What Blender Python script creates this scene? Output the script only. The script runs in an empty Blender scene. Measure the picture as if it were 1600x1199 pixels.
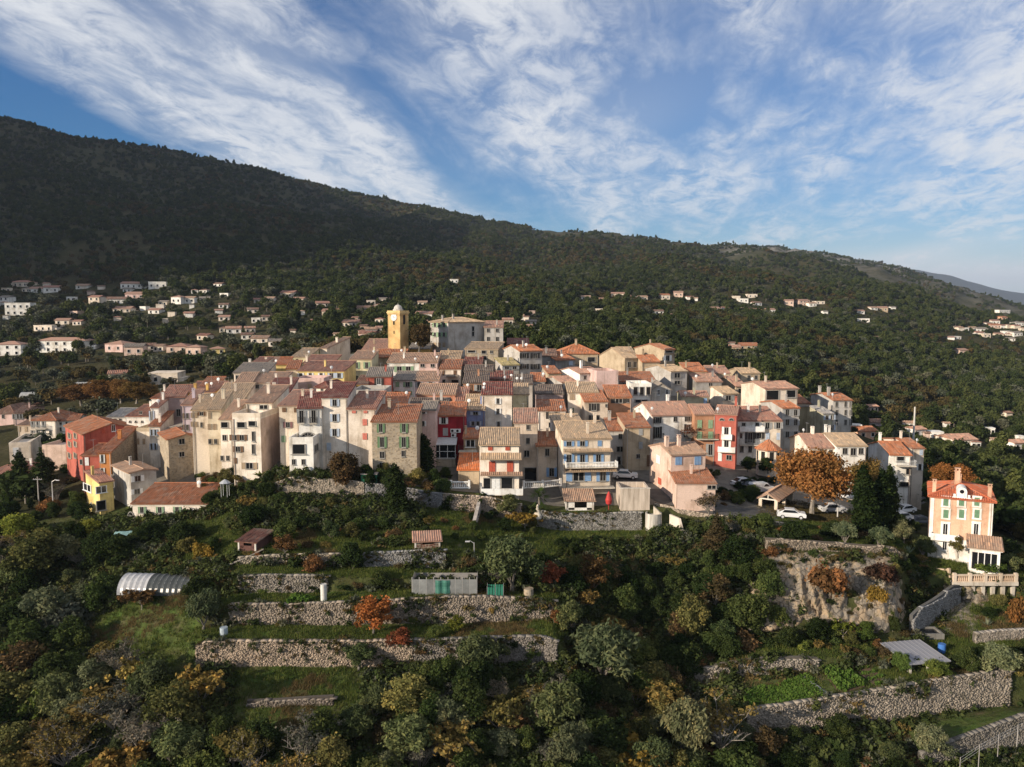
import bpy, bmesh, math, random
import numpy as np
from mathutils import Vector, Matrix

scene = bpy.context.scene
COL = scene.collection
R = random.Random(7)
NR = np.random.default_rng(11)
PI = math.pi

# ------------------------------------------------------------------ camera
CAMZ = 60.0
FPX = 1232.0                     # focal length in photograph pixels (1600 wide)
PITCH = math.radians(5.5)
cam_data = bpy.data.cameras.new('camera')
cam_data.sensor_fit = 'HORIZONTAL'
cam_data.sensor_width = 36.0
cam_data.lens = 36.0 * FPX / 1600.0
cam_data.clip_start = 0.5
cam_data.clip_end = 40000.0
cam = bpy.data.objects.new('camera', cam_data)
COL.objects.link(cam)
cam.location = (0, 0, CAMZ)
cam.rotation_euler = (PI / 2 - PITCH, 0, 0)
scene.camera = cam

# ------------------------------------------------------------------ sun, sky, exposure
SUN_AZ = math.radians(57.0)      # from "straight back at the camera" towards its left
SUN_EL = math.radians(18.0)
to_sun = Vector((-math.sin(SUN_AZ) * math.cos(SUN_EL), -math.cos(SUN_AZ) * math.cos(SUN_EL), math.sin(SUN_EL)))
sun_data = bpy.data.lights.new('sun', 'SUN')
sun_data.energy = 5.0
sun_data.angle = math.radians(0.55)
sun_data.color = (1.0, 0.86, 0.69)
sun = bpy.data.objects.new('sun', sun_data)
COL.objects.link(sun)
sun.rotation_euler = to_sun.to_track_quat('Z', 'Y').to_euler()

world = bpy.data.worlds.new('World')
scene.world = world
world.use_nodes = True
wn, wl = world.node_tree.nodes, world.node_tree.links
wn.clear()


def N(tree, typ, **kw):
    n = tree.nodes.new(typ)
    for k, v in kw.items():
        if k.startswith('i_'):
            n.inputs[k[2:].replace('_', ' ')].default_value = v
        elif k.startswith('n_'):
            n.inputs[int(k[2:])].default_value = v
        else:
            setattr(n, k, v)
    return n


def ramp(tree, stops, interp='LINEAR'):
    n = tree.nodes.new('ShaderNodeValToRGB')
    cr = n.color_ramp
    cr.interpolation = interp
    while len(cr.elements) < len(stops):
        cr.elements.new(0.5)
    for e, (p, c) in zip(cr.elements, stops):
        e.position = p
        e.color = (c, c, c, 1) if not isinstance(c, tuple) else (c + (1,) if len(c) == 3 else c)
    return n


def build_sky():
    T = world.node_tree
    L = T.links.new
    out = N(T, 'ShaderNodeOutputWorld')
    bg = N(T, 'ShaderNodeBackground')
    bg.inputs['Strength'].default_value = 0.10
    sky = N(T, 'ShaderNodeTexSky', sky_type='NISHITA', sun_disc=False)
    sky.sun_elevation = SUN_EL
    sky.sun_rotation = math.atan2(to_sun.x, to_sun.y)
    sky.altitude = 400
    sky.air_density = 1.0
    sky.dust_density = 0.6
    sky.ozone_density = 2.4
    tc = N(T, 'ShaderNodeTexCoord')
    sep = N(T, 'ShaderNodeSeparateXYZ')
    L(tc.outputs['Generated'], sep.inputs[0])
    # project view directions on a cloud layer overhead
    zc = N(T, 'ShaderNodeMath', operation='MAXIMUM', n_1=0.0)
    L(sep.outputs['Z'], zc.inputs[0])
    za = N(T, 'ShaderNodeMath', operation='ADD', n_1=0.13)
    L(zc.outputs[0], za.inputs[0])
    dx = N(T, 'ShaderNodeMath', operation='DIVIDE')
    dy = N(T, 'ShaderNodeMath', operation='DIVIDE')
    L(sep.outputs['X'], dx.inputs[0]); L(za.outputs[0], dx.inputs[1])
    L(sep.outputs['Y'], dy.inputs[0]); L(za.outputs[0], dy.inputs[1])
    cmb = N(T, 'ShaderNodeCombineXYZ')
    L(dx.outputs[0], cmb.inputs[0]); L(dy.outputs[0], cmb.inputs[1])
    # streaks: rotate, then squeeze along the wind
    rot = N(T, 'ShaderNodeVectorRotate', rotation_type='Z_AXIS')
    rot.inputs['Angle'].default_value = math.radians(CLOUD_ROT)
    L(cmb.outputs[0], rot.inputs['Vector'])

    def layer(scale_xy, detail, rough, dist, off):
        mp = N(T, 'ShaderNodeMapping')
        mp.inputs['Scale'].default_value = (scale_xy[0], scale_xy[1], 1)
        mp.inputs['Location'].default_value = (off[0], off[1], 0)
        L(rot.outputs[0], mp.inputs['Vector'])
        nz = N(T, 'ShaderNodeTexNoise', noise_dimensions='2D')
        nz.inputs['Scale'].default_value = 1.0
        nz.inputs['Detail'].default_value = detail
        nz.inputs['Roughness'].default_value = rough
        nz.inputs['Distortion'].default_value = dist
        L(mp.outputs[0], nz.inputs['Vector'])
        return nz.outputs['Fac']
    big = layer((0.62, 0.34), 2, 0.5, 0.2, CLOUD_OFF)
    fib = layer((2.6, 0.85), 9, 0.60, 0.25, (1.7, 4.4))
    fine = layer((8.0, 4.5), 8, 0.68, 0.35, (8.1, 2.2))
    rb = ramp(T, [(0.36, 0.0), (0.60, 1.0)], 'EASE'); L(big, rb.inputs[0])
    rf = ramp(T, [(0.34, 0.0), (0.62, 1.0)]); L(fib, rf.inputs[0])
    rg = ramp(T, [(0.34, 0.12), (0.62, 1.0)]); L(fine, rg.inputs[0])
    m1 = N(T, 'ShaderNodeMath', operation='MULTIPLY'); L(rf.outputs[0], m1.inputs[0]); L(rg.outputs[0], m1.inputs[1])
    m1b = N(T, 'ShaderNodeMath', operation='MULTIPLY_ADD', n_1=0.76, n_2=0.26); L(m1.outputs[0], m1b.inputs[0])
    # bands of cirrus lie along the wind: clear air on one side, a dense band, a gap, then broad veils
    sp2 = N(T, 'ShaderNodeSeparateXYZ'); L(rot.outputs[0], sp2.inputs[0])
    wob = N(T, 'ShaderNodeMath', operation='MULTIPLY_ADD', n_1=0.9, n_2=-0.45); L(big, wob.inputs[0])
    xx = N(T, 'ShaderNodeMath', operation='ADD'); L(sp2.outputs['X'], xx.inputs[0]); L(wob.outputs[0], xx.inputs[1])
    mr = N(T, 'ShaderNodeMapRange'); mr.inputs['From Min'].default_value = -2.0; mr.inputs['From Max'].default_value = 2.0; L(xx.outputs[0], mr.inputs['Value'])
    band = ramp(T, [(0.06, 0.0), (0.15, 0.85), (0.235, 0.95), (0.285, 0.30), (0.335, 0.45), (0.40, 0.95), (0.60, 0.9), (0.72, 1.0), (0.88, 1.0)]); L(mr.outputs[0], band.inputs[0])
    rbm = N(T, 'ShaderNodeMath', operation='MULTIPLY_ADD', n_1=0.5, n_2=0.5); L(rb.outputs[0], rbm.inputs[0])
    rbb = N(T, 'ShaderNodeMath', operation='MULTIPLY'); L(rbm.outputs[0], rbb.inputs[0]); L(band.outputs[0], rbb.inputs[1])
    m2 = N(T, 'ShaderNodeMath', operation='MULTIPLY'); L(m1b.outputs[0], m2.inputs[0]); L(rbb.outputs[0], m2.inputs[1])
    m3 = N(T, 'ShaderNodeMath', operation='MULTIPLY', n_1=CLOUD_AMT, use_clamp=True); L(m2.outputs[0], m3.inputs[0])
    # sky colour: a little deeper and more saturated blue than the raw model
    hs = N(T, 'ShaderNodeHueSaturation')
    hs.inputs['Saturation'].default_value = SKY_SAT
    hs.inputs['Value'].default_value = SKY_VAL
    L(sky.outputs[0], hs.inputs['Color'])
    tint = N(T, 'ShaderNodeMix', data_type='RGBA', blend_type='MULTIPLY'); tint.inputs['Factor'].default_value = 1.0
    L(hs.outputs[0], tint.inputs['A']); tint.inputs['B'].default_value = (0.56, 0.86, 1.14, 1)
    mix = N(T, 'ShaderNodeMix', data_type='RGBA')
    # low white bank of cloud over the far end of the ridge
    hz = N(T, 'ShaderNodeMapRange', interpolation_type='SMOOTHSTEP'); hz.inputs['From Min'].default_value = 0.20; hz.inputs['From Max'].default_value = 0.02; L(sep.outputs['Z'], hz.inputs['Value'])
    hx = N(T, 'ShaderNodeMapRange', interpolation_type='SMOOTHSTEP'); hx.inputs['From Min'].default_value = -0.9; hx.inputs['From Max'].default_value = 0.9; L(xx.outputs[0], hx.inputs['Value'])
    hm = N(T, 'ShaderNodeMath', operation='MULTIPLY'); L(hz.outputs[0], hm.inputs[0]); L(hx.outputs[0], hm.inputs[1])
    hn = N(T, 'ShaderNodeMath', operation='MULTIPLY'); L(hm.outputs[0], hn.inputs[0]); rh = ramp(T, [(0.3, 0.45), (0.62, 1.0)]); L(big, rh.inputs[0]); L(rh.outputs[0], hn.inputs[1])
    m3b = N(T, 'ShaderNodeMath', operation='MAXIMUM'); L(m3.outputs[0], m3b.inputs[0]); L(hn.outputs[0], m3b.inputs[1]); m3 = m3b
    lowz = N(T, 'ShaderNodeMapRange'); lowz.inputs['From Min'].default_value = -0.02; lowz.inputs['From Max'].default_value = 0.03; L(sep.outputs['Z'], lowz.inputs['Value'])
    m4 = N(T, 'ShaderNodeMath', operation='MULTIPLY'); L(m3.outputs[0], m4.inputs[0]); L(lowz.outputs[0], m4.inputs[1])
    crisp = ramp(T, [(0.06, 0.0), (0.34, 0.30), (0.66, 0.68), (1.0, 0.9)]); L(m4.outputs[0], crisp.inputs[0])
    L(crisp.outputs[0], mix.inputs['Factor'])
    L(tint.outputs['Result'], mix.inputs['A'])
    mix.inputs['B'].default_value = CLOUD_COL
    L(mix.outputs['Result'], bg.inputs['Color'])
    L(bg.outputs[0], out.inputs[0])


CLOUD_ROT, CLOUD_OFF, CLOUD_AMT = 11.5, (12.3, 9.1), 1.55
SKY_SAT, SKY_VAL = 1.25, 0.66
CLOUD_COL = (5.7, 5.85, 6.1, 1)
build_sky()

vs = scene.view_settings
vs.view_transform = 'Standard'
vs.look = 'None'
vs.exposure = 0.5
vs.gamma = 1.0
vs.use_curve_mapping = False
scene.render.engine = 'CYCLES'
scene.cycles.max_bounces = 6
scene.cycles.diffuse_bounces = 3
scene.cycles.glossy_bounces = 2
scene.cycles.transmission_bounces = 3
scene.cycles.transparent_max_bounces = 6
scene.cycles.volume_bounces = 0

# ------------------------------------------------------------------ pixel <-> world
cp, sp = math.cos(PITCH), math.sin(PITCH)


def ray(px, py):
    u = (px - 800.0) / FPX
    v = (599.5 - py) / FPX
    return Vector((u, cp + v * sp, v * cp - sp))


def P(px, py, D):
    """world point at forward distance D (world y) seen at photo pixel (px, py)"""
    r = ray(px, py)
    return Vector((0, 0, CAMZ)) + r * (D / r.y)


def pix(p):
    d = Vector(p) - Vector((0, 0, CAMZ))
    f = d.y * cp - d.z * sp
    up = d.y * sp + d.z * cp
    return 800 + FPX * d.x / f, 599.5 - FPX * up / f


# ------------------------------------------------------------------ object helpers
def tag(o, label=None, cat=None, group=None, kind=None):
    if label: o['label'] = label
    if cat: o['category'] = cat
    if group: o['group'] = group
    if kind: o['kind'] = kind
    return o


def link(o, parent=None):
    COL.objects.link(o)
    if parent is not None:
        o.parent = parent
    return o


def empty(name, loc, rz=0.0):
    o = bpy.data.objects.new(name, None)
    o.empty_display_size = 0.5
    o.location = loc
    o.rotation_euler = (0, 0, rz)
    return link(o)


class MB:
    """collects polygons; build() links them as one mesh object"""
    def __init__(self):
        self.v, self.f, self.m, self.a = [], [], [], []

    def face(self, pts, mi=0, var=0.5):
        n = len(self.v)
        self.v.extend([tuple(p) for p in pts])
        self.f.append(list(range(n, n + len(pts))))
        self.m.append(mi); self.a.append(var)

    def box(self, c, s, rz=0.0, mi=0, var=0.5, M=None, jit=0.0):
        """c: centre, s: full sizes"""
        n = len(self.v)
        ca, sa = math.cos(rz), math.sin(rz)
        for dz in (-.5, .5):
            for dx, dy in ((-.5, -.5), (.5, -.5), (.5, .5), (-.5, .5)):
                x, y, z = dx * s[0], dy * s[1], dz * s[2]
                if jit:
                    x += R.uniform(-jit, jit) * s[0]; y += R.uniform(-jit, jit) * s[1]; z += R.uniform(-jit, jit) * s[2]
                q = Vector((c[0] + x * ca - y * sa, c[1] + x * sa + y * ca, c[2] + z))
                if M is not None: q = M @ q
                self.v.append(tuple(q))
        for q in ((0, 3, 2, 1), (4, 5, 6, 7), (0, 1, 5, 4), (1, 2, 6, 5), (2, 3, 7, 6), (3, 0, 4, 7)):
            self.f.append([n + i for i in q]); self.m.append(mi); self.a.append(var)

    def tube(self, pts, radii, sides=6, mi=0, var=0.5, cap=True):
        pts = [Vector(p) for p in pts]
        rings = []
        for i, p in enumerate(pts):
            t = (pts[min(i + 1, len(pts) - 1)] - pts[max(i - 1, 0)])
            if t.length < 1e-6: t = Vector((0, 0, 1))
            t.normalize()
            a = t.orthogonal() if abs(t.z) < 0.98 else Vector((1, 0, 0))
            a = (a - t * a.dot(t)).normalized(); b = t.cross(a)
            ring = []
            for k in range(sides):
                an = 2 * PI * k / sides
                self.v.append(tuple(p + (a * math.cos(an) + b * math.sin(an)) * radii[i]))
                ring.append(len(self.v) - 1)
            rings.append(ring)
        for r0, r1 in zip(rings, rings[1:]):
            for k in range(sides):
                self.f.append([r0[k], r0[(k + 1) % sides], r1[(k + 1) % sides], r1[k]])
                self.m.append(mi); self.a.append(var)
        if cap:
            self.f.append(rings[-1]); self.m.append(mi); self.a.append(var)
            self.f.append(rings[0][::-1]); self.m.append(mi); self.a.append(var)

    def prism(self, poly, z0, z1, mi=0, var=0.5):
        """vertical prism over a counter-clockwise xy polygon"""
        n = len(poly)
        bot = [(p[0], p[1], z0) for p in poly]; top = [(p[0], p[1], z1) for p in poly]
        self.face(bot[::-1], mi, var); self.face(top, mi, var)
        for i in range(n):
            j = (i + 1) % n
            self.face([bot[i], bot[j], top[j], top[i]], mi, var)

    def lathe(self, c, prof, sides=12, mi=0, var=0.5):
        rings = []
        for r, z in prof:
            rings.append([len(self.v) + k for k in range(sides)])
            for k in range(sides):
                an = 2 * PI * k / sides
                self.v.append((c[0] + r * math.cos(an), c[1] + r * math.sin(an), c[2] + z))
        for r0, r1 in zip(rings, rings[1:]):
            for k in range(sides):
                self.f.append([r0[k], r0[(k + 1) % sides], r1[(k + 1) % sides], r1[k]])
                self.m.append(mi); self.a.append(var)

    def mesh(self, name, mats, smooth=False):
        me = bpy.data.meshes.new(name)
        me.from_pydata(self.v, [], self.f)
        if not isinstance(mats, (list, tuple)): mats = [mats]
        for m in mats: me.materials.append(m)
        if len(mats) > 1: me.polygons.foreach_set('material_index', self.m)
        at = me.attributes.new('var', 'FLOAT', 'FACE')
        at.data.foreach_set('value', self.a)
        if smooth: me.polygons.foreach_set('use_smooth', [True] * len(me.polygons))
        me.update()
        return me

    def build(self, name, mats, parent=None, color=None, smooth=False):
        o = bpy.data.objects.new(name, self.mesh(name, mats, smooth))
        if color: o.color = (*color[:3], 1)
        return link(o, parent)


def obj_from(name, me, parent=None, color=None, loc=None, scale=None, rz=None):
    o = bpy.data.objects.new(name, me)
    if color: o.color = (*color[:3], 1)
    if loc is not None: o.location = loc
    if scale is not None: o.scale = scale
    if rz is not None: o.rotation_euler = (0, 0, rz)
    return link(o, parent)


def np_mesh(name, verts, quads, mats, var=None, smooth=False, var_name='var'):
    """fast mesh from numpy arrays; quads (n,4) or tris (n,3)"""
    me = bpy.data.meshes.new(name)
    verts = np.asarray(verts, np.float32); quads = np.asarray(quads, np.int32)
    k = quads.shape[1]
    me.vertices.add(len(verts)); me.vertices.foreach_set('co', verts.ravel())
    me.loops.add(quads.size); me.loops.foreach_set('vertex_index', quads.ravel())
    me.polygons.add(len(quads))
    me.polygons.foreach_set('loop_start', np.arange(0, quads.size, k, dtype=np.int32))
    me.polygons.foreach_set('loop_total', np.full(len(quads), k, np.int32))
    for m in (mats if isinstance(mats, (list, tuple)) else [mats]): me.materials.append(m)
    if var is not None:
        at = me.attributes.new(var_name, 'FLOAT', 'FACE'); at.data.foreach_set('value', np.asarray(var, np.float32))
    if smooth: me.polygons.foreach_set('use_smooth', np.ones(len(quads), bool))
    me.update(calc_edges=True)
    return me


# ------------------------------------------------------------------ value noise for relief
_perm = NR.random((256, 256))


def vnoise(x, y):
    xi = np.floor(x).astype(int); yi = np.floor(y).astype(int)
    fx = x - xi; fy = y - yi
    fx = fx * fx * (3 - 2 * fx); fy = fy * fy * (3 - 2 * fy)
    g = lambda a, b: _perm[a % 256, b % 256]
    return (g(xi, yi) * (1 - fx) + g(xi + 1, yi) * fx) * (1 - fy) + (g(xi, yi + 1) * (1 - fx) + g(xi + 1, yi + 1) * fx) * fy - 0.5


def fbm(x, y, o=4, ridged=False):
    s = 0; a = 1.0
    for i in range(o):
        n = vnoise(x * 2 ** i + 17.3 * i, y * 2 ** i + 9.1 * i)
        s = s + a * ((0.25 - abs(n)) * 2 if ridged else n * 2)
        a *= 0.5
    return s
# ================================================================== materials
def mat(name):
    m = bpy.data.materials.new(name)
    m.use_nodes = True
    T = m.node_tree
    b = T.nodes['Principled BSDF']
    b.inputs['Specular IOR Level'].default_value = 0.25
    b.inputs['Roughness'].default_value = 0.85
    return m, T, b


def mixc(T, fac, a, b, blend='MIX'):
    n = N(T, 'ShaderNodeMix', data_type='RGBA', blend_type=blend)
    for s, v in (('Factor', fac), ('A', a), ('B', b)):
        if hasattr(v, 'is_output'): T.links.new(v, n.inputs[s])
        elif s == 'Factor': n.inputs[0].default_value = v
        else: n.inputs[s].default_value = (*v[:3], 1)
    return n.outputs['Result']


def noise(T, vec, scale, detail=4, rough=0.55, dist=0.0):
    n = N(T, 'ShaderNodeTexNoise')
    n.inputs['Scale'].default_value = scale
    n.inputs['Detail'].default_value = detail
    n.inputs['Roughness'].default_value = rough
    n.inputs['Distortion'].default_value = dist
    if vec is not None: T.links.new(vec, n.inputs['Vector'])
    return n.outputs['Fac']


def rampc(T, fac, stops, interp='LINEAR'):
    n = ramp(T, stops, interp); T.links.new(fac, n.inputs[0]); return n.outputs[0]


def bump(T, b, h, strength, dist):
    n = N(T, 'ShaderNodeBump'); n.inputs['Strength'].default_value = strength; n.inputs['Distance'].default_value = dist
    T.links.new(h, n.inputs['Height']); T.links.new(n.outputs[0], b.inputs['Normal'])


def scaled(T, vec, s):
    n = N(T, 'ShaderNodeMapping'); n.inputs['Scale'].default_value = s; T.links.new(vec, n.inputs['Vector']); return n.outputs[0]


def objcol(T):
    return N(T, 'ShaderNodeObjectInfo').outputs['Color']


def pos(T):
    return N(T, 'ShaderNodeNewGeometry').outputs['Position']


def attr(T, name='var'):
    return N(T, 'ShaderNodeAttribute', attribute_name=name).outputs['Fac']


M = {}


def make_mats():
    # lime plaster: tint from the object, patchy age, rain streaks, worn base
    m, T, b = mat('plaster'); M['plaster'] = m
    p = pos(T)
    n1 = noise(T, p, 0.35, 5, 0.6); n2 = noise(T, scaled(T, p, (1.6, 1.6, 0.16)), 1.0, 5, 0.65); n3 = noise(T, p, 5.0, 4, 0.7)
    c = mixc(T, 1.0, objcol(T), rampc(T, n1, [(0.32, (0.70, 0.655, 0.60)), (0.56, (1.10, 1.09, 1.08))]), 'MULTIPLY')
    c = mixc(T, 1.0, c, rampc(T, n2, [(0.28, (0.58, 0.55, 0.50)), (0.46, (1, 1, 1))]), 'MULTIPLY')
    c = mixc(T, 1.0, c, rampc(T, n3, [(0.3, 0.86), (0.7, 1.06)]), 'MULTIPLY')
    T.links.new(c, b.inputs['Base Color']); b.inputs['Roughness'].default_value = 0.93
    bump(T, b, n3, 0.35, 0.05)
    # rubble stone facade
    m, T, b = mat('rubble_stone'); M['rubble'] = m
    p = pos(T)
    v = N(T, 'ShaderNodeTexVoronoi'); v.inputs['Scale'].default_value = 3.0; v.inputs['Randomness'].default_value = 0.9
    T.links.new(scaled(T, p, (1, 1, 1.4)), v.inputs['Vector'])
    bw = N(T, 'ShaderNodeRGBToBW'); T.links.new(v.outputs['Color'], bw.inputs[0])
    c = mixc(T, 1.0, objcol(T), rampc(T, bw.outputs[0], [(0.1, (0.55, 0.52, 0.48)), (0.9, (1.12, 1.05, 0.95))]), 'MULTIPLY')
    c = mixc(T, rampc(T, v.outputs['Distance'], [(0.42, 0.0), (0.6, 0.7)]), c, (0.36, 0.31, 0.24))
    c = mixc(T, 1.0, c, rampc(T, noise(T, p, 0.5, 5), [(0.3, 0.75), (0.65, 1.05)]), 'MULTIPLY')
    T.links.new(c, b.inputs['Base Color']); b.inputs['Roughness'].default_value = 0.95
    bump(T, b, v.outputs['Distance'], -0.6, 0.12)
    # canal tiles
    m, T, b = mat('clay_tile'); M['tile'] = m
    p = pos(T); va = attr(T)
    c = mixc(T, 1.0, objcol(T), rampc(T, va, [(0.0, (0.50, 0.52, 0.55)), (0.35, (0.85, 0.85, 0.85)), (0.7, (1.05, 1.02, 1.0)), (1.0, (1.5, 1.42, 1.3))]), 'MULTIPLY')
    lich = rampc(T, noise(T, p, 0.8, 6, 0.65), [(0.48, 0.0), (0.66, 0.55)])
    c = mixc(T, lich, c, (0.29, 0.24, 0.185))
    c = mixc(T, rampc(T, noise(T, p, 2.6, 5, 0.7), [(0.55, 0.0), (0.72, 0.5)]), c, (0.10, 0.085, 0.07))
    T.links.new(c, b.inputs['Base Color']); b.inputs['Roughness'].default_value = 0.9
    # painted joinery (shutters, doors, railings) tint from the object
    m, T, b = mat('paint'); M['paint'] = m
    c = mixc(T, 1.0, objcol(T), rampc(T, noise(T, pos(T), 3.0, 4, 0.6), [(0.3, 0.82), (0.7, 1.08)]), 'MULTIPLY')
    T.links.new(c, b.inputs['Base Color']); b.inputs['Roughness'].default_value = 0.6
    # window glass: dark room behind reflecting pane
    m, T, b = mat('window_glass'); M['glass'] = m
    b.inputs['Base Color'].default_value = (0.012, 0.013, 0.015, 1); b.inputs['Roughness'].default_value = 0.08
    b.inputs['Specular IOR Level'].default_value = 0.5
    # dark void
    m, T, b = mat('dark_opening'); M['dark'] = m
    b.inputs['Base Color'].default_value = (0.018, 0.016, 0.014, 1)
    # metal
    m, T, b = mat('metal'); M['metal'] = m
    T.links.new(objcol(T), b.inputs['Base Color']); b.inputs['Roughness'].default_value = 0.45; b.inputs['Metallic'].default_value = 0.3
    # car paint
    m, T, b = mat('car_paint'); M['car'] = m
    T.links.new(objcol(T), b.inputs['Base Color']); b.inputs['Roughness'].default_value = 0.25; b.inputs['Specular IOR Level'].default_value = 0.5
    m, T, b = mat('rubber'); M['rubber'] = m
    b.inputs['Base Color'].default_value = (0.02, 0.02, 0.021, 1)
    # concrete
    m, T, b = mat('concrete'); M['concrete'] = m
    p = pos(T)
    c = mixc(T, 1.0, objcol(T), rampc(T, noise(T, scaled(T, p, (2.2, 2.2, 0.25)), 1.0, 5, 0.7), [(0.3, (0.55, 0.53, 0.5)), (0.62, (1.05, 1.05, 1.05))]), 'MULTIPLY')
    T.links.new(c, b.inputs['Base Color'])
    # dry stone: each stone its own tint
    m, T, b = mat('dry_stone'); M['stone'] = m
    p = pos(T); va = attr(T)
    c = mixc(T, 1.0, objcol(T), rampc(T, va, [(0.0, (0.55, 0.53, 0.50)), (0.5, (0.95, 0.93, 0.9)), (1.0, (1.35, 1.3, 1.22))]), 'MULTIPLY')
    c = mixc(T, rampc(T, noise(T, p, 1.1, 5, 0.65), [(0.5, 0.0), (0.68, 0.75)]), c, (0.10, 0.09, 0.065))
    c = mixc(T, 1.0, c, rampc(T, noise(T, p, 7, 3), [(0.3, 0.8), (0.7, 1.1)]), 'MULTIPLY')
    T.links.new(c, b.inputs['Base Color']); b.inputs['Roughness'].default_value = 0.95
    # limestone rock
    m, T, b = mat('limestone'); M['rock'] = m
    p = pos(T)
    n1 = noise(T, p, 0.45, 7, 0.65); n2 = noise(T, scaled(T, p, (1, 1, 0.35)), 1.6, 6, 0.7)
    c = rampc(T, n1, [(0.28, (0.15, 0.13, 0.105)), (0.45, (0.27, 0.23, 0.18)), (0.55, (0.37, 0.27, 0.17)), (0.68, (0.40, 0.355, 0.29))])
    c = mixc(T, 1.0, c, rampc(T, n2, [(0.3, 0.45), (0.52, 1.0)]), 'MULTIPLY')
    c = mixc(T, rampc(T, noise(T, p, 0.9, 5), [(0.56, 0.0), (0.66, 0.85)]), c, (0.06, 0.07, 0.03))
    vc = N(T, 'ShaderNodeTexVoronoi', feature='DISTANCE_TO_EDGE'); vc.inputs['Scale'].default_value = 0.8; T.links.new(mixc(T, .35, p, N(T, 'ShaderNodeTexNoise', i_Scale=1.3).outputs['Color'], 'ADD'), vc.inputs['Vector'])
    c = mixc(T, 1.0, c, rampc(T, vc.outputs['Distance'], [(0.0, 0.35), (0.07, 1.0)]), 'MULTIPLY')
    T.links.new(c, b.inputs['Base Color']); b.inputs['Roughness'].default_value = 0.95
    bump(T, b, n2, 0.8, 0.4)
    # asphalt
    m, T, b = mat('asphalt'); M['asphalt'] = m
    c = rampc(T, noise(T, pos(T), 0.7, 6, 0.6), [(0.3, (0.05, 0.048, 0.046)), (0.7, (0.10, 0.095, 0.09))])
    T.links.new(c, b.inputs['Base Color'])
    # hillside ground: scrub, dry grass, earth, pale rock on the far crest
    m, T, b = mat('hillside'); M['hill'] = m
    p = pos(T)
    big = noise(T, p, 0.012, 6, 0.6); mid = noise(T, p, 0.09, 6, 0.65); fin = noise(T, p, 0.9, 5, 0.7)
    c = rampc(T, mid, [(0.30, (0.024, 0.028, 0.013)), (0.48, (0.044, 0.046, 0.020)), (0.60, (0.066, 0.060, 0.030)), (0.75, (0.11, 0.092, 0.055))])
    c = mixc(T, rampc(T, big, [(0.42, 0.0), (0.62, 0.55)]), c, (0.062, 0.050, 0.024))
    c = mixc(T, 1.0, c, rampc(T, fin, [(0.3, 0.55), (0.7, 1.25)]), 'MULTIPLY')
    rk = attr(T, 'rocky')
    rmask = N(T, 'ShaderNodeMath', operation='MULTIPLY', use_clamp=True)
    T.links.new(rk, rmask.inputs[0]); T.links.new(rampc(T, noise(T, p, 0.03, 8, 0.7), [(0.40, 0.0), (0.58, 1.0)]), rmask.inputs[1])
    c = mixc(T, rmask.outputs[0], c, (0.215, 0.20, 0.175))
    gr = attr(T, 'grassy')
    gcol = rampc(T, noise(T, p, 0.35, 6, 0.65), [(0.32, (0.10, 0.085, 0.045)), (0.44, (0.072, 0.085, 0.028)), (0.62, (0.060, 0.098, 0.022))])
    gcol = mixc(T, 1.0, gcol, rampc(T, fin, [(0.3, 0.6), (0.7, 1.2)]), 'MULTIPLY')
    c = mixc(T, gr, c, gcol)
    T.links.new(c, b.inputs['Base Color']); b.inputs['Roughness'].default_value = 1.0
    b.inputs['Specular IOR Level'].default_value = 0.05
    bump(T, b, fin, 0.8, 0.5)
    # village ground: trodden earth and paving
    m, T, b = mat('street'); M['street'] = m
    c = rampc(T, noise(T, pos(T), 0.6, 6, 0.65), [(0.3, (0.09, 0.08, 0.068)), (0.7, (0.19, 0.17, 0.14))])
    T.links.new(c, b.inputs['Base Color'])
    m, T, b = mat('soil'); M['soil'] = m
    c = rampc(T, noise(T, pos(T), 1.3, 6, 0.7), [(0.3, (0.045, 0.03, 0.02)), (0.7, (0.12, 0.08, 0.05))])
    T.links.new(c, b.inputs['Base Color'])
    # bark
    m, T, b = mat('bark'); M['bark'] = m
    c = mixc(T, 1.0, objcol(T), rampc(T, noise(T, scaled(T, pos(T), (3, 3, 0.8)), 2.0, 5, 0.7), [(0.3, (0.10, 0.085, 0.07)), (0.7, (0.26, 0.23, 0.19))]), 'MULTIPLY')
    T.links.new(c, b.inputs['Base Color'])
    m, T, b = mat('pale_bark'); M['pale_bark'] = m
    c = rampc(T, noise(T, pos(T), 2.5, 5, 0.7), [(0.3, (0.13, 0.112, 0.092)), (0.7, (0.30, 0.27, 0.23))])
    T.links.new(c, b.inputs['Base Color'])

    # foliage: leaf tint x object tint x per-instance drift, part of the light goes through
    def leaf(name, stops, transl=0.25, use_obj=True, rnd=0.35):
        m = bpy.data.materials.new(name); m.use_nodes = True
        T = m.node_tree; T.nodes.clear()
        out = N(T, 'ShaderNodeOutputMaterial')
        va = attr(T)
        c = rampc(T, va, stops)
        oi = N(T, 'ShaderNodeObjectInfo')
        if use_obj: c = mixc(T, 1.0, c, oi.outputs['Color'], 'MULTIPLY')
        if rnd: c = mixc(T, 1.0, c, rampc(T, oi.outputs['Random'], [(0.0, (1 - rnd, 1 - rnd * 0.8, 1 - rnd)), (0.5, (1.0, 1.0, 1.0)), (1.0, (1 + rnd * 1.1, 1 + rnd * 0.75, 1 + rnd * 0.4))]), 'MULTIPLY')
        d = N(T, 'ShaderNodeBsdfDiffuse'); t = N(T, 'ShaderNodeBsdfTranslucent'); mx = N(T, 'ShaderNodeMixShader')
        mx.inputs[0].default_value = transl
        T.links.new(c, d.inputs[0]); T.links.new(c, t.inputs[0])
        T.links.new(d.outputs[0], mx.inputs[1]); T.links.new(t.outputs[0], mx.inputs[2]); T.links.new(mx.outputs[0], out.inputs[0])
        M[name] = m
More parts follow.
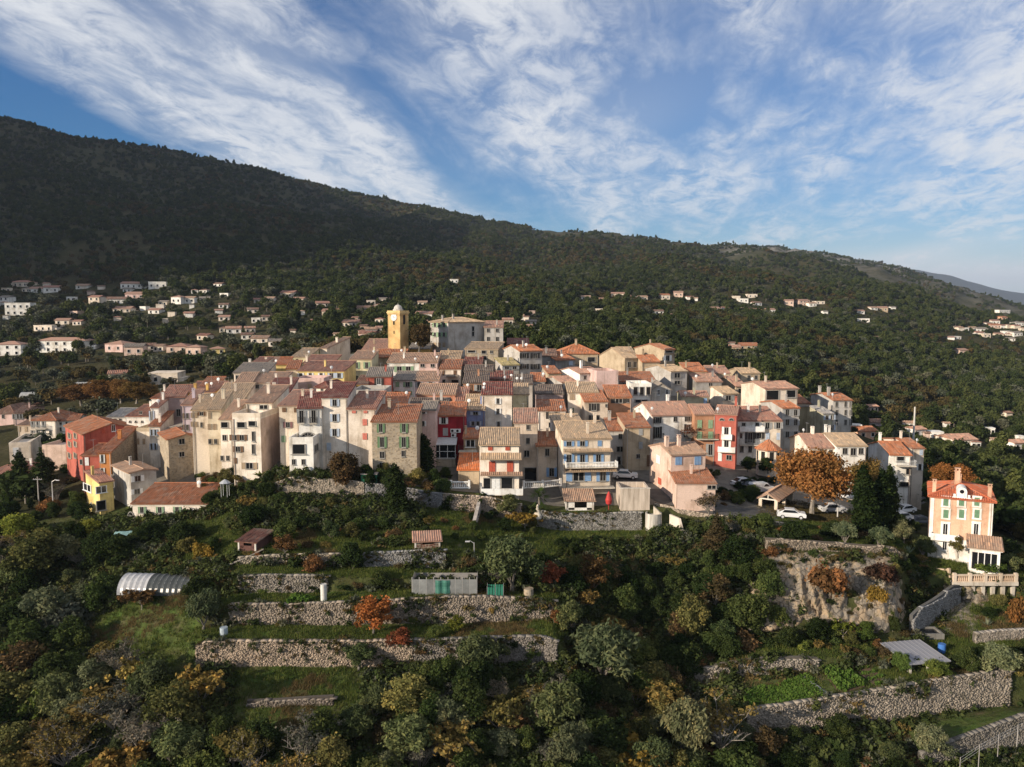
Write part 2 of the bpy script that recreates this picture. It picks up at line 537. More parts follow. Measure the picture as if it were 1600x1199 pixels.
    leaf('leaf', [(0.0, (0.42, 0.50, 0.45)), (0.45, (0.95, 1.0, 0.95)), (0.75, (1.25, 1.2, 1.1)), (1.0, (1.9, 1.65, 1.35))])
    leaf('forest_leaf', [(0.0, (0.032, 0.042, 0.017)), (0.5, (0.058, 0.074, 0.026)), (1.0, (0.095, 0.112, 0.040))], 0.2, False, 0.45)
    leaf('russet_leaf', [(0.0, (0.05, 0.045, 0.02)), (0.5, (0.088, 0.070, 0.030)), (1.0, (0.135, 0.10, 0.042))], 0.2, False, 0.4)
    leaf('olive_leaf', [(0.0, (0.055, 0.062, 0.042)), (0.5, (0.092, 0.098, 0.065)), (1.0, (0.14, 0.145, 0.10))], 0.15, False, 0.3)
    leaf('seedling_leaf', [(0.0, (0.06, 0.11, 0.022)), (0.5, (0.095, 0.17, 0.032)), (1.0, (0.15, 0.22, 0.05))], 0.35, False, 0.2)
    leaf('grass_blade', [(0.0, (0.058, 0.072, 0.022)), (0.5, (0.088, 0.122, 0.03)), (1.0, (0.16, 0.155, 0.055))], 0.3, False, 0.4)
    leaf('dry_blade', [(0.0, (0.09, 0.07, 0.035)), (0.5, (0.14, 0.105, 0.05)), (1.0, (0.22, 0.16, 0.075))], 0.3, False, 0.4)


make_mats()
# ================================================================== terrain
# feature lines (14, near to far) by azimuth column: (distance, height below the camera)
NEAR = {
 -700: [(45,-52),(78,-47),(88,-44.5),(90,-44),(94,-43),(96,-42.5),(100,-41.5),(102,-41),(105,-40),(107,-39.5),(114,-38),(121,-37.5),(123,-37.3),(132,-37)],
  -60: [(45,-51),(78,-46.5),(88,-44),(90,-43.5),(94,-42.5),(96,-42),(100,-41),(102,-40.5),(105,-39.5),(107,-39),(114,-37),(121,-36),(123,-35.8),(132,-35)],
  100: [(45,-51),(78,-46),(88,-43.5),(90,-43),(94,-42),(96,-41.5),(100,-40.5),(102,-40),(105,-39),(107,-38.5),(114,-36.5),(121,-35),(123,-34.7),(132,-33.8)],
  230: [(45,-50),(76,-45),(86,-41.8),(88,-41),(92,-39.7),(93.5,-39),(97,-37.2),(99,-36.6),(102,-36),(104,-35.4),(110,-34),(117,-32.8),(119,-32.4),(130,-31.5)],
  280: [(45,-50),(75,-44),(88.5,-40.6),(89.2,-39.0),(93,-38.3),(94,-37.4),(97,-36.2),(98,-35.4),(101,-34.6),(102,-34.0),(110,-33),(117,-32.2),(119,-32),(130,-31)],
  290: [(45,-50),(75,-44),(88.5,-40.4),(88.8,-37.8),(93,-37.7),(93.6,-36.8),(97,-35.9),(97.6,-35.0),(101,-34.3),(102,-33.8),(110,-32.8),(117,-32),(119,-31.8),(130,-30.5)],
  345: [(45,-50),(75,-44),(88.5,-40.3),(88.8,-37.7),(93.2,-37.6),(93.5,-35.3),(97,-35.2),(97.4,-34.0),(101,-33.3),(102,-32.9),(110,-31.8),(118,-30.8),(119.5,-30.2),(128,-28.5)],
  360: [(45,-50),(75,-44),(88.5,-40.3),(88.8,-37.7),(93.2,-37.6),(93.5,-35.3),(97,-35.2),(97.3,-33.2),(101,-33.1),(101.5,-32.2),(110,-31.5),(118,-30.4),(119.5,-29.5),(128,-28)],
  450: [(45,-50),(74,-43.5),(88.5,-40.3),(88.8,-37.7),(93.2,-37.6),(93.5,-35.3),(97,-35.2),(97.3,-33.2),(101,-33.1),(101.4,-31.9),(110,-31),(119,-28.6),(119.4,-25.7),(126,-25.6)],
  560: [(45,-50),(74,-43.5),(88.5,-40.3),(88.8,-37.7),(93.2,-37.5),(93.5,-35.0),(97,-34.9),(97.3,-33.4),(101,-33.2),(101.4,-31.8),(110,-31),(119,-28.6),(119.4,-26.6),(126,-26.2)],
  690: [(45,-50),(74,-44),(88.5,-40.1),(88.8,-37.5),(93.3,-37.3),(93.6,-34.5),(97,-34.4),(97.6,-33.7),(101,-33.4),(101.4,-31.2),(110,-31),(118,-30.2),(118.4,-28.2),(126,-27.7)],
  760: [(45,-50),(74,-44.5),(88.3,-39.9),(88.6,-37.2),(93.4,-37.1),(93.7,-34.5),(97,-34.4),(98,-34),(101,-33.6),(102,-33.2),(110,-32),(118,-31),(118.4,-28.6),(126,-28.5)],
  870: [(45,-50.5),(74,-45),(88,-39.7),(88.3,-36.9),(93.5,-36.8),(93.8,-34.9),(97,-34.8),(98,-34.6),(103,-34.3),(104,-34.2),(114,-33.6),(118,-33.4),(118.4,-31.0),(127,-30)],
  900: [(45,-51),(74,-45.5),(85,-42),(88.5,-40.5),(93,-38.7),(94,-38),(97,-36.5),(98,-36),(103,-34.8),(104,-34.6),(114,-33.6),(118,-33.4),(118.4,-31.0),(127,-30)],
 1000: [(45,-52),(74,-47),(84,-45.5),(86,-45),(92,-44),(93,-43.6),(97,-42),(98,-41.5),(103,-38.5),(106,-37),(113,-33.8),(118,-33.3),(118.4,-30.8),(127,-29.5)],
 1060: [(45,-52.5),(74,-47.5),(84,-46),(86,-45.5),(92,-44.2),(93,-43.6),(97,-42),(98,-41.4),(103,-38.5),(106,-37),(113,-33.9),(117,-33),(119.5,-30.4),(128,-29.2)],
 1130: [(45,-53),(74,-48),(83,-46.3),(84,-45.6),(92,-43.6),(92.4,-42),(97,-41.7),(98,-40.6),(103,-37.5),(108,-35),(114,-32.4),(117,-31.6),(119,-30.8),(128,-30)],
 1190: [(45,-53),(74,-48.3),(84.3,-45.9),(84.6,-43.2),(92,-42.9),(92.4,-41.3),(97,-41),(98,-39.8),(102,-37),(106,-33.2),(110,-32),(117,-31.8),(119,-31.6),(128,-31)],
 1250: [(45,-53),(74,-48.3),(85,-45.8),(85.3,-43),(92,-42.7),(92.4,-41.1),(97,-40.8),(98,-39.5),(102,-36.4),(106,-32.4),(110,-32.2),(118,-32),(119,-32),(130,-32.2)],
 1420: [(45,-54),(74,-48.5),(87,-45.8),(87.3,-42.2),(92,-42),(92.6,-41.6),(97,-41),(98,-39.8),(102,-37),(107,-33.4),(112,-33.6),(118,-34.4),(119,-34.5),(135,-36)],
 1440: [(45,-54),(74,-48.5),(87.4,-45.8),(87.7,-42.1),(92,-41.9),(92.6,-41.5),(97,-41.2),(99,-40.8),(104,-40),(109,-37.0),(112,-36.8),(118,-36.4),(120,-36.4),(135,-37)],
 1500: [(45,-54),(74,-48.5),(88.5,-45.8),(88.8,-41.9),(92,-41.8),(92.6,-41.6),(97,-41.4),(99,-41.2),(108.7,-40.6),(109,-36.95),(114,-36.8),(119,-36.7),(121,-36.6),(135,-38)],
 1600: [(45,-54),(74,-48.5),(90,-45.7),(90.3,-41.6),(93,-41.5),(94,-41.4),(97,-41.2),(99,-41),(108.7,-40.4),(109.2,-37.6),(114,-37.4),(119,-37.6),(121,-37.7),(135,-40)],
 1690: [(45,-55),(74,-49),(90,-46),(91,-44),(93,-43),(94,-42.6),(97,-42),(99,-41.8),(105,-41),(109,-39.5),(114,-39),(119,-39),(121,-39.2),(135,-41)],
 2300: [(45,-56),(74,-51),(90,-48),(91,-47),(93,-46),(94,-45.6),(97,-45),(99,-44.8),(105,-44),(109,-43),(114,-43),(119,-43),(121,-43.2),(135,-44)],
}
FAR_D = [150,170,190,210,230,260,300,350,420,500,600,750,900,1100,1400,1700,2000,2300,2600,3200,4200]
FAR = {  # heights relative to the camera; last number of each ridge is where it crests
 -700: [-37,-38,-38,-38,-37,-34,-28,-18,0,25,60,130,210,300,400,420,400,380,350,300,200],
    0: [-36,-36,-35.5,-35,-34,-32,-28,-22,-13,0,20,68,128,212,342,352,300,260,230,180,100],
  100: [-34,-34,-33.5,-32,-31,-29,-26,-21,-13,0,18,66,122,202,312,335,290,250,220,170,100],
  200: [-30.5,-30,-29,-28.5,-28,-27,-24,-20,-12,-1,17,62,112,186,292,318,290,250,220,170,100],
  400: [-25,-23,-21.5,-21,-21,-22,-20,-16,-9,0,14,48,90,150,232,294,280,250,220,170,100],
  500: [-25,-22.5,-20,-17,-16,-17,-17,-13,-7.5,0,12,43,82,137,207,272,270,250,220,170,100],
  600: [-25.8,-22.5,-18.5,-14,-12,-13,-14,-11,-6,0,10,36,72,122,186,240,256,245,220,170,100],
  700: [-26.5,-22.8,-18.5,-14,-11.5,-12,-14,-11.5,-6.5,-0.5,9.5,32,64,110,170,216,240,235,220,170,100],
  800: [-27,-23.2,-19,-15,-12.5,-13.5,-14,-12,-7,-1,9,29,56,98,152,195,217,215,200,160,100],
  900: [-27,-23.6,-19.5,-16,-14,-15,-17,-15,-10,-3,6,25,49,88,138,180,207,206,190,150,100],
 1000: [-27.5,-24,-20.3,-17.5,-17,-19,-21,-19,-13,-6,3,20,42,78,122,163,196,204,200,160,100],
 1100: [-28.5,-26,-23,-21,-21,-23.5,-26,-25,-19,-11,-1,13,32,62,105,146,184,206,206,170,100],
 1200: [-29.8,-28,-26,-26,-27,-29,-31,-30,-25,-16,-5,7,23,48,86,124,160,188,202,180,110],
 1300: [-33,-33,-33,-34,-36,-38,-40,-40,-35,-26,-14,-2,12,32,64,98,130,158,178,160,100],
 1400: [-36.5,-38,-40,-42,-44,-46,-48,-48,-44,-36,-24,-12,0,15,42,70,96,120,134,120,60],
 1500: [-39,-41,-43,-46,-48,-50,-51,-52,-50,-44,-35,-25,-15,-4,12,32,50,64,70,60,20],
 1600: [-41.5,-43.5,-46,-48,-49,-51,-53,-54,-53,-49,-43,-36,-29,-23,-16,-10,-4,0,2,-10,-40],
 2300: [-46,-48,-50,-51,-52,-54,-56,-57,-58,-58,-58,-57,-56,-55,-55,-55,-56,-58,-60,-60,-60],
}
A0, A1, AST = -700, 2300, 5.0
ACOL = np.arange(A0, A1 + 0.1, AST)


def _lines():
    keys = sorted(NEAR)
    nl = 14 + len(FAR_D)
    Dm = np.zeros((len(ACOL), nl)); Zm = np.zeros((len(ACOL), nl))
    arr = np.array([NEAR[k] for k in keys])
    for k in range(14):
        Dm[:, k] = np.interp(ACOL, keys, arr[:, k, 0]); Zm[:, k] = np.interp(ACOL, keys, arr[:, k, 1])
    for k in range(14):      # round off the joints between the columns
        for A_ in (Dm, Zm):
            q = np.concatenate([np.full(3, A_[0, k]), A_[:, k], np.full(3, A_[-1, k])]); A_[:, k] = np.convolve(q, np.array([.06, .12, .19, .26, .19, .12, .06]), 'valid')
    fk = sorted(FAR); far = np.array([FAR[k] for k in fk], float)
    ker = np.hanning(27)[1:-1]; ker /= ker.sum()
    for j, d in enumerate(FAR_D):
        z = np.interp(ACOL, fk, far[:, j])
        zp = np.concatenate([np.full(12, z[0]), z, np.full(12, z[-1])])
        Zm[:, 14 + j] = np.convolve(zp, ker, 'valid'); Dm[:, 14 + j] = d
    # the tables give drops as seen from a level camera; allow for its tilt
    v = (119.5 + Zm / Dm * FPX) / FPX
    Zm = Dm * (v * cp - sp) / (cp + v * sp)
    return Dm, Zm


DL, ZL = _lines()


def _rows():
    """parameter rows through the feature lines: denser near"""
    t = []
    nl = DL.shape[1]
    mid = DL.mean(0)
    for k in range(nl - 1):
        span = mid[k + 1] - mid[k]
        if k < 13: n = max(1, int(round(span / 0.9)))
        elif mid[k] < 300: n = max(2, int(round(span / 4)))
        else: n = max(3, int(round(span / (mid[k] * 0.018))))
        t += [k + i / n for i in range(n)]
    t.append(nl - 1)
    return np.array(t)


TR = _rows()


def _pchip(zl, dl, D):
    return np.interp(D, dl, zl)


def _grid():
    k = np.minimum(TR.astype(int), DL.shape[1] - 2); f = TR - k
    D = DL[:, k] * (1 - f) + DL[:, k + 1] * f
    Z = np.zeros_like(D)
    for i in range(len(ACOL)):
        zl, dl = ZL[i], DL[i]
        z = np.interp(D[i], dl, zl)
        # far part: smooth cubic through the lines
        far = D[i] > 150
        x = dl[13:]; y = zl[13:]
        m = np.gradient(y, x)
        j = np.clip(np.searchsorted(x, D[i][far]) - 1, 0, len(x) - 2)
        h = x[j + 1] - x[j]; s = (D[i][far] - x[j]) / h
        z[far] = (1 + 2 * s) * (1 - s) ** 2 * y[j] + s * (1 - s) ** 2 * h * m[j] + s * s * (3 - 2 * s) * y[j + 1] + s * s * (s - 1) * h * m[j + 1]
        Z[i] = z
    X = D * ((ACOL - 800) / FPX)[:, None] / (cp)
    amp = np.clip((D - 260) / 700, 0, 1)
    Z = Z + amp * (fbm(X / 260, D / 330, 5) * 15 + fbm(X / 120 + 5, D / 170, 4, True) * 8 + np.clip((D - 700) / 600, 0, 1) * fbm(X / 330 + 2, D / 620, 4, True) * 34)
    amp2 = np.clip((D - 240) / 200, 0, 1) + 0.35 * (D < 104)
    Z = Z + amp2 * fbm(X / 14, D / 14, 3) * 0.7
    # hold the skyline to the ridge of the photograph, bumps and all
    e = (Z / D); sky = 599.5 - FPX * (e * cp + sp) / (cp - e * sp)
    far = np.where(D > 900, sky, 1e9).min(1)
    rx, ry = zip((-700, 150), (0, 183), (60, 192), (125, 213), (250, 229), (400, 262), (500, 288), (600, 310), (700, 330), (800, 350), (860, 360), (940, 362), (1060, 378), (1200, 384), (1290, 396), (1400, 418), (1500, 450), (1600, 482), (2300, 520))
    d = np.interp(ACOL, rx, ry) - far
    ker = np.hanning(15)[1:-1]; ker /= ker.sum(); d = np.convolve(np.pad(d, 6, 'edge'), ker, 'valid')
    w = np.clip((D - 620) / 800, 0, 1); Z = Z - (w * w * (3 - 2 * w)) * D * (d / FPX)[:, None] * 1.03
    return X, D, Z + CAMZ


GX, GD, GZ = _grid()


def ground(x, y):
    """terrain height under world (x, y)"""
    if y < 46: return CAMZ - 54.0
    a = (x / y * cp) * FPX + 800
    c = min(max((a - A0) / AST, 0), len(ACOL) - 1.001)
    i = int(c); f = c - i
    return float(np.interp(y, GD[i], GZ[i]) * (1 - f) + np.interp(y, GD[i + 1], GZ[i + 1]) * f)


def hit(px, py, d0=55.0):
    """first terrain point behind photo pixel (px, py)"""
    r = ray(px, py)
    D = d0; last = d0
    while D < 4000:
        p = Vector((0, 0, CAMZ)) + r * (D / r.y)
        if p.z < ground(p.x, p.y):
            lo, hi = last, D
            for _ in range(14):
                mi = (lo + hi) / 2
                q = Vector((0, 0, CAMZ)) + r * (mi / r.y)
                if q.z < ground(q.x, q.y): hi = mi
                else: lo = mi
            q = Vector((0, 0, CAMZ)) + r * (hi / r.y)
            return Vector((q.x, q.y, ground(q.x, q.y)))
        last = D
        D *= 1.004
    return None


def build_terrain():
    na, nr = GX.shape
    V = np.stack([GX, GD, GZ], -1).reshape(-1, 3)
    i, j = np.meshgrid(np.arange(na - 1), np.arange(nr - 1), indexing='ij')
    a = (i * nr + j).ravel()
    Q = np.stack([a, a + nr, a + nr + 1, a + 1], -1)
    qc = V[Q].mean(1)
    ax = qc[:, 0] / qc[:, 1] * cp * FPX + 800
    D = qc[:, 1]
    street = (D > 121) & (D < np.interp(ax, [200, 300, 420, 1200, 1380], [160, 180, 232, 232, 205])) & (ax > 215) & (ax < 1375) & ~((ax < 420) & (D < 128))
    me = np_mesh('terrain', V, Q, [M['hill'], M['street']], smooth=True)
    me.polygons.foreach_set('material_index', street.astype(np.int32))
    rocky = np.clip((D - 1300) / 700, 0, 1) * np.clip((ax - 820) / 250, 0.15, 1)
    rocky = np.maximum(rocky, 0)
    at = me.attributes.new('rocky', 'FLOAT', 'FACE'); at.data.foreach_set('value', rocky.astype(np.float32))
    # flat terrace strips carry grass
    kz = np.abs(np.gradient(GZ, axis=1) / np.maximum(np.gradient(GD, axis=1), 1e-3))[:-1, :-1].ravel()
    gr = np.clip(1.3 - kz * 5, 0, 1) * ((D > 83) & (D < 120) & (ax > 270) & (ax < 1640)) * ~((ax > 900) & (ax < 1110) & (D < 113))
    gr = np.maximum(gr, 0.35 * (D < 128))
    gr = np.maximum(gr, 0.95 * ((ax > 350) & (ax < 560) & (D > 78) & (D < 88)) + 0.95 * ((ax > 125) & (ax < 300) & (D > 84) & (D < 100)))
    at = me.attributes.new('grassy', 'FLOAT', 'FACE'); at.data.foreach_set('value', gr.astype(np.float32))
    o = obj_from('terrain', me)
    tag(o, kind='structure')
    # low country all round, under everything
    g = MB(); n = 64
    g.f.append(list(range(n)))
    g.v = [(9000 * math.cos(2 * PI * k / n), 9000 * math.sin(2 * PI * k / n), CAMZ - 72.0) for k in range(n)]
    g.m.append(0); g.a.append(0.5)
    tag(g.build('valley_ground', M['hill']), kind='structure')
    # unseen high spur that the ridge climbs to, sized to shade the left slope
    nx, ny = 70, 60
    xs = np.linspace(-1900, -420, nx); ys = np.linspace(60, 1700, ny)
    X, Y = np.meshgrid(xs, ys, indexing='ij')
    crest_x = -760 - 0.28 * (Y - 300) - .45 * np.maximum(Y - 900, 0)
    hgt = np.interp(Y, [60, 130, 200, 300, 500, 900, 1700], SPUR)
    s = (X - crest_x)
    Z = CAMZ - 50 + hgt * np.exp(-(np.where(s > 0, s / 230, s / 500)) ** 2) + fbm(X / 90, Y / 90, 4) * 10 * np.clip(hgt / 150, 0, 1)
    V = np.stack([X, Y, Z], -1).reshape(-1, 3)
    i, j = np.meshgrid(np.arange(nx - 1), np.arange(ny - 1), indexing='ij')
    a = (i * ny + j).ravel()
    me = np_mesh('shade_hills', V, np.stack([a, a + ny, a + ny + 1, a + 1], -1), M['hill'], smooth=True)
    tag(obj_from('shade_hills', me), kind='structure')
    # far blue range beyond the ridge's right end
    xs = np.linspace(2000, 9500, 90)
    cr = 240 + 130 * fbm(xs / 1500, xs * 0 + 3, 4) + 60 * np.exp(-((xs - 5200) / 900) ** 2)
    vv = []
    for k, x in enumerate(xs):
        vv += [(x, 8300, CAMZ - 72), (x + 30, 9300, CAMZ + cr[k]), (x, 11000, CAMZ - 72)]
    qq = []
    for k in range(len(xs) - 1):
        b = 3 * k
        qq += [(b, b + 3, b + 4, b + 1), (b + 1, b + 4, b + 5, b + 2)]
    tag(obj_from('mountains', np_mesh('mountains', vv, qq, M['hill'], smooth=True)), kind='structure')


SPUR = [0, 25, 150, 290, 400, 520, 560]
build_terrain()
# ================================================================== houses
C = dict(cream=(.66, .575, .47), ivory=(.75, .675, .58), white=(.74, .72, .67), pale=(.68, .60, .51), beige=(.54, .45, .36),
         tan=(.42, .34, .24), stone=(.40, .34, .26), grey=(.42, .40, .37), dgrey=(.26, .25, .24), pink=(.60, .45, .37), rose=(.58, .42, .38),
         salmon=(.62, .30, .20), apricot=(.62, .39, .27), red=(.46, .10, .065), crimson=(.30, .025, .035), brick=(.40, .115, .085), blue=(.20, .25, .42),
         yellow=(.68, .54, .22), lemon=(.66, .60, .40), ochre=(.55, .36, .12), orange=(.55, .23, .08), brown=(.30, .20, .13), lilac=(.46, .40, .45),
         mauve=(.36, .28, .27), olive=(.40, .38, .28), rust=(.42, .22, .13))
RC = dict(red=(.27, .095, .055), tan=(.41, .262, .178), straw=(.45, .325, .21), orange=(.42, .16, .075), brown=(.21, .12, .085), dark=(.14, .105, .085),
          pinkish=(.40, .23, .165), rosy=(.34, .17, .12), grey=(.25, .215, .18), rust=(.33, .135, .07), wine=(.19, .065, .05), lead=(.30, .29, .28))
SC = dict(white=(.72, .72, .70), green=(.13, .22, .11), dgreen=(.05, .12, .07), pgreen=(.25, .36, .22), blue=(.20, .33, .52), red=(.45, .10, .06), coral=(.60, .20, .15),
          brown=(.16, .09, .05), grey=(.33, .33, .32), pgrey=(.50, .49, .46), dark=(.05, .045, .04), lblue=(.42, .48, .56), tan=(.36, .27, .18), mauve=(.20, .10, .10), bgreen=(.10, .30, .16))


def unit_frame(two=True, sill=True):
    b = MB(); t = 0.085; d = 0.10
    b.box((-.5 + t / 2, 0, 0), (t, d, 1)); b.box((.5 - t / 2, 0, 0), (t, d, 1))
    b.box((0, 0, .5 - t / 3), (1 - 2 * t, d, t * .66)); b.box((0, 0, -.5 + t / 3), (1 - 2 * t, d, t * .66))
    if two: b.box((0, .012, 0), (.07, d * .6, 1 - t * 1.4))
    if sill: b.box((0, -.05, -.53), (1.16, d * 2, .06))
    return b.mesh('window_frame', M['paint'])


def unit_arch():
    b = MB(); n = 9; r0, r1 = .5, .40
    for k in range(n):
        a, c = PI * k / n, PI * (k + 1) / n
        p = lambda r, an, y: (r * math.cos(an), y, r * math.sin(an) * 1.0 - .5)
        b.face([p(r1, a, -.06), p(r0, a, -.06), p(r0, c, -.06), p(r1, c, -.06)])
        b.face([p(r0, a, -.06), p(r0, a, .03), p(r0, c, .03), p(r0, c, -.06)])
    for an in (PI * .25, PI * .5, PI * .75):
        b.tube([(0, -.04, -.5), (.42 * math.cos(an), -.04, .42 * math.sin(an) - .5)], [.018, .018], 4)
    b.box((0, -.03, -.5), (1, .08, .05))
    return b.mesh('arched_frame', M['paint'])


def unit_archpane():
    b = MB(); n = 10
    b.face([(.44 * math.cos(PI * k / n), 0, .44 * math.sin(PI * k / n) - .49) for k in range(n + 1)])
    return b.mesh('arched_pane', M['glass'])


def unit_pane(m):
    b = MB(); b.box((0, 0.0, 0), (.86, .04, .90)); return b.mesh('pane', M[m])


def unit_shutter():
    b = MB()
    b.box((0, 0, 0), (1, .05, 1))
    for k in range(7): b.box((0, -.035, -.42 + k * .14), (.76, .03, .07))
    b.box((-.44, -.035, 0), (.1, .04, 1)); b.box((.44, -.035, 0), (.1, .04, 1))
    return b.mesh('shutter', M['paint'])


def unit_door():
    b = MB()
    b.box((0, 0, 0), (1, .06, 1)); b.box((-.24, -.04, .2), (.34, .03, .42)); b.box((.24, -.04, .2), (.34, .03, .42))
    b.box((-.24, -.04, -.27), (.34, .03, .34)); b.box((.24, -.04, -.27), (.34, .03, .34)); b.box((.40, -.07, 0), (.05, .06, .05))
    return b.mesh('door', M['paint'])


def unit_dish():
    b = MB(); rings = 4; n = 12
    prof = [(0.02, .10)] + [(.48 * k / rings, .10 - .13 * (k / rings) ** 2 * 1.0) for k in range(1, rings + 1)]
    bb = MB(); bb.lathe((0, 0, 0), prof, n)
    Mx = Matrix.Rotation(math.radians(78), 4, 'X')
    b.v = [tuple(Mx @ Vector(v) + Vector((0, -.12, .75))) for v in bb.v]; b.f, b.m, b.a = bb.f, bb.m, bb.a
    b.tube([(0, 0, -.6), (0, 0, .75)], [.035, .035], 5)
    b.tube([(0, -.1, .6), (0, -.62, .72)], [.02, .02], 4)
    b.box((0, -.62, .74), (.09, .09, .09))
    return b.mesh('satellite_dish', M['paint'])


def unit_chimney():
    b = MB()
    b.box((0, 0, .1), (.62, .62, 2.2)); b.box((0, 0, 1.24), (.78, .78, .12))
    b.box((-.2, 0, 1.42), (.16, .5, .26)); b.box((.2, 0, 1.42), (.16, .5, .26)); b.box((0, 0, 1.59), (.76, .7, .08))
    return b.mesh('chimney', M['plaster'])


def unit_ac():
    b = MB(); b.box((0, 0, 0), (.9, .35, .65))
    b.lathe((0, 0, 0), [(.01, 0)], 3)
    n = 10
    b.face([(.24 * math.cos(2 * PI * k / n) - .12, -.18, .24 * math.sin(2 * PI * k / n)) for k in range(n)], 1)
    return b.mesh('air_conditioner', [M['paint'], M['dark']])


def unit_aerial():
    b = MB(); b.tube([(0, 0, -.3), (0, 0, 2.2)], [.03, .025], 5)
    b.tube([(-.6, 0, 2.1), (.6, 0, 2.1)], [.018, .018], 4)
    for i in range(6): b.tube([(-.55 + i * .22, -.3 + i * .03, 2.1), (-.55 + i * .22, .3 - i * .03, 2.1)], [.012, .012], 3)
    return b.mesh('aerial', M['metal'])


U = dict(aerial=unit_aerial(), frame=unit_frame(), single=unit_frame(False), arch=unit_arch(), archpane=unit_archpane(), pane=unit_pane('glass'), shutter=unit_shutter(), door=unit_door(),
         dish=unit_dish(), chimney=unit_chimney(), ac=unit_ac())


def tile_plane(mb, A, B, up, tmax, sp=0.30, rows=1.0, t0=None, lift=0.03):
    """rows of canal tiles on a roof plane: eave A->B, slope direction up (unit), tmax(s) how far up at s along the eave"""
    A, B, up = Vector(A), Vector(B), Vector(up).normalized()
    e = B - A; L = e.length; e.normalize()
    n = e.cross(up).normalized()
    if n.z < 0: n = -n
    ns = max(2, int(L / (sp / 2)))
    if ns % 2: ns += 1
    T = max(tmax(L * .5), tmax(L * .25), tmax(L * .75), .3)
    nt = max(1, int(round(T / rows)))
    base = len(mb.v)
    for i in range(ns + 1):
        s = L * i / ns
        tm = max(tmax(s), 0.0); lo = t0(s) if t0 else 0.0
        for j in range(nt + 1):
            t = lo + (tm - lo) * j / nt
            h = lift + (0.075 * sp / .3 if i % 2 else 0.0) + R.uniform(-.015, .015)
            mb.v.append(tuple(A + e * s + up * t + n * h))
    w = nt + 1
    for i in range(ns):
        for j in range(nt):
            a = base + i * w + j
            mb.f.append([a, a + w, a + w + 1, a + 1]); mb.m.append(0)
            mb.a.append(min(1, max(0, R.gauss(.48, .21))))


def slab(mb, pts, th=.14):
    """roof slab: polygon pts (counter-clockwise from above) with thickness below"""
    dn = [(p[0], p[1], p[2] - th) for p in pts]
    mb.face(pts, 0, .3); mb.face(dn[::-1], 0, .2)
    for i in range(len(pts)):
        j = (i + 1) % len(pts); mb.face([pts[i], dn[i], dn[j], pts[j]], 0, .45)


HOUSES = []


class House:
    pass


def solve(x0, x1, sx, dep, D):
    """facade yaw and corners so that its edges show at x0, x1 and the end of its side wall at sx"""
    xm = (x0 + x1) / 2

    def corners(yaw):
        c = P(xm, 600, D); dr = Vector((math.cos(yaw), math.sin(yaw), 0))

        def on(px):
            r = ray(px, 600)   # solve c + dr*s on the vertical plane through the ray
            k = r.x / r.y
            s = (k * c.y - c.x) / (dr.x - k * dr.y)
            return c + dr * s
        return on(x0), on(x1)
    if sx is None: return 0.0, *corners(0.0)
    best = None
    for d in range(-62, 63):
        yaw = math.radians(d)
        a, b = corners(yaw)
        if (b - a).length > 60: continue
        back = Vector((-math.sin(yaw), math.cos(yaw), 0)) * dep
        q = (a if sx < x0 else b) + back
        if q.y < 20: continue
        px = 800 + (q.x / q.y) * FPX * 1.0
        # use true projection
        px = pix((q.x, q.y, a.z))[0]
        er = abs(px - sx)
        if best is None or er < best[0]: best = (er, yaw, a, b)
    return best[1:]


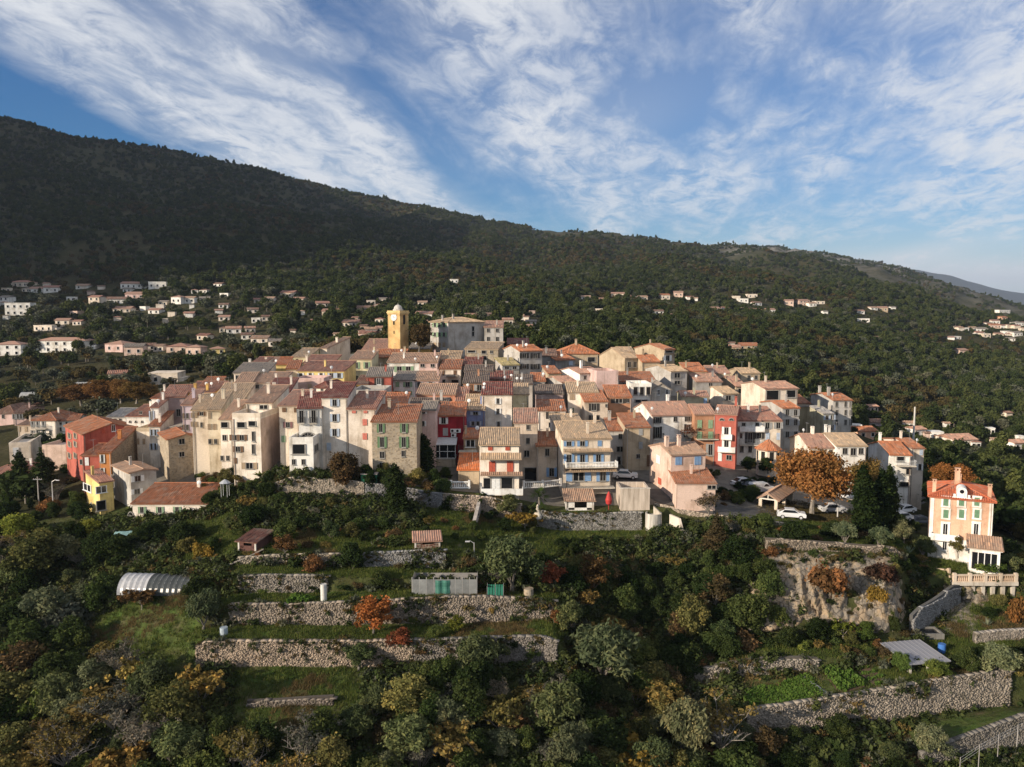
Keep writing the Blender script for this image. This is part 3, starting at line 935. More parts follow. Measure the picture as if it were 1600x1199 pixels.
def H(label, xs, ye, D, wall, roof, rt='G', side=None, ry=None, yb=None, yaw=None, dep=8.0, W=(), ch=(), dish=(), name='house',
      pitch=.30, wm='plaster', over=.35, cornice=True, group='houses of the hill village', cat='house', doors=(), sidecol=None):
    x0, x1 = xs
    if yaw is not None:
        yw = math.radians(yaw); xm = (x0 + x1) / 2
        c = P(xm, 600, D); dr = Vector((math.cos(yw), math.sin(yw), 0))

        def on(px):
            r = ray(px, 600); k = r.x / r.y
            return c + dr * ((k * c.y - c.x) / (dr.x - k * dr.y))
        a, b = on(x0), on(x1)
    else:
        yw, a, b = solve(x0, x1, side, dep, D)
    h = House(); h.yaw = yw
    mid = (a + b) / 2
    w = (b - a).length
    # eave height at the facade's middle
    xm = (pix((a.x, a.y, CAMZ))[0] + pix((b.x, b.y, CAMZ))[0]) / 2
    ze = P((x0 + x1) / 2, ye, mid.y).z
    dr = Vector((math.cos(yw), math.sin(yw), 0)); bk = Vector((-math.sin(yw), math.cos(yw), 0))
    zb = min(ground(q.x, q.y) for q in (a, b, a + bk * dep, b + bk * dep)) - .4
    if yb is not None: zb = min(zb, P((x0 + x1) / 2, yb, mid.y).z)
    if ze - zb < 2.2: zb = ze - 2.2
    hh = ze - zb
    h.w, h.dep, h.h, h.D = w, dep, hh, mid.y
    root = empty(name, (mid.x, mid.y, zb), yw)
    tag(root, label, cat, group)
    h.root = root
    h.org = Vector((mid.x, mid.y, zb)); h.dr = dr; h.bk = bk
    rise_run = {'G': dep / 2, 'S': dep, 'F': w / 2, 'H': min(dep, w) / 2, 'T': 0, 'L': w, 'R': w}[rt]
    if ry is not None and rise_run:
        q = mid + bk * (dep / 2 if rt in 'GH' else dep if rt == 'S' else dep * .5)
        zr = P(pix((q.x, q.y, ze))[0], ry, q.y).z
        pitch = min(max((zr - ze) / rise_run, .16), .62)
    h.pitch, h.rt = pitch, rt
    hw = w / 2

    def zroof(x, y):
        if rt == 'G': return hh + pitch * min(y, dep - y)
        if rt == 'S': return hh + pitch * y
        if rt == 'F': return hh + pitch * min(x + hw, hw - x)
        if rt == 'H': return hh + pitch * min(y, dep - y, x + hw, hw - x)
        if rt == 'L': return hh + pitch * (hw - x)
        if rt == 'R': return hh + pitch * (x + hw)
        return hh
    h.zroof = zroof
    # ---- walls
    m = MB()
    F0, F1, B1, B0 = (-hw, 0), (hw, 0), (hw, dep), (-hw, dep)
    zz = lambda q: zroof(*q)
    ee = .06
    def side_poly(p, q, ridge=None):
        pts = [(p[0], p[1], 0), (q[0], q[1], 0), (q[0], q[1], zz(q) - ee)]
        if ridge: pts.append((ridge[0], ridge[1], zz(ridge) - ee))
        pts.append((p[0], p[1], zz(p) - ee))
        m.face(pts)
    rf = rt == 'F'; rg = rt == 'G'
    side_poly(F0, F1, (0, 0) if rf else None)
    side_poly(F1, B1, (hw, dep / 2) if rg else None)
    side_poly(B1, B0, (0, dep) if rf else None)
    side_poly(B0, F0, (-hw, dep / 2) if rg else None)
    if rt == 'T': m.face([(q[0], q[1], hh - ee) for q in (F0, F1, B1, B0)])
    h.wall = m.build('wall', M[wm], root, C.get(wall, wall))
    if sidecol:
        m = MB(); fc_, col_, mt_ = sidecol; x = (hw + .025) if fc_ == 'r' else (-hw - .025)
        pts = [(x, .03, 0), (x, dep - .03, 0), (x, dep - .03, zz(F0 if rt != 'S' else B0) - .3), (x, .03, zz(F0) - .3)]
        if rg: pts.insert(3, (x, dep / 2, zz((hw, dep / 2)) - .3))
        m.face(pts if fc_ == 'r' else pts[::-1]); m.build('side_wall', M[mt_], root, C.get(col_, col_))
    # ---- roof
    r = MB(); o = over; sp = .30 if D < 145 else .40
    if D > 230: sp = .55
    k = math.sqrt(1 + pitch * pitch)
    rc = RC.get(roof, roof)
    if rt in 'GS':
        run = dep / 2 if rt == 'G' else dep
        def plane(sgn):
            ya, yr = (-o, run) if sgn > 0 else (dep + o, run)
            if rt == 'S': yr = dep + .15
            z0 = hh - pitch * o; z1 = hh + pitch * (run if rt == 'G' else dep + .15)
            g = .22
            A, Bq = (-hw - g, ya, z0), (hw + g, ya, z0)
            pts = [A, Bq, (hw + g, yr, z1), (-hw - g, yr, z1)]
            if sgn < 0: pts = [Bq, A, pts[3], pts[2]]
            slab(r, pts)
            up = Vector((0, (yr - ya), z1 - z0)); T = up.length
            tile_plane(r, pts[0], pts[1], up, lambda s: T, sp)
        plane(1)
        if rt == 'G': plane(-1)
        yr = dep / 2 if rt == 'G' else dep + .15
        zr = hh + pitch * yr
        r.tube([(-hw - .22, yr, zr + .05), (hw + .22, yr, zr + .05)], [.12, .12], 5, 0, .6)
    elif rt in 'FLR':
        z1 = hh + pitch * (hw if rt == 'F' else w)
        def plane(sgn):
            xa = (-hw - o) if sgn > 0 else (hw + o)
            xr = 0 if rt == 'F' else (hw + .15) * sgn
            z0 = hh - pitch * o; zt = z1 + (0 if rt == 'F' else .15 * pitch)
            g = .25
            pts = [(xa, dep + g, z0), (xa, -g, z0), (xr, -g, zt), (xr, dep + g, zt)]
            if sgn < 0: pts = [pts[1], pts[0], pts[3], pts[2]]
            slab(r, pts)
            up = Vector((xr - xa, 0, zt - z0)); T = up.length
            tile_plane(r, pts[0], pts[1], up, lambda s: T, sp)
        if rt in 'FR': plane(1)
        if rt in 'FL': plane(-1)
        if rt == 'F': r.tube([(0, -.25, z1 + .05), (0, dep + .25, z1 + .05)], [.12, .12], 5, 0, .6)
    elif rt == 'H':
        run = min(dep, w) / 2
        X0, X1, Y0, Y1 = -hw - o, hw + o, -o, dep + o; z0 = hh - pitch * o
        rr = min(X1 - X0, Y1 - Y0) / 2; zt = z0 + pitch * rr
        if w >= dep: R0, R1 = (X0 + rr, (Y0 + Y1) / 2, zt), (X1 - rr, (Y0 + Y1) / 2, zt)
        else: R0, R1 = (0, Y0 + rr, zt), (0, Y1 - rr, zt)
        c4 = [(X0, Y0, z0), (X1, Y0, z0), (X1, Y1, z0), (X0, Y1, z0)]
        if w >= dep: polys = [[c4[0], c4[1], R1, R0], [c4[1], c4[2], R1], [c4[2], c4[3], R0, R1], [c4[3], c4[0], R0]]
        else: polys = [[c4[0], c4[1], R0], [c4[1], c4[2], R1, R0], [c4[2], c4[3], R1], [c4[3], c4[0], R0, R1]]
        r.face([(q[0], q[1], q[2] - .14) for q in c4][::-1], 0, .2)
        for i in range(4):
            p, q = c4[i], c4[(i + 1) % 4]
            r.face([p, (p[0], p[1], p[2] - .14), (q[0], q[1], q[2] - .14), q], 0, .45)
        for pl in polys:
            r.face(pl, 0, .3)
            A, Bq = Vector(pl[0]), Vector(pl[1]); L = (Bq - A).length
            e = (Bq - A).normalized(); inn = Vector((-e.y, e.x, 0)); up = (inn + Vector((0, 0, pitch))).normalized()
            tile_plane(r, A, Bq, up, lambda s, L=L: min(s, L - s, rr) * k, sp)
        for p in c4:
            e = R0 if (Vector(p) - Vector(R0)).length < (Vector(p) - Vector(R1)).length else R1
            r.tube([(p[0], p[1], p[2] + .06), (e[0], e[1], e[2] + .06)], [.11, .11], 5, 0, .65)
        r.tube([(R0[0], R0[1], R0[2] + .06), (R1[0], R1[1], R1[2] + .06)], [.12, .12], 5, 0, .65)
    if rt == 'T':
        t = .25
        r.box((0, t / 2 - .02, hh + .3), (w + .04, t, .7)); r.box((0, dep - t / 2 + .02, hh + .3), (w + .04, t, .7))
        r.box((-hw + t / 2 - .02, dep / 2, hh + .302), (t, dep - 2 * t, .7)); r.box((hw - t / 2 + .02, dep / 2, hh + .302), (t, dep - 2 * t, .7))
        h.roof = r.build('parapet', M['plaster'], root, C.get(roof, roof) if roof in C else C.get(wall, wall))
    else:
        h.roof = r.build('roof', M['tile'], root, rc)
        if cornice and rt in 'GSH' and D < 240:
            c = MB(); c.box((0, -.09, hh - .22), (w + .1, .16, .2)); c.box((0, -.05, hh - .38), (w + .06, .1, .12))
            if rt == 'G': c.box((0, dep + .09, hh - .22), (w + .1, .16, .2))
            c.build('cornice', M['plaster'], root, tuple(min(.8, q * 1.12) for q in C.get(wall, wall)))
    # ---- openings
    for spec in W: windows(h, *spec)
    for spec in doors: door(h, *spec)
    for cx, fr in ch:
        u = local(h, 'f', cx, ye)[0]; u = max(-hw + .5, min(hw - .5, u)); y = dep * fr
        o_ = obj_from('chimney', U['chimney'], h.roof, C.get(wall, wall), (u, y, zroof(u, y) + .35))
        s = R.uniform(.62, .92); o_.scale = (s, s * R.uniform(.8, 1.2), R.uniform(.65, 1.0))
    for cx, fr in dish:
        u = local(h, 'f', cx, ye)[0]; u = max(-hw + .3, min(hw - .3, u)); y = dep * fr
        o_ = obj_from('satellite_dish', U['dish'], root, SC['white'], (u, y, zroof(u, y) + .35), None, R.uniform(-.3, .5) - yw)
        s = R.uniform(.58, .78); o_.scale = (s, s, s)
    # rainwater pipe, aerial and a spare chimney so that no two roofs look alike
    rr = random.Random(int(x0 * 31 + ye * 7))
    if D < 235 and rr.random() < .6 and hh > 3:
        m = MB(); x = (hw - .18) * rr.choice((-1, 1)); m.tube([(x, -.1, .1), (x, -.1, hh - .3)], [.055, .055], 5); m.build('drainpipe', M['metal'], root, rr.choice(((.30, .22, .17), (.42, .40, .37), (.20, .18, .16))))
    if rt != 'T' and rr.random() < .5:
        u, y = rr.uniform(-hw * .7, hw * .7), dep * rr.uniform(.25, .6); o_ = obj_from('aerial', U['aerial'], root, (.25, .25, .25), (u, y, zroof(u, y)), None, rr.uniform(0, 3))
    if rt != 'T' and not ch and rr.random() < .55:
        u, y = rr.uniform(-hw * .8, hw * .8), dep * rr.uniform(.35, .7); o_ = obj_from('chimney', U['chimney'], h.roof, C.get(wall, wall), (u, y, zroof(u, y) + .3), (.6, .6, .75))
    HOUSES.append(h)
    return h


def local(h, face, px, py):
    """facade coordinates (along the face, height) of photo pixel (px, py) on face f/l/r"""
    if face == 'f': o, d, nrm = h.org, h.dr, -h.bk
    elif face == 'l': o, d, nrm = h.org - h.dr * (h.w / 2), -h.bk, -h.dr
    else: o, d, nrm = h.org + h.dr * (h.w / 2), h.bk, h.dr
    r = ray(px, py); c = Vector((0, 0, CAMZ))
    den = r.dot(nrm)
    if abs(den) < 1e-5: return 0, 0
    p = c + r * ((o - c).dot(nrm) / den)
    return (p - o).dot(d), p.z - h.org.z


def place(h, face, u, z, off):
    """parent-space location and rotation for something on a face"""
    if face == 'f': return (u, -off, z), 0.0
    if face == 'l': return (-h.w / 2 - off, -u, z), -PI / 2
    return (h.w / 2 + off, u, z), PI / 2


def rect(h, face, px, py, w, hp):
    u0, z = local(h, face, px - w / 2, py); u1, _ = local(h, face, px + w / 2, py)
    _, za = local(h, face, px, py - hp / 2); _, zb = local(h, face, px, py + hp / 2)
    return (u0 + u1) / 2, (za + zb) / 2, abs(u1 - u0), abs(za - zb)


def windows(h, face, cols, rows, w, hp, style='p', col='white', fcol=None):
    """style: p plain, s shutters open beside it, c shutters closed over it, a arched, o open dark loggia"""
    for px in cols:
        for py in rows:
            u, z, ww, wh = rect(h, face, px, py, w, hp)
            one_window(h, face, u, z, ww, wh, style, col, fcol)


def one_window(h, face, u, z, ww, wh, style='p', col='white', fcol=None):
    sc = SC.get(col) or C.get(col) or col
    fc = (SC.get(fcol) or C.get(fcol) or fcol) if fcol else (.30, .28, .25)
    if style == 'c':
        loc, rz = place(h, face, u, z, .06)
        for s in (-1, 1):
            l2, _ = place(h, face, u + s * ww * .25 * 1.0, z, .06)
            obj_from('shutter', U['shutter'], h.root, sc, l2, (ww * .49, 1, wh), rz)
        return
    loc, rz = place(h, face, u, z, .05)
    if style == 'o':
        f = obj_from('window', U['single'], h.root, fc, loc, (ww, 1.2, wh), rz)
    elif style == 'a':
        f = obj_from('window', U['arch'], h.root, fc, loc, (ww, 1, wh * 1.0), rz)
        obj_from('pane', U['archpane'], f, None, (0, -.005, 0)); return f
    else:
        f = obj_from('window', U['frame'], h.root, fc, loc, (ww, 1, wh), rz)
    obj_from('pane', U['pane'], f, None, (0, .02, 0))
    if style == 's':
        for s in (-1, 1):
            l2, _ = place(h, face, u + s * ww * .77, z, .05)
            obj_from('shutter', U['shutter'], h.root, sc, l2, (ww * .5, 1, wh * 1.02), rz)
    return f


def door(h, face, px, py, w, hp, col='brown'):
    u, z, ww, wh = rect(h, face, px, py, w, hp)
    loc, rz = place(h, face, u, z, .05)
    return obj_from('door', U['door'], h.root, SC.get(col) or C.get(col) or col, loc, (ww, 1, wh), rz)


def balcony(h, px0, px1, py, depth=1.2, rail='metal', col='dark', face='f', slabc=None):
    """slab with railing along a facade between two pixels; py is the floor"""
    u0, z = local(h, face, px0, py); u1, _ = local(h, face, px1, py)
    uc, L = (u0 + u1) / 2, abs(u1 - u0)
    loc, rz = place(h, face, uc, z, depth / 2)
    m = MB(); m.box((0, 0, 0), (L, depth, .16))
    o = m.build('balcony', M['plaster'], h.root, slabc or (.55, .5, .42)); o.location = loc; o.rotation_euler = (0, 0, rz)
    g = MB(); hgt = .95; f = -depth / 2 + .05
    if rail == 'metal':
        n = max(4, int(L / .16))
        for i in range(n + 1): g.box((-L / 2 + .03 + (L - .06) * i / n, f, hgt / 2 + .05), (.025, .025, hgt))
        for s in (-1, 1):
            for i in range(5): g.box((s * (L / 2 - .03), f + depth * i / 5, hgt / 2 + .05), (.025, .025, hgt))
            g.box((s * (L / 2 - .03), 0, hgt + .09), (.05, depth, .05))
        g.box((0, f, hgt + .09), (L, .05, .05)); mm = M['metal']
    elif rail == 'balusters':
        n = max(4, int(L / .24))
        for i in range(n + 1): g.lathe((-L / 2 + .1 + (L - .2) * i / n, f, .08), [(.05, 0), (.09, .2), (.05, .5), (.07, .72)], 6)
        g.box((0, f, .86), (L, .2, .12)); mm = M['plaster']
        for s in (-1, 1): g.box((s * (L / 2 - .1), f, .5), (.22, .24, .9)); g.box((s * (L / 2 - .08), .1, .5), (.12, depth - .24, .85))
    else:
        g.box((0, f, .5), (L, .12, .95)); mm = M['plaster']
        for s in (-1, 1): g.box((s * (L / 2 - .06), .06, .5), (.12, depth - .13, .95))
    g.build('railing', mm, o, SC.get(col) or C.get(col) or col)
    return o


def lean_roof(h, px0, px1, py, depth=1.6, col='tan', drop=.45, face='f'):
    """strip of tiled lean-to roof along a facade, its upper edge at py"""
    u0, z = local(h, face, px0, py); u1, _ = local(h, face, px1, py)
    m = MB()
    pts = [(u0, -depth, z - drop), (u1, -depth, z - drop), (u1, 0, z), (u0, 0, z)]
    slab(m, pts, .12); up = Vector((0, depth, drop)); T = up.length
    tile_plane(m, pts[0], pts[1], up, lambda s: T, .3)
    return m.build('lean_to_roof', M['tile'], h.root, RC.get(col, col))


def canopy_glass(h, px0, px1, py0, py1, depth=3.0):
    """glazed veranda in front of a facade: white posts, panes, sloping white roof"""
    u0, zt = local(h, 'f', px0, py0); u1, zb = local(h, 'f', px1, py1)
    L = u1 - u0; m = MB(); H_ = zt - zb
    n = max(3, int(round(L / 1.3)))
    for i in range(n + 1): m.box((u0 + L * i / n, -depth, zb + H_ / 2), (.09, .09, H_))
    for fz in (0.02, .5, .98): m.box(((u0 + u1) / 2, -depth, zb + H_ * fz), (L, .08, .08))
    for s in (u0, u1): m.box((s, -depth / 2, zb + H_ * .98), (.08, depth, .08)); m.box((s, -depth / 2, zb + .04), (.08, depth, .08))
    o = m.build('veranda', M['paint'], h.root, SC['white'])
    g = MB()
    for i in range(n):
        for j in (0, 1): g.box((u0 + L * (i + .5) / n, -depth + .02, zb + H_ * (.26 + .48 * j)), (L / n - .1, .02, H_ * .46 - .05))
    g.build('pane', M['glass'], o)
    r = MB()
    slab(r, [(u0 - .2, -depth - .3, zt + .05), (u1 + .2, -depth - .3, zt + .05), (u1 + .2, -.03, zt + .75), (u0 - .2, -.03, zt + .75)], .1)
    n = int(L / .8)
    for i in range(n + 1):
        x = u0 - .2 + (L + .4) * i / n
        r.tube([(x, -depth - .3, zt + .07), (x, -.03, zt + .77)], [.03, .03], 4)
    r.build('veranda_roof', M['paint'], o, (.6, .6, .6))
    f = MB(); f.box(((u0 + u1) / 2, -depth / 2, zb - .1), (L + .2, depth, .2)); f.build('veranda_floor', M['plaster'], o, C['grey'])
    b = MB(); b.box(((u0 + u1) / 2, -depth / 2 + .05, (zb - .2) / 2), (L, depth - .1, zb - .2)); b.build('veranda_base', M['plaster'], o, C['stone'])
    return o
# ================================================================== the village, front rows first
# --- front row, from the tall cream block to the pink house
h = H('tall cream tenement with loggias and a blank pink end wall', (361, 405), 652, 125, 'ivory', 'cream', 'T', 437, yb=740, dep=9, sidecol=('r', (.60, .46, .38), 'plaster'),
      W=[('f', [377], [664], 14, 9, 'o', 'brown'), ('f', [394], [662], 12, 8, 'o', 'brown'), ('f', [367, 378], [684], 8, 9, 's', 'brown'), ('f', [396], [682, 702], 5, 16, 'p'),
         ('f', [372], [702], 8, 9, 's', 'brown'), ('f', [390], [728], 12, 10, 's', 'tan')], doors=[('f', 368, 720, 5, 9, 'brown')])
H('set-back cream attic storey with a wide dark window', (384, 424), 629, 131, 'ivory', 'tan', 'S', 452, ry=608, dep=11, W=[('f', [412], [635], 14, 9, 'p')], ch=[(405, .5)])
H('cream tenement bay with one loggia under a tan roof', (342, 361), 654, 128, 'ivory', 'tan', 'S', None, dep=7, W=[('f', [351], [664], 12, 9, 'o', 'brown'), ('f', [351], [684], 7, 9, 'p'), ('f', [347, 356], [716], 5, 8, 'p')])
H('pale narrow house with long closed shutters', (323, 343), 640, 132, (.64, .56, .42), 'straw', 'S', 362, ry=622, dep=12,
  W=[('f', [327], [647], 4, 14, 'c', 'tan'), ('f', [327, 335], [667], 5, 9, 'c', 'tan'), ('f', [328, 337], [690], 5, 8, 'p')], ch=[(338, .55)])
H('cream row house with three small shuttered windows', (298, 323), 640, 136, 'cream', 'straw', 'S', 340, ry=628, dep=10,
  W=[('f', [300, 306], [649, 663], 4, 8, 'c', 'tan'), ('f', [315], [646], 6, 7, 's', 'brown'), ('f', [315], [664], 4, 8, 'p')], dish=[(322, .6)])
H('lilac-tinted row house at the end of the cream row', (283, 298), 632, 140, 'lilac', 'pinkish', 'S', 318, ry=619, dep=10, W=[('f', [287, 293], [650, 668], 4, 9, 'p')], ch=[(296, .4)])
H('cream house with a tan roof and brown shutters beside the arched window', (435, 466), 633, 127, 'cream', 'pinkish', 'S', None, ry=615, yb=742, dep=9,
  W=[('f', [444], [639], 6, 10, 'c', 'brown'), ('f', [461], [640], 3, 9, 'c', 'brown'), ('f', [450], [664], 7, 9, 's', 'mauve'), ('f', [443], [686], 6, 10, 'c', 'pgreen')], ch=[(464, .5)])
h = H('white house with a half-round window and two french windows', (465, 502), 637, 125, 'white', 'wine', 'S', 506, ry=620, yb=742, dep=9,
      W=[('f', [471, 490], [650], 7, 23, 's', 'grey'), ('f', [481], [675], 24, 15, 'a')])
balcony(h, 466, 476, 662, .5, 'metal', 'dark'); balcony(h, 484, 495, 662, .5, 'metal', 'dark')
h = H('white terrace block with a broad dark veranda opening', (449, 487), 690, 121, 'white', 'white', 'T', 501, yb=734, dep=6,
      W=[('f', [467], [702], 22, 16, 'o', 'grey'), ('f', [459, 474], [722], 6, 9, 'p'), ('r', [494], [700], 6, 12, 'p')])
H('tall cream house with pale shutters under a red roof', (502, 542), 620, 126, 'ivory', 'wine', 'S', 556, ry=606, yb=745, dep=9,
  W=[('f', [523], [629, 653, 676], 7, 12, 's', 'lblue'), ('f', [514], [698], 7, 12, 'c', 'lblue')])
H('pale house with coral shutters and a stained front', (543, 586), 638, 126, 'pale', 'rosy', 'S', None, ry=617, yb=745, dep=10,
  W=[('f', [553, 571], [643], 6, 6, 'c', 'coral'), ('f', [570], [660, 682], 7, 10, 'c', 'coral')])
h = H('stone house with dark green shutters and red tiled roof', (580, 650), 658, 123, 'stone', 'rust', 'S', 659, ry=643, yb=742, dep=9, wm='rubble',
      W=[('f', [595, 631], [668], 6, 16, 's', 'green'), ('f', [597, 631], [691], 7, 17, 's', 'green'), ('f', [597], [711, 728], 8, 11, 'p'), ('f', [630], [709], 6, 10, 'p')], ch=[(600, .7)])
H('small house with a rusty roof behind the stone house', (588, 634), 631, 136, 'ivory', 'orange', 'S', 640, ry=616, dep=7, W=[('f', [602], [635], 9, 7, 'p'), ('f', [611], [635], 8, 7, 'c', 'grey')], dish=[(633, .6)])
H('pinkish narrow house squeezed beside the crimson house', (657, 680), 640, 134, 'rose', 'grey', 'G', None, ry=627, dep=9, W=[('f', [662], [644], 5, 5, 's', 'white'), ('f', [661], [662], 5, 8, 's', 'white')])
h = H('crimson house with white shutters and a glazed veranda', (679, 726), 649, 138, 'crimson', 'orange', 'S', 729, ry=638, dep=8,
      W=[('f', [693], [657], 7, 11, 's', 'white')], doors=[('f', 696, 675, 8, 12, 'grey')])
for px_, py_ in ((708, 673), (716, 673), (709, 680)):
    u_, z_ = local(h, 'f', px_, py_); obj_from('air_conditioner', U['ac'], h.root, SC['white'], (u_, -.2, z_))
canopy_glass(h, 677, 713, 690, 711, 3.2)
h = H('small orange-roofed annex with a railed balcony', (724, 747), 684, 134, 'tan', 'orange', 'S', None, ry=673, dep=5, W=[('f', [735], [693], 15, 12, 'p', 'white', 'white')], dish=[(747, .5)])
balcony(h, 717, 746, 704, 1.6, 'metal', 'dark')
H('low shed under a bright orange roof', (715, 748), 733, 126, 'tan', (.55, .17, .06), 'S', None, ry=709, dep=6, cornice=False, yb=742, pitch=.6)
H('blue house with dark windows between cream walls', (729, 757), 640, 146, 'blue', 'straw', 'S', None, ry=628, dep=7, W=[('f', [743], [645], 8, 7, 's', 'lblue'), ('f', [739, 747], [662], 5, 7, 's', 'lblue')], dish=[(731, .4)])
h = H('tall plain cream house with white shutters and wine-red roof', (753, 800), 616, 148, 'ivory', 'wine', 'S', None, ry=603, dep=9, W=[('f', [778], [627, 643], 5, 9, 's', 'white'), ('f', [779], [664], 4, 11, 's', 'pgrey')], dish=[(752, .2), (754, .5)])
h = H('white house with red shutters, stacked tiled roofs and a garage', (749, 811), 694, 121, 'ivory', 'straw', 'S', None, ry=677, yb=770, dep=8, over=.5,
      W=[('f', [766, 793], [699], 7, 10, 'c', 'red'), ('f', [769, 797], [729], 10, 16, 'c', 'red'), ('f', [761], [756], 12, 19, 'o', 'grey'), ('f', [792], [755], 20, 18, 'o', 'grey')], doors=[('f', 775, 757, 13, 20, 'white')])
lean_roof(h, 751, 815, 708, 1.3, 'straw', .75); lean_roof(h, 751, 817, 738, 1.2, 'tan', .25)
balcony(h, 752, 817, 770, 1.6, 'wall', 'white')
H('beige house with a striped red and tan roof', (804, 840), 660, 132, 'beige', 'pinkish', 'S', None, ry=648, yb=766, dep=8,
  W=[('f', [825], [667, 689], 6, 10, 'p'), ('f', [823], [709], 9, 11, 'p'), ('f', [829], [741], 22, 22, 'o', 'dark')])
H('low house with a patched tile roof beside the blue-shuttered house', (839, 871), 696, 131, 'beige', 'rust', 'S', None, ry=681, yb=766, dep=7, W=[('f', [855], [707], 7, 12, 'p'), ('f', [862], [738], 8, 14, 's', 'blue')])
h = H('four-storey house with bright blue shutters and white balconies', (880, 956), 685, 126, 'cream', 'straw', 'S', 867, ry=668, yb=765, dep=9,
      W=[('f', [889, 910], [692], 8, 11, 's', 'blue'), ('f', [937], [692], 6, 11, 'c', 'blue'), ('f', [889, 910, 935], [717], 8, 14, 's', 'blue'), ('f', [904], [744], 19, 16, 's', 'blue'), ('f', [942], [744], 10, 16, 's', 'blue')], ch=[(922, .25), (944, .9)])
lean_roof(h, 880, 956, 702, 1.1, 'straw', .25); balcony(h, 882, 962, 729, 1.5, 'balusters', 'white'); lean_roof(h, 881, 962, 733, 1.3, 'straw', .2); balcony(h, 884, 958, 761, 1.5, 'metal', 'dark')
H('pale upper storey rising behind the blue-shuttered house', (868, 912), 663, 138, 'ivory', 'straw', 'S', 860, ry=651, dep=6, W=[('f', [893], [667], 8, 5, 'p')])
H('narrow grey house with a round-headed garage door', (953, 980), 672, 141, 'grey', 'rust', 'S', None, ry=662, dep=7, W=[('f', [969], [682], 6, 9, 'p'), ('f', [969], [702], 13, 9, 'p'), ('f', [967], [720], 6, 14, 'o', 'dark')], ch=[(958, .8)])
H('tall brown house with small grey shutters by the village street', (980, 1017), 667, 138, 'tan', 'rust', 'S', 966, ry=655, dep=8, W=[('f', [1001], [675, 696], 6, 11, 'c', 'grey'), ('f', [997], [713], 6, 7, 'p')], doors=[('f', 1013, 720, 5, 18, 'brown')])
h = H('pink detached house with blue-grey shutters at the road bend', (1051, 1105), 709, 124, 'pink', 'tan', 'G', 1018, ry=692, yb=775, dep=8.5,
      W=[('f', [1060, 1090], [720], 10, 13, 'c', 'blue'), ('l', [1029], [718], 6, 13, 'c', 'white')], ch=[(1048, .35), (1073, .35)], doors=[('l', 1031, 752, 5, 10, 'red')])
h = H('low pink garage with a rust-red tiled roof', (1060, 1122), 754, 119, 'pink', 'rust', 'S', None, ry=743, yb=782, dep=6, W=[('f', [1112], [761], 15, 7, 'p')])
# --- second row, right half
h = H('big white house with dark shutters and a wide terracotta roof', (1020, 1086), 648, 147, 'white', 'pinkish', 'G', 992, ry=628, dep=11,
      W=[('f', [1027], [656], 6, 11, 's', 'dark'), ('f', [1055], [655], 6, 8, 'p'), ('f', [1076], [653], 6, 11, 's', 'dark'), ('f', [1027], [676], 7, 18, 's', 'dark'), ('f', [1076], [673], 7, 20, 's', 'dark')], ch=[(1062, .6)], dish=[(1021, .1)])
balcony(h, 1020, 1036, 686, .8, 'metal', 'dark'); balcony(h, 1068, 1084, 684, .8, 'metal', 'dark')
h = H('ochre-orange house with pale green shutters and a dark balcony', (1087, 1119), 647, 145, 'rust', 'pinkish', 'G', None, ry=632, dep=10, W=[('f', [1093, 1110], [663, 681], 7, 13, 'c', 'pgreen'), ('f', [1110], [703], 7, 18, 's', 'grey'), ('f', [1093], [703], 7, 14, 'c', 'rust')])
balcony(h, 1088, 1121, 686, .9, 'metal', 'dgreen')
h = H('brick-red house with white arched windows and balconies', (1119, 1152), 647, 144, 'brick', 'pinkish', 'G', 1158, ry=634, dep=10, W=[('f', [1128, 1143], [653], 9, 9, 'a'), ('f', [1135], [674], 7, 13, 's', 'white'), ('f', [1135], [693], 7, 13, 's', 'white'), ('f', [1139], [715], 9, 8, 'p')], ch=[(1147, .5)], dish=[(1121, .02)], doors=[('f', 1125, 714, 6, 13, 'white')])
balcony(h, 1127, 1144, 686, .7, 'wall', 'white'); balcony(h, 1122, 1149, 705, .9, 'wall', 'white')
h = H('white house with a long balcony and dark windows', (1154, 1193), 657, 147, 'white', 'rosy', 'S', None, ry=641, dep=9, W=[('f', [1162, 1183], [662], 6, 8, 'p'), ('f', [1172], [684], 8, 17, 's', 'dark'), ('f', [1186], [681], 8, 9, 's', 'dark'), ('f', [1158], [681], 4, 8, 'p'), ('f', [1172, 1159], [702], 6, 10, 'p')])
balcony(h, 1154, 1193, 674, .7, 'wall', 'white'); balcony(h, 1154, 1193, 695, .9, 'metal', 'grey')
H('cream house with grey shutters next to the long-balcony house', (1193, 1223), 657, 147, 'cream', 'rosy', 'S', None, ry=641, dep=9, W=[('f', [1199, 1216], [665], 7, 10, 's', 'grey'), ('f', [1199, 1216], [682], 6, 11, 'c', 'lblue')])
H('three-storey grey house with blue-grey shutters and a lit white gable', (1224, 1250), 637, 158, 'grey', 'orange', 'G', 1190, ry=627, dep=10, W=[('f', [1230, 1243], [645, 660, 679], 6, 10, 's', 'grey')])
H('tall cream house with rooftop terrace and an open loggia', (1196, 1247), 607, 168, 'cream', 'pinkish', 'G', 1159, ry=598, dep=12, W=[('f', [1207], [617], 22, 17, 'o', 'dgrey'), ('f', [1236], [615], 16, 13, 'o', 'brown')], dish=[(1210, .9)])
H('olive-grey house with a blank side wall and small windows', (1288, 1304), 646, 165, 'olive', 'lead', 'G', 1250, ry=636, dep=11, W=[('f', [1292, 1300], [652, 668], 5, 8, 's', 'lblue')])
H('tall grey house with long dark windows and red roof', (1303, 1332), 625, 172, 'grey', 'rust', 'G', 1268, ry=614, dep=11, W=[('f', [1307, 1321, 1329], [632, 645, 660], 4, 9, 'p')], ch=[(1290, .3), (1288, .7)], dish=[(1296, .1)])
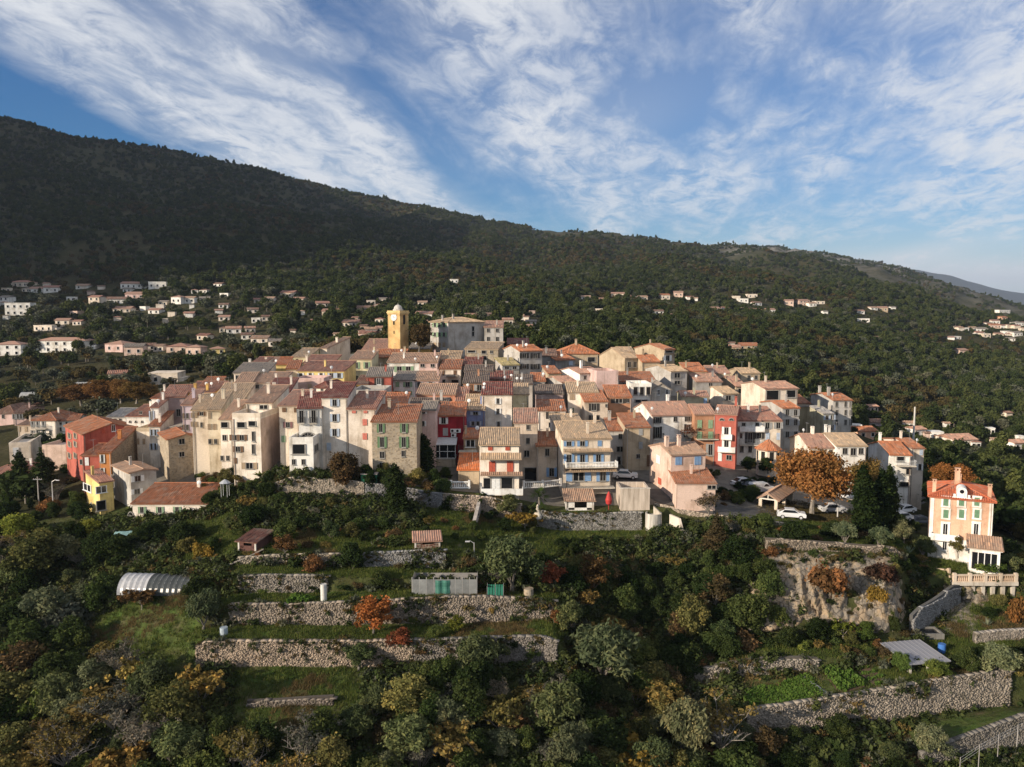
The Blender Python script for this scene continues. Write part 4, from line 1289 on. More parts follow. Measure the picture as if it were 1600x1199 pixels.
H('small red-roofed house behind the olive-grey house', (1243, 1267), 630, 182, 'pale', 'rust', 'S', None, ry=620, dep=7)
h = H('long low house with a two-toned roof behind the plane tree', (1268, 1310), 699, 141, 'ivory', 'pinkish', 'G', 1237, ry=678, dep=11, W=[('f', [1284, 1298], [704], 6, 8, 'p')], ch=[(1285, .5)], dish=[(1272, .55)])
H('house with an orange-tan roof joined to the long low house', (1311, 1358), 696, 140, 'white', 'straw', 'G', None, ry=677, dep=11, W=[('f', [1320, 1345], [705], 8, 10, 'p'), ('f', [1333], [706], 9, 12, 'p')], ch=[(1316, .7), (1322, .7)])
h = H('white house with an orange roof and a garage above the car park', (1396, 1429), 710, 143, 'white', 'orange', 'G', 1362, ry=690, dep=11, W=[('f', [1407], [716], 13, 12, 'o', 'dgrey'), ('f', [1419], [737], 8, 10, 'o', 'dgrey'), ('f', [1413], [757], 17, 8, 'o', 'dgrey')], ch=[(1382, .6)])
balcony(h, 1398, 1428, 727, 1.2, 'metal', 'white')
H('pale house end with two grey-shuttered windows beside the orange-roofed house', (1429, 1449), 700, 146, 'pale', 'rust', 'G', None, ry=685, dep=11, W=[('f', [1439], [707], 5, 9, 'c', 'lblue'), ('f', [1437], [730], 5, 10, 's', 'white')], dish=[(1447, .2)])
# --- third and fourth rows, right half
H('weathered house with an orange-stained wall and little balcony', (951, 987), 620, 160, 'rust', 'orange', 'S', None, ry=608, dep=9, W=[('f', [967], [626], 12, 8, 's', 'dark'), ('f', [981], [626], 5, 7, 'p')], ch=[(975, .4)])
h = H('tan house with paired tall dark shutters and an orange roof', (914, 950), 627, 157, 'beige', 'orange', 'S', 905, ry=616, dep=8, W=[('f', [928], [636, 655], 8, 12, 's', 'dark'), ('f', [947], [634], 3, 5, 'p'), ('f', [945], [655], 5, 5, 'p')])
H('cream upper house with a pair of pale shutters', (888, 935), 613, 163, 'ivory', 'straw', 'S', 884, ry=604, dep=8, W=[('f', [894], [620], 8, 10, 'c', 'tan'), ('f', [893], [644], 7, 13, 'c', 'dgreen')])
H('plaster house with three dark windows under a patched rusty roof', (841, 884), 641, 150, 'pale', 'rust', 'S', None, ry=631, dep=7, W=[('f', [862], [648], 9, 13, 's', 'dark'), ('f', [872], [646], 4, 9, 'p'), ('f', [860], [664], 6, 8, 'p')], dish=[(876, -.1)])
H('small gabled house with a tiny attic window', (878, 902), 597, 172, 'grey', 'pinkish', 'G', 850, ry=588, dep=9, W=[('f', [886], [604], 6, 8, 's', 'lblue'), ('l', [866], [603], 4, 6, 'p')])
H('pale windowless block with a flat roof', (932, 966), 584, 176, 'rose', 'rose', 'T', 917, dep=8)
H('white house with a pinkish roof and dim side', (906, 940), 583, 181, 'white', 'pinkish', 'G', 872, ry=574, dep=10, W=[('f', [914], [590], 5, 6, 'p'), ('f', [914], [600], 5, 6, 'p')], ch=[(922, .4)])
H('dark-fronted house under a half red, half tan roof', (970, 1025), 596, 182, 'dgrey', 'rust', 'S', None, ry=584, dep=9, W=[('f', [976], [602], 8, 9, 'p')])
h = H('white house with a deep three-bay loggia', (986, 1018), 604, 168, 'white', 'white', 'T', 979, dep=7, W=[('f', [993, 1003, 1013], [611], 7, 13, 'o', 'white'), ('f', [1002], [627], 22, 5, 'p')])
H('grey gabled house with two white-framed windows', (1019, 1048), 608, 171, 'grey', 'grey', 'F', None, ry=594, dep=8, W=[('f', [1029, 1042], [613], 4, 9, 'p', 'white', 'white')])
H('house with one large sunlit gable and a shaded two-storey front', (976, 1000), 559, 205, 'tan', 'straw', 'G', 935, ry=543, dep=12, W=[('f', [983, 992], [570], 6, 9, 'p')])
H('attic storey with two dark shuttered windows on the big gabled house', (967, 990), 550, 208, 'pale', 'straw', 'S', None, ry=543, dep=6, W=[('f', [972, 983], [553], 6, 7, 'c', 'mauve')])
H('cream house with a rust roof and open corner loggia on the hilltop edge', (1037, 1053), 546, 212, 'tan', 'rust', 'G', 991, ry=537, dep=12, W=[('f', [1045], [548], 13, 7, 'o', 'dark'), ('f', [1043], [560], 6, 9, 's', 'white')])
H('low house with a bright rust roof below the hilltop loggia house', (1003, 1030), 565, 203, 'tan', 'orange', 'G', 985, ry=555, dep=9, ch=[(1014, .5)])
H('house with a broad white gable and dark double windows', (1048, 1073), 580, 192, 'grey', 'straw', 'G', 1008, ry=570, dep=12, W=[('f', [1058], [587], 10, 8, 's', 'dgrey'), ('f', [1058], [598], 10, 6, 'p')])
H('house with an orange roof on the right crest of the village', (1073, 1104), 580, 198, 'tan', 'orange', 'S', None, ry=572, dep=9, ch=[(1062, .4)])
H('house with a rosy roof near the right crest', (1108, 1140), 583, 205, 'tan', 'pinkish', 'S', 1100, ry=574, dep=8, dish=[(1118, .6)])
H('farthest cream house at the right end of the crest', (1158, 1187), 583, 212, 'tan', 'straw', 'G', 1138, ry=575, dep=10, W=[('f', [1170, 1181], [590], 5, 7, 'p'), ('f', [1165, 1180], [600], 4, 7, 'p')], ch=[(1179, .4)])
H('long-roofed house with a sunlit wall and a shaded end', (1150, 1166), 603, 192, 'tan', 'pinkish', 'G', 1118, ry=588, dep=12, W=[('f', [1157], [611], 8, 8, 'o', 'dark')], ch=[(1157, .2)], dish=[(1122, .6)])
H('cream house with a straw-coloured roof and dark glazed front', (1130, 1154), 615, 184, 'pale', 'straw', 'G', 1097, ry=604, dep=11, W=[('f', [1138], [622], 9, 8, 's', 'grey'), ('f', [1150], [622], 3, 10, 'p')], ch=[(1102, .8)])
H('low pale-roofed house with a round lamp-like niche', (1065, 1108), 619, 178, 'olive', 'pinkish', 'G', 1058, ry=611, dep=8, W=[('f', [1102], [627], 5, 9, 'c', 'blue')], ch=[(1085, .1)], dish=[(1070, -.1)])
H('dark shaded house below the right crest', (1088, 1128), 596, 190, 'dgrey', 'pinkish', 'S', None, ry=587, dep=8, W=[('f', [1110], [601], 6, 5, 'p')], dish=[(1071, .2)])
H('grey corner house with big shaded windows', (812, 847), 548, 192, 'grey', 'orange', 'G', 786, ry=539, dep=10, W=[('f', [819, 836], [556, 573], 7, 8, 's', 'dark')], ch=[(826, .3)], dish=[(811, .2), (828, .2)])
H('little house with a mossy yellow roof', (785, 811), 570, 186, 'grey', (.36, .30, .14), 'S', 774, ry=560, dep=7, W=[('f', [792, 804], [574], 7, 7, 's', 'grey')])
H('house with a broad red hipped roof on the crest', (872, 934), 552, 214, 'tan', 'orange', 'H', None, ry=537, dep=12, W=[('f', [924], [562], 13, 8, 'o', 'dark')], ch=[(902, .4)])
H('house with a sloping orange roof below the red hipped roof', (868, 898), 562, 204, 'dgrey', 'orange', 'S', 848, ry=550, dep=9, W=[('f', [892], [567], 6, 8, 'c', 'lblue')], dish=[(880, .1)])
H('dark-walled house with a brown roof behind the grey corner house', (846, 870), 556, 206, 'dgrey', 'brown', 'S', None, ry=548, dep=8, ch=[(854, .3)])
H('house with a rust lean-to roof left of the pinkish-roofed white house', (857, 876), 583, 184, 'tan', 'rust', 'S', 847, ry=575, dep=7, dish=[(858, .4)])
H('house with an orange roof below the television dishes', (831, 852), 595, 174, 'grey', 'orange', 'S', None, ry=585, dep=7, dish=[(856, .4)])
H('yellowish house with a blank wall beside the tall plain cream house', (801, 826), 616, 154, 'lemon', 'straw', 'S', None, ry=606, dep=8)
H('grey weathered house with a small dark window', (838, 880), 615, 164, 'mauve', 'dark', 'S', None, ry=606, dep=7, W=[('f', [858], [626], 4, 6, 'p')])
H('low dark-roofed house with two television dishes', (802, 832), 600, 170, 'grey', 'dark', 'S', None, ry=586, dep=8, dish=[(808, .2), (815, .2)])
# --- centre, up to the tower
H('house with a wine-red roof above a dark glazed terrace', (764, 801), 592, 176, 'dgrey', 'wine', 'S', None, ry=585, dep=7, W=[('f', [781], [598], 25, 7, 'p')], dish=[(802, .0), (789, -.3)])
H('brown house under a wide mossy dark roof', (724, 763), 598, 166, 'rust', 'dark', 'S', None, ry=584, dep=9, W=[('f', [749], [606], 8, 10, 's', 'grey'), ('f', [735], [606], 6, 9, 'c', 'brown')])
H('salmon-pink house with a long plain front', (651, 711), 616, 158, 'salmon', 'tan', 'S', None, ry=605, dep=8, W=[('f', [700], [627], 4, 6, 'p')])
H('salmon-roofed annex beside the salmon-pink house', (712, 730), 627, 156, 'apricot', 'rosy', 'S', None, ry=606, dep=8, W=[('f', [715, 719, 724], [629], 3, 3, 'p')], dish=[(730, .9)])
H('red house with a white window under a grey-brown roof', (573, 611), 588, 168, 'brick', 'grey', 'S', 615, ry=575, dep=8, W=[('f', [592], [596], 7, 11, 's', 'dark', 'white')])
H('white house with pale green shutters below the long tan roof', (615, 648), 594, 174, 'white', 'grey', 'S', None, ry=583, dep=8, W=[('f', [621], [600], 6, 10, 'c', 'pgreen'), ('f', [637], [600], 7, 10, 's', 'pgreen'), ('f', [620, 637], [614], 7, 6, 's', 'pgreen')])
H('pinkish house adjoining the green-shuttered white house', (648, 686), 594, 174, 'rose', 'tan', 'S', None, ry=583, dep=8, W=[('f', [655, 673], [601], 6, 9, 's', 'grey')])
H('white and pink house under the longest tan tiled roof', (606, 655), 566, 188, 'white', 'tan', 'S', None, ry=552, dep=9, W=[('f', [624, 638], [577], 8, 9, 's', 'pgreen')], ch=[(628, .4)], dish=[(649, .0)])
H('pinkish house at the end of the longest tan roof', (655, 684), 566, 188, 'rose', 'tan', 'S', None, ry=552, dep=9, W=[('f', [660, 676], [570], 7, 8, 'p')], dish=[(683, .2)])
H('house with a tall straw-coloured roof behind the brown-shuttered house', (685, 719), 562, 194, 'tan', 'straw', 'S', None, ry=549, dep=9)
h = H('plaster house with brown shutters and a shaded porch', (688, 720), 576, 184, 'pale', 'rust', 'S', None, ry=563, dep=9, W=[('f', [692, 711], [582], 5, 9, 'c', 'brown'), ('f', [692], [598], 8, 10, 'p'), ('f', [711], [598], 12, 9, 'o', 'grey')])
lean_roof(h, 698, 716, 586, 1.2, 'grey', .3)
H('house with a wine-red roof and a ribbon of small windows', (725, 753), 570, 190, 'grey', 'wine', 'S', None, ry=559, dep=8, W=[('f', [734, 741, 747], [573], 5, 5, 'p', 'white', 'white')])
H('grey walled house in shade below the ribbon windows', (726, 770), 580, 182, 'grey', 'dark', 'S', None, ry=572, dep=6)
h = H('stone farm-like building with an open columned porch', (727, 778), 545, 199, 'stone', 'straw', 'S', 787, ry=537, dep=8, wm='rubble', W=[('f', [737], [548], 14, 7, 'o', 'dark'), ('f', [756], [549], 8, 9, 'o', 'dark'), ('f', [757], [559], 8, 6, 'o', 'dark'), ('f', [768], [549], 5, 8, 'p')])
H('great white mansion block with green shutters and a blank grey side', (701, 757), 503, 215, 'grey', 'straw', 'H', 673, ry=496, dep=9,
  W=[('l', [680, 687, 694], [508, 523], 4, 7, 's', 'pgreen'), ('l', [680, 687, 694], [539], 4, 7, 'c', 'tan'), ('f', [739], [514, 522], 4, 8, 'o', 'dark')], ch=[(717, .3), (706, .5)], cat='mansion')
H('grey wing with four dark windows attached to the white mansion', (757, 786), 511, 217, 'grey', 'pinkish', 'S', None, ry=503, dep=9, W=[('f', [763, 777], [516, 530], 5, 7, 'p')], ch=[(776, .3)])
H('house with a brown roof and dark gable behind the white mansion', (793, 826), 538, 222, 'tan', 'wine', 'S', None, ry=529, dep=8)
H('church hall with a long pinkish roof behind the clock tower', (566, 612), 548, 203, 'tan', 'pinkish', 'S', None, ry=530, dep=12)
H('low walled building with an ochre front right of the clock tower', (640, 672), 545, 210, 'ochre', 'grey', 'S', None, ry=537, dep=7, dish=[(648, .4)])
H('red-roofed house at the foot of the clock tower', (588, 634), 558, 196, 'tan', 'rust', 'G', None, ry=546, dep=9, dish=[(626, .2)], ch=[(636, .3)])
H('pale yellow house with green shutters left of the clock tower', (548, 581), 561, 186, 'lemon', 'tan', 'S', 592, ry=549, dep=9, W=[('f', [557, 573], [571], 5, 10, 's', 'pgreen'), ('f', [557, 574], [592], 5, 10, 'p')], dish=[(585, .5)])
H('long yellow house with white shutters and an orange end wall', (465, 538), 579, 172, 'yellow', 'rosy', 'S', 556, ry=571, dep=9, W=[('f', [470, 485, 502], [587], 5, 8, 's', 'white'), ('f', [518, 530], [587], 6, 8, 's', 'lblue')], dish=[(520, -.1)])
H('pale yellow house on the left crest with a hipped roof', (456, 482), 558, 192, 'lemon', 'straw', 'S', 500, ry=547, dep=10, W=[('f', [464], [562], 4, 6, 'p')], dish=[(480, .2)])
H('house with a brown gable wall on the left crest', (501, 512), 544, 202, 'cream', 'tan', 'S', 548, ry=534, dep=14, ch=[(516, .5)])
H('low house with a long rosy roof on the left crest', (475, 522), 567, 184, 'cream', 'rosy', 'S', None, ry=560, dep=8, W=[('f', [508], [570], 10, 5, 'p')], ch=[(478, .1)])
H('small ochre house with an orange roof among the left roofs', (432, 450), 569, 182, 'yellow', 'orange', 'S', 458, ry=563, dep=7)
H('white house with two dark windows on the left crest', (386, 407), 572, 180, 'white', 'rosy', 'S', 428, ry=562, dep=9, W=[('f', [391, 400], [576], 6, 5, 'p')], ch=[(388, .1)])
H('house with a pinkish roof sloping toward the valley', (408, 440), 572, 184, 'cream', 'pinkish', 'S', None, ry=560, dep=9, ch=[(407, .3)], dish=[(428, .2)])
H('house with a messy grey roof terrace on the left', (366, 418), 582, 170, 'pale', 'grey', 'S', 432, ry=573, dep=9, W=[('f', [372], [590], 8, 7, 'p')], dish=[(430, -.2)])
H('house with a red roof beside the grey roof terrace', (448, 468), 576, 178, 'cream', 'rust', 'S', 473, ry=567, dep=8)
H('cream house with one tall shutter on the left slope', (364, 391), 603, 158, 'ivory', 'tan', 'S', 405, ry=590, dep=11, W=[('f', [386], [605], 4, 10, 'c', 'tan')])
H('brown-walled house under a long tan roof on the left slope', (394, 440), 598, 162, 'pale', 'tan', 'S', 456, ry=586, dep=9, W=[('f', [402], [604], 6, 6, 'p')], ch=[(428, .2)])
H('cream house with a dark red roof and two chimneys', (415, 452), 612, 148, 'ivory', 'wine', 'S', 466, ry=596, dep=10, ch=[(427, .1), (453, .5)])
H('pinkish house with a flat front among the left roofs', (462, 506), 596, 160, 'rose', 'rose', 'T', None, dep=7, W=[('f', [484], [604], 6, 7, 'c', 'tan')])
H('small tower-like house with a red hipped roof', (494, 512), 604, 150, 'ivory', 'wine', 'H', 540, ry=594, dep=7, W=[('f', [503], [608], 4, 6, 'p')])
H('beige house under a long straw roof on the left slope', (330, 380), 625, 146, 'pale', 'straw', 'S', 398, ry=606, dep=12, ch=[(358, .5)])
H('small white house with a red roof on the left edge of the hill', (312, 340), 604, 164, 'white', 'rust', 'S', 352, ry=597, dep=8, dish=[(324, -.1), (332, -.1), (348, .3)])
H('small pale house with one window beside the red-roofed white house', (344, 362), 612, 158, 'cream', 'tan', 'S', 369, ry=603, dep=7, W=[('f', [348], [614], 3, 5, 'p')])
H('long low yellow wall house on the left edge of the hill', (285, 334), 612, 160, 'ochre', 'rosy', 'S', None, ry=604, dep=8, ch=[(303, .1), (322, .1)])
H('house with a brown windowed front and a lean-to roof', (252, 288), 620, 156, 'mauve', 'rosy', 'S', 300, ry=612, dep=9, W=[('f', [279], [645], 7, 12, 'p'), ('f', [262], [650], 5, 9, 'p')])
H('white house with a small red roof at the left edge of the hill', (236, 262), 622, 162, 'white', 'rust', 'S', 290, ry=612, dep=9)
H('white house with one tall window left of the brown windowed front', (234, 246), 636, 150, 'white', 'rosy', 'S', 270, ry=622, dep=9, W=[('f', [237], [650], 4, 15, 's', 'lblue')], dish=[(252, .1)])
H('low white row house behind the big red house', (195, 234), 650, 158, 'white', 'rosy', 'S', None, ry=642, dep=8, W=[('f', [203, 212, 222], [657], 4, 8, 'a'), ('f', [220], [645], 5, 5, 'p')])
H('white house with a slanted glass roof behind the big red house', (165, 194), 651, 166, 'white', 'lead', 'S', None, ry=643, dep=6, W=[('f', [172, 180, 188], [655], 4, 5, 'p')])
H('yellow-fronted dark house among the centre left roofs', (555, 574), 600, 166, 'ochre', 'brown', 'S', None, ry=590, dep=7, W=[('f', [564], [608], 6, 9, 'p')])
H('flat-roofed dark house behind the coral-shuttered house', (550, 600), 615, 146, 'grey', 'grey', 'T', None, dep=9, W=[('f', [562, 590], [621], 6, 5, 'p')])
H('house with a broken tile roof behind the salmon front', (640, 700), 632, 145, 'grey', 'dark', 'G', None, ry=622, dep=7, ch=[(688, .3)])
H('low house with a straw roof over the blue house', (727, 758), 632, 152, 'grey', 'straw', 'S', None, ry=622, dep=7)
# --- left foot of the hill
H('white house with blue shutters above the stone gabled house', (230, 247), 665, 146, 'ivory', 'rust', 'S', 268, ry=656, dep=9, W=[('f', [237, 243], [676, 698], 3, 10, 's', 'lblue')], ch=[(258, .2)])
H('beige house with a balcony left of the blue-shuttered white house', (210, 231), 674, 148, 'cream', 'tan', 'T', None, dep=8, W=[('f', [216], [690], 4, 9, 'c', 'tan'), ('f', [225], [690], 4, 9, 'c', 'tan')])
H('rough stone house with a gable and red roof edge', (259, 314), 684, 138, 'stone', 'rust', 'F', 246, ry=673, dep=9, wm='rubble', W=[('f', [284], [690], 10, 9, 'p'), ('f', [284], [710], 9, 8, 'p')])
H('brown walled house with a slanted roof behind the stone gabled house', (262, 318), 668, 147, 'mauve', 'grey', 'R', None, ry=660, dep=8)
h = H('big red house with a wide gable and salmon sunlit end', (126, 216), 674, 152, 'brick', 'rust', 'F', 98, ry=655, yb=735, dep=15,
      W=[('f', [161], [674], 5, 7, 'c', 'red'), ('f', [177], [669], 6, 11, 'p', 'white', 'white'), ('f', [192], [674], 5, 6, 'p', 'white', 'white'), ('l', [109, 118], [681, 694, 712], 3, 8, 's', 'tan')])
H('orange-fronted house with a brown stone side wall', (149, 168), 706, 136, 'orange', 'rust', 'S', 211, ry=692, dep=14, sidecol=('r', (.30, .24, .18), 'rubble'), W=[('f', [160], [717, 738], 4, 13, 's', 'white')], ch=[(166, .5)])
H('low red annex with white shutters beside the orange-fronted house', (122, 149), 711, 138, 'brick', 'rust', 'S', None, ry=704, dep=6, W=[('f', [127], [722], 4, 8, 'p'), ('f', [136], [721], 6, 13, 'c', 'white')])
H('grey-white house with a low gable and three small windows', (197, 238), 736, 128, 'grey', 'tan', 'F', 170, ry=729, dep=9, W=[('f', [215], [748], 10, 9, 's', 'white'), ('f', [214], [768], 9, 8, 's', 'white'), ('l', [177], [746], 4, 7, 'p'), ('l', [178, 187], [766], 4, 9, 'c', 'grey'), ('l', [179], [786], 4, 8, 'p')])
h = H('yellow house with a glazed porch and arched openings', (147, 169), 752, 127, 'yellow', 'rosy', 'S', 126, ry=747, yb=806, dep=6, W=[('f', [158], [765], 18, 11, 'p', 'white', 'white'), ('f', [158], [790], 16, 16, 'o', 'brown'), ('l', [131, 137, 143], [785], 4, 14, 'a'), ('l', [137], [762], 12, 11, 'p', 'white', 'white')])
h = H('long low cream house with a worn tile roof by the gardens', (198, 322), 786, 120, 'ivory', 'rust', 'S', None, ry=768, yb=816, dep=8, W=[('f', [222, 250, 277], [797], 6, 10, 's', 'pgreen'), ('f', [204], [799], 9, 14, 'a')], ch=[(286, .8)], dish=[(288, .75)])
H('open lean-to with a tiled roof at the end of the long low house', (323, 352), 788, 121, 'tan', 'rust', 'S', None, ry=772, yb=815, dep=7, W=[('f', [337], [801], 24, 20, 'o', 'brown')], ch=[(344, .6)])
H('flat modern building with cream walls at the left edge', (8, 42), 696, 172, 'cream', 'lead', 'T', 66, yb=732, dep=14, W=[('f', [25], [706], 9, 13, 'c', 'white')])
H('low white house with a brown hipped roof at the picture edge', (-30, 20), 740, 150, 'white', 'rosy', 'H', None, ry=722, yb=764, dep=9, W=[('f', [10], [745], 6, 5, 'p')])
h = H('long white two-storey house with three grey-shuttered windows', (48, 84), 656, 200, 'ivory', 'rust', 'H', None, ry=643, yb=694, dep=11, W=[('f', [51, 59, 68], [663, 677], 3, 9, 's', 'grey'), ('f', [79], [677], 4, 8, 'p')])
balcony(h, 52, 74, 670, .9, 'metal', 'grey')
H('white wing with six small windows on the long white house', (84, 120), 657, 202, 'white', 'rust', 'G', 132, ry=648, yb=694, dep=10, W=[('f', [87, 95, 104], [661, 671], 3, 6, 'p')])
H('small beige house beside the long white house', (24, 47), 664, 204, 'beige', 'tan', 'S', None, ry=656, yb=690, dep=8, W=[('f', [30, 41], [671], 4, 8, 'c', 'tan')])
H('pinkish house with a brown roof at the far left', (-12, 19), 645, 226, 'rose', 'brown', 'H', None, ry=629, yb=672, dep=12, W=[('f', [5], [651], 4, 6, 'p')])
H('low house with a row of windows at the far left', (19, 38), 645, 224, 'rose', 'brown', 'G', 66, ry=636, yb=668, dep=14, W=[('f', [22, 28, 33], [651], 3, 8, 's', 'grey')])
H('brown-roofed low hall behind the long white house', (36, 88), 640, 246, 'mauve', 'brown', 'G', None, ry=630, dep=12, ch=[(60, .5)])
H('pinkish flat annex below the long white house', (60, 98), 700, 166, 'pink', 'pink', 'T', None, yb=722, dep=10)
H('small house with tan and red roofs behind the orange trees', (140, 190), 622, 262, 'pale', 'rosy', 'G', None, ry=613, dep=9, W=[('f', [165], [626], 5, 5, 'p')])

# ---------------------------------------------------------------- clock tower
def tower():
    D = 205.0
    yaw, a, b = solve(626, 639, 610, 5.2, D)
    a_, b_ = a, b
    w = (b - a).length; mid = (a + b) / 2
    zb = ground(mid.x, mid.y) - .5; zt = P(626, 486, D).z
    dep = w
    yaw, a, b = solve(626, 639, 610, w, D); w = (b - a).length; mid = (a + b) / 2
    root = empty('clock_tower', (mid.x, mid.y, zb), yaw)
    tag(root, 'square ochre clock tower with a small grey dome above the roofs', 'clock tower')
    H_ = zt - zb; hw = w / 2
    m = MB(); m.prism([(-hw, 0), (hw, 0), (hw, w), (-hw, w)], 0, H_ - .9)
    m.build('wall', M['plaster'], root, (.56, .375, .17))
    c = MB()
    for dz, o, t in ((-.75, .16, .35), (-.42, .30, .30), (-.1, .18, .35)):
        c.box((0, w / 2, H_ + dz), (w + 2 * o, w + 2 * o, t))
    for s in (-1, 1):
        for y in (0, w): c.box((s * (hw - .2), y, H_ * .5 - .6), (.5, .12, H_ - 1.4))
    c.build('cornice', M['plaster'], root, (.62, .46, .22))
    d = MB(); d.lathe((0, w / 2, H_ + .08), [(hw * .72, 0), (hw * .72, .35), (hw * .62, .4)] + [(hw * .60 * math.cos(t), .4 + hw * .62 * math.sin(t)) for t in [k * PI / 16 for k in range(9)]], 20)
    d.tube([(0, w / 2, H_ + .4 + hw * .5), (0, w / 2, H_ + .4 + hw * .95)], [.06, .02], 5)
    d.build('dome', M['concrete'], root, (.55, .52, .47), smooth=False)
    zc = P(618, 496, D).z - zb
    k = MB(); n = 28; rr = w * .26
    k.lathe((0, 0, 0), [(rr, 0), (rr, .12), (rr * .93, .16)], n)
    k.face([(rr * .93 * math.cos(2 * PI * i / n), rr * .93 * math.sin(2 * PI * i / n), .13) for i in range(n)])
    ck = k.build('clock_face', M['paint'], root, (.74, .73, .70))
    # the clock looks out over the sunlit (left) face
    ck.matrix_local = Matrix.Translation((-hw, w * .5, zc)) @ Matrix.Rotation(-PI / 2, 4, 'Y')
    hnd = MB()
    for i in range(12):
        an = 2 * PI * i / 12
        hnd.box((rr * .78 * math.cos(an), rr * .78 * math.sin(an), .15), (rr * .18, .05, .03), an)
    hnd.box((rr * .18, rr * .1, .17), (rr * .5, .09, .03), .5); hnd.box((-.0, -rr * .28, .18), (rr * .7, .07, .03), PI / 2)
    hnd.build('clock_hands', M['dark'], ck)
    def op(face, z, ww, wh):
        g = MB(); g.box((0, 0, 0), (ww, .06, wh)); n = 8
        g.face([(ww / 2 * math.cos(PI * i / n), -.03, wh / 2 + ww / 2 * math.sin(PI * i / n)) for i in range(n + 1)])
        o = g.build('bell_opening' if wh > 1.2 else 'slit_window', M['dark'], root)
        f = MB(); f.box((0, .02, -wh / 2 - .08), (ww + .3, .16, .14)); f.box((-ww / 2 - .08, .02, 0), (.14, .1, wh)); f.box((ww / 2 + .08, .02, 0), (.14, .1, wh))
        f.build('surround', M['plaster'], o, (.6, .42, .18))
        if face == 'l': o.location = (-hw - .02, w / 2, z); o.rotation_euler = (0, 0, -PI / 2)
        else: o.location = (0, -.02, z)
    op('f', P(632, 501, D).z - zb, w * .26, 2.0)
    op('l', P(618, 505.5, D).z - zb, w * .15, .7); op('l', P(618, 520, D).z - zb, .35, .6)


tower()


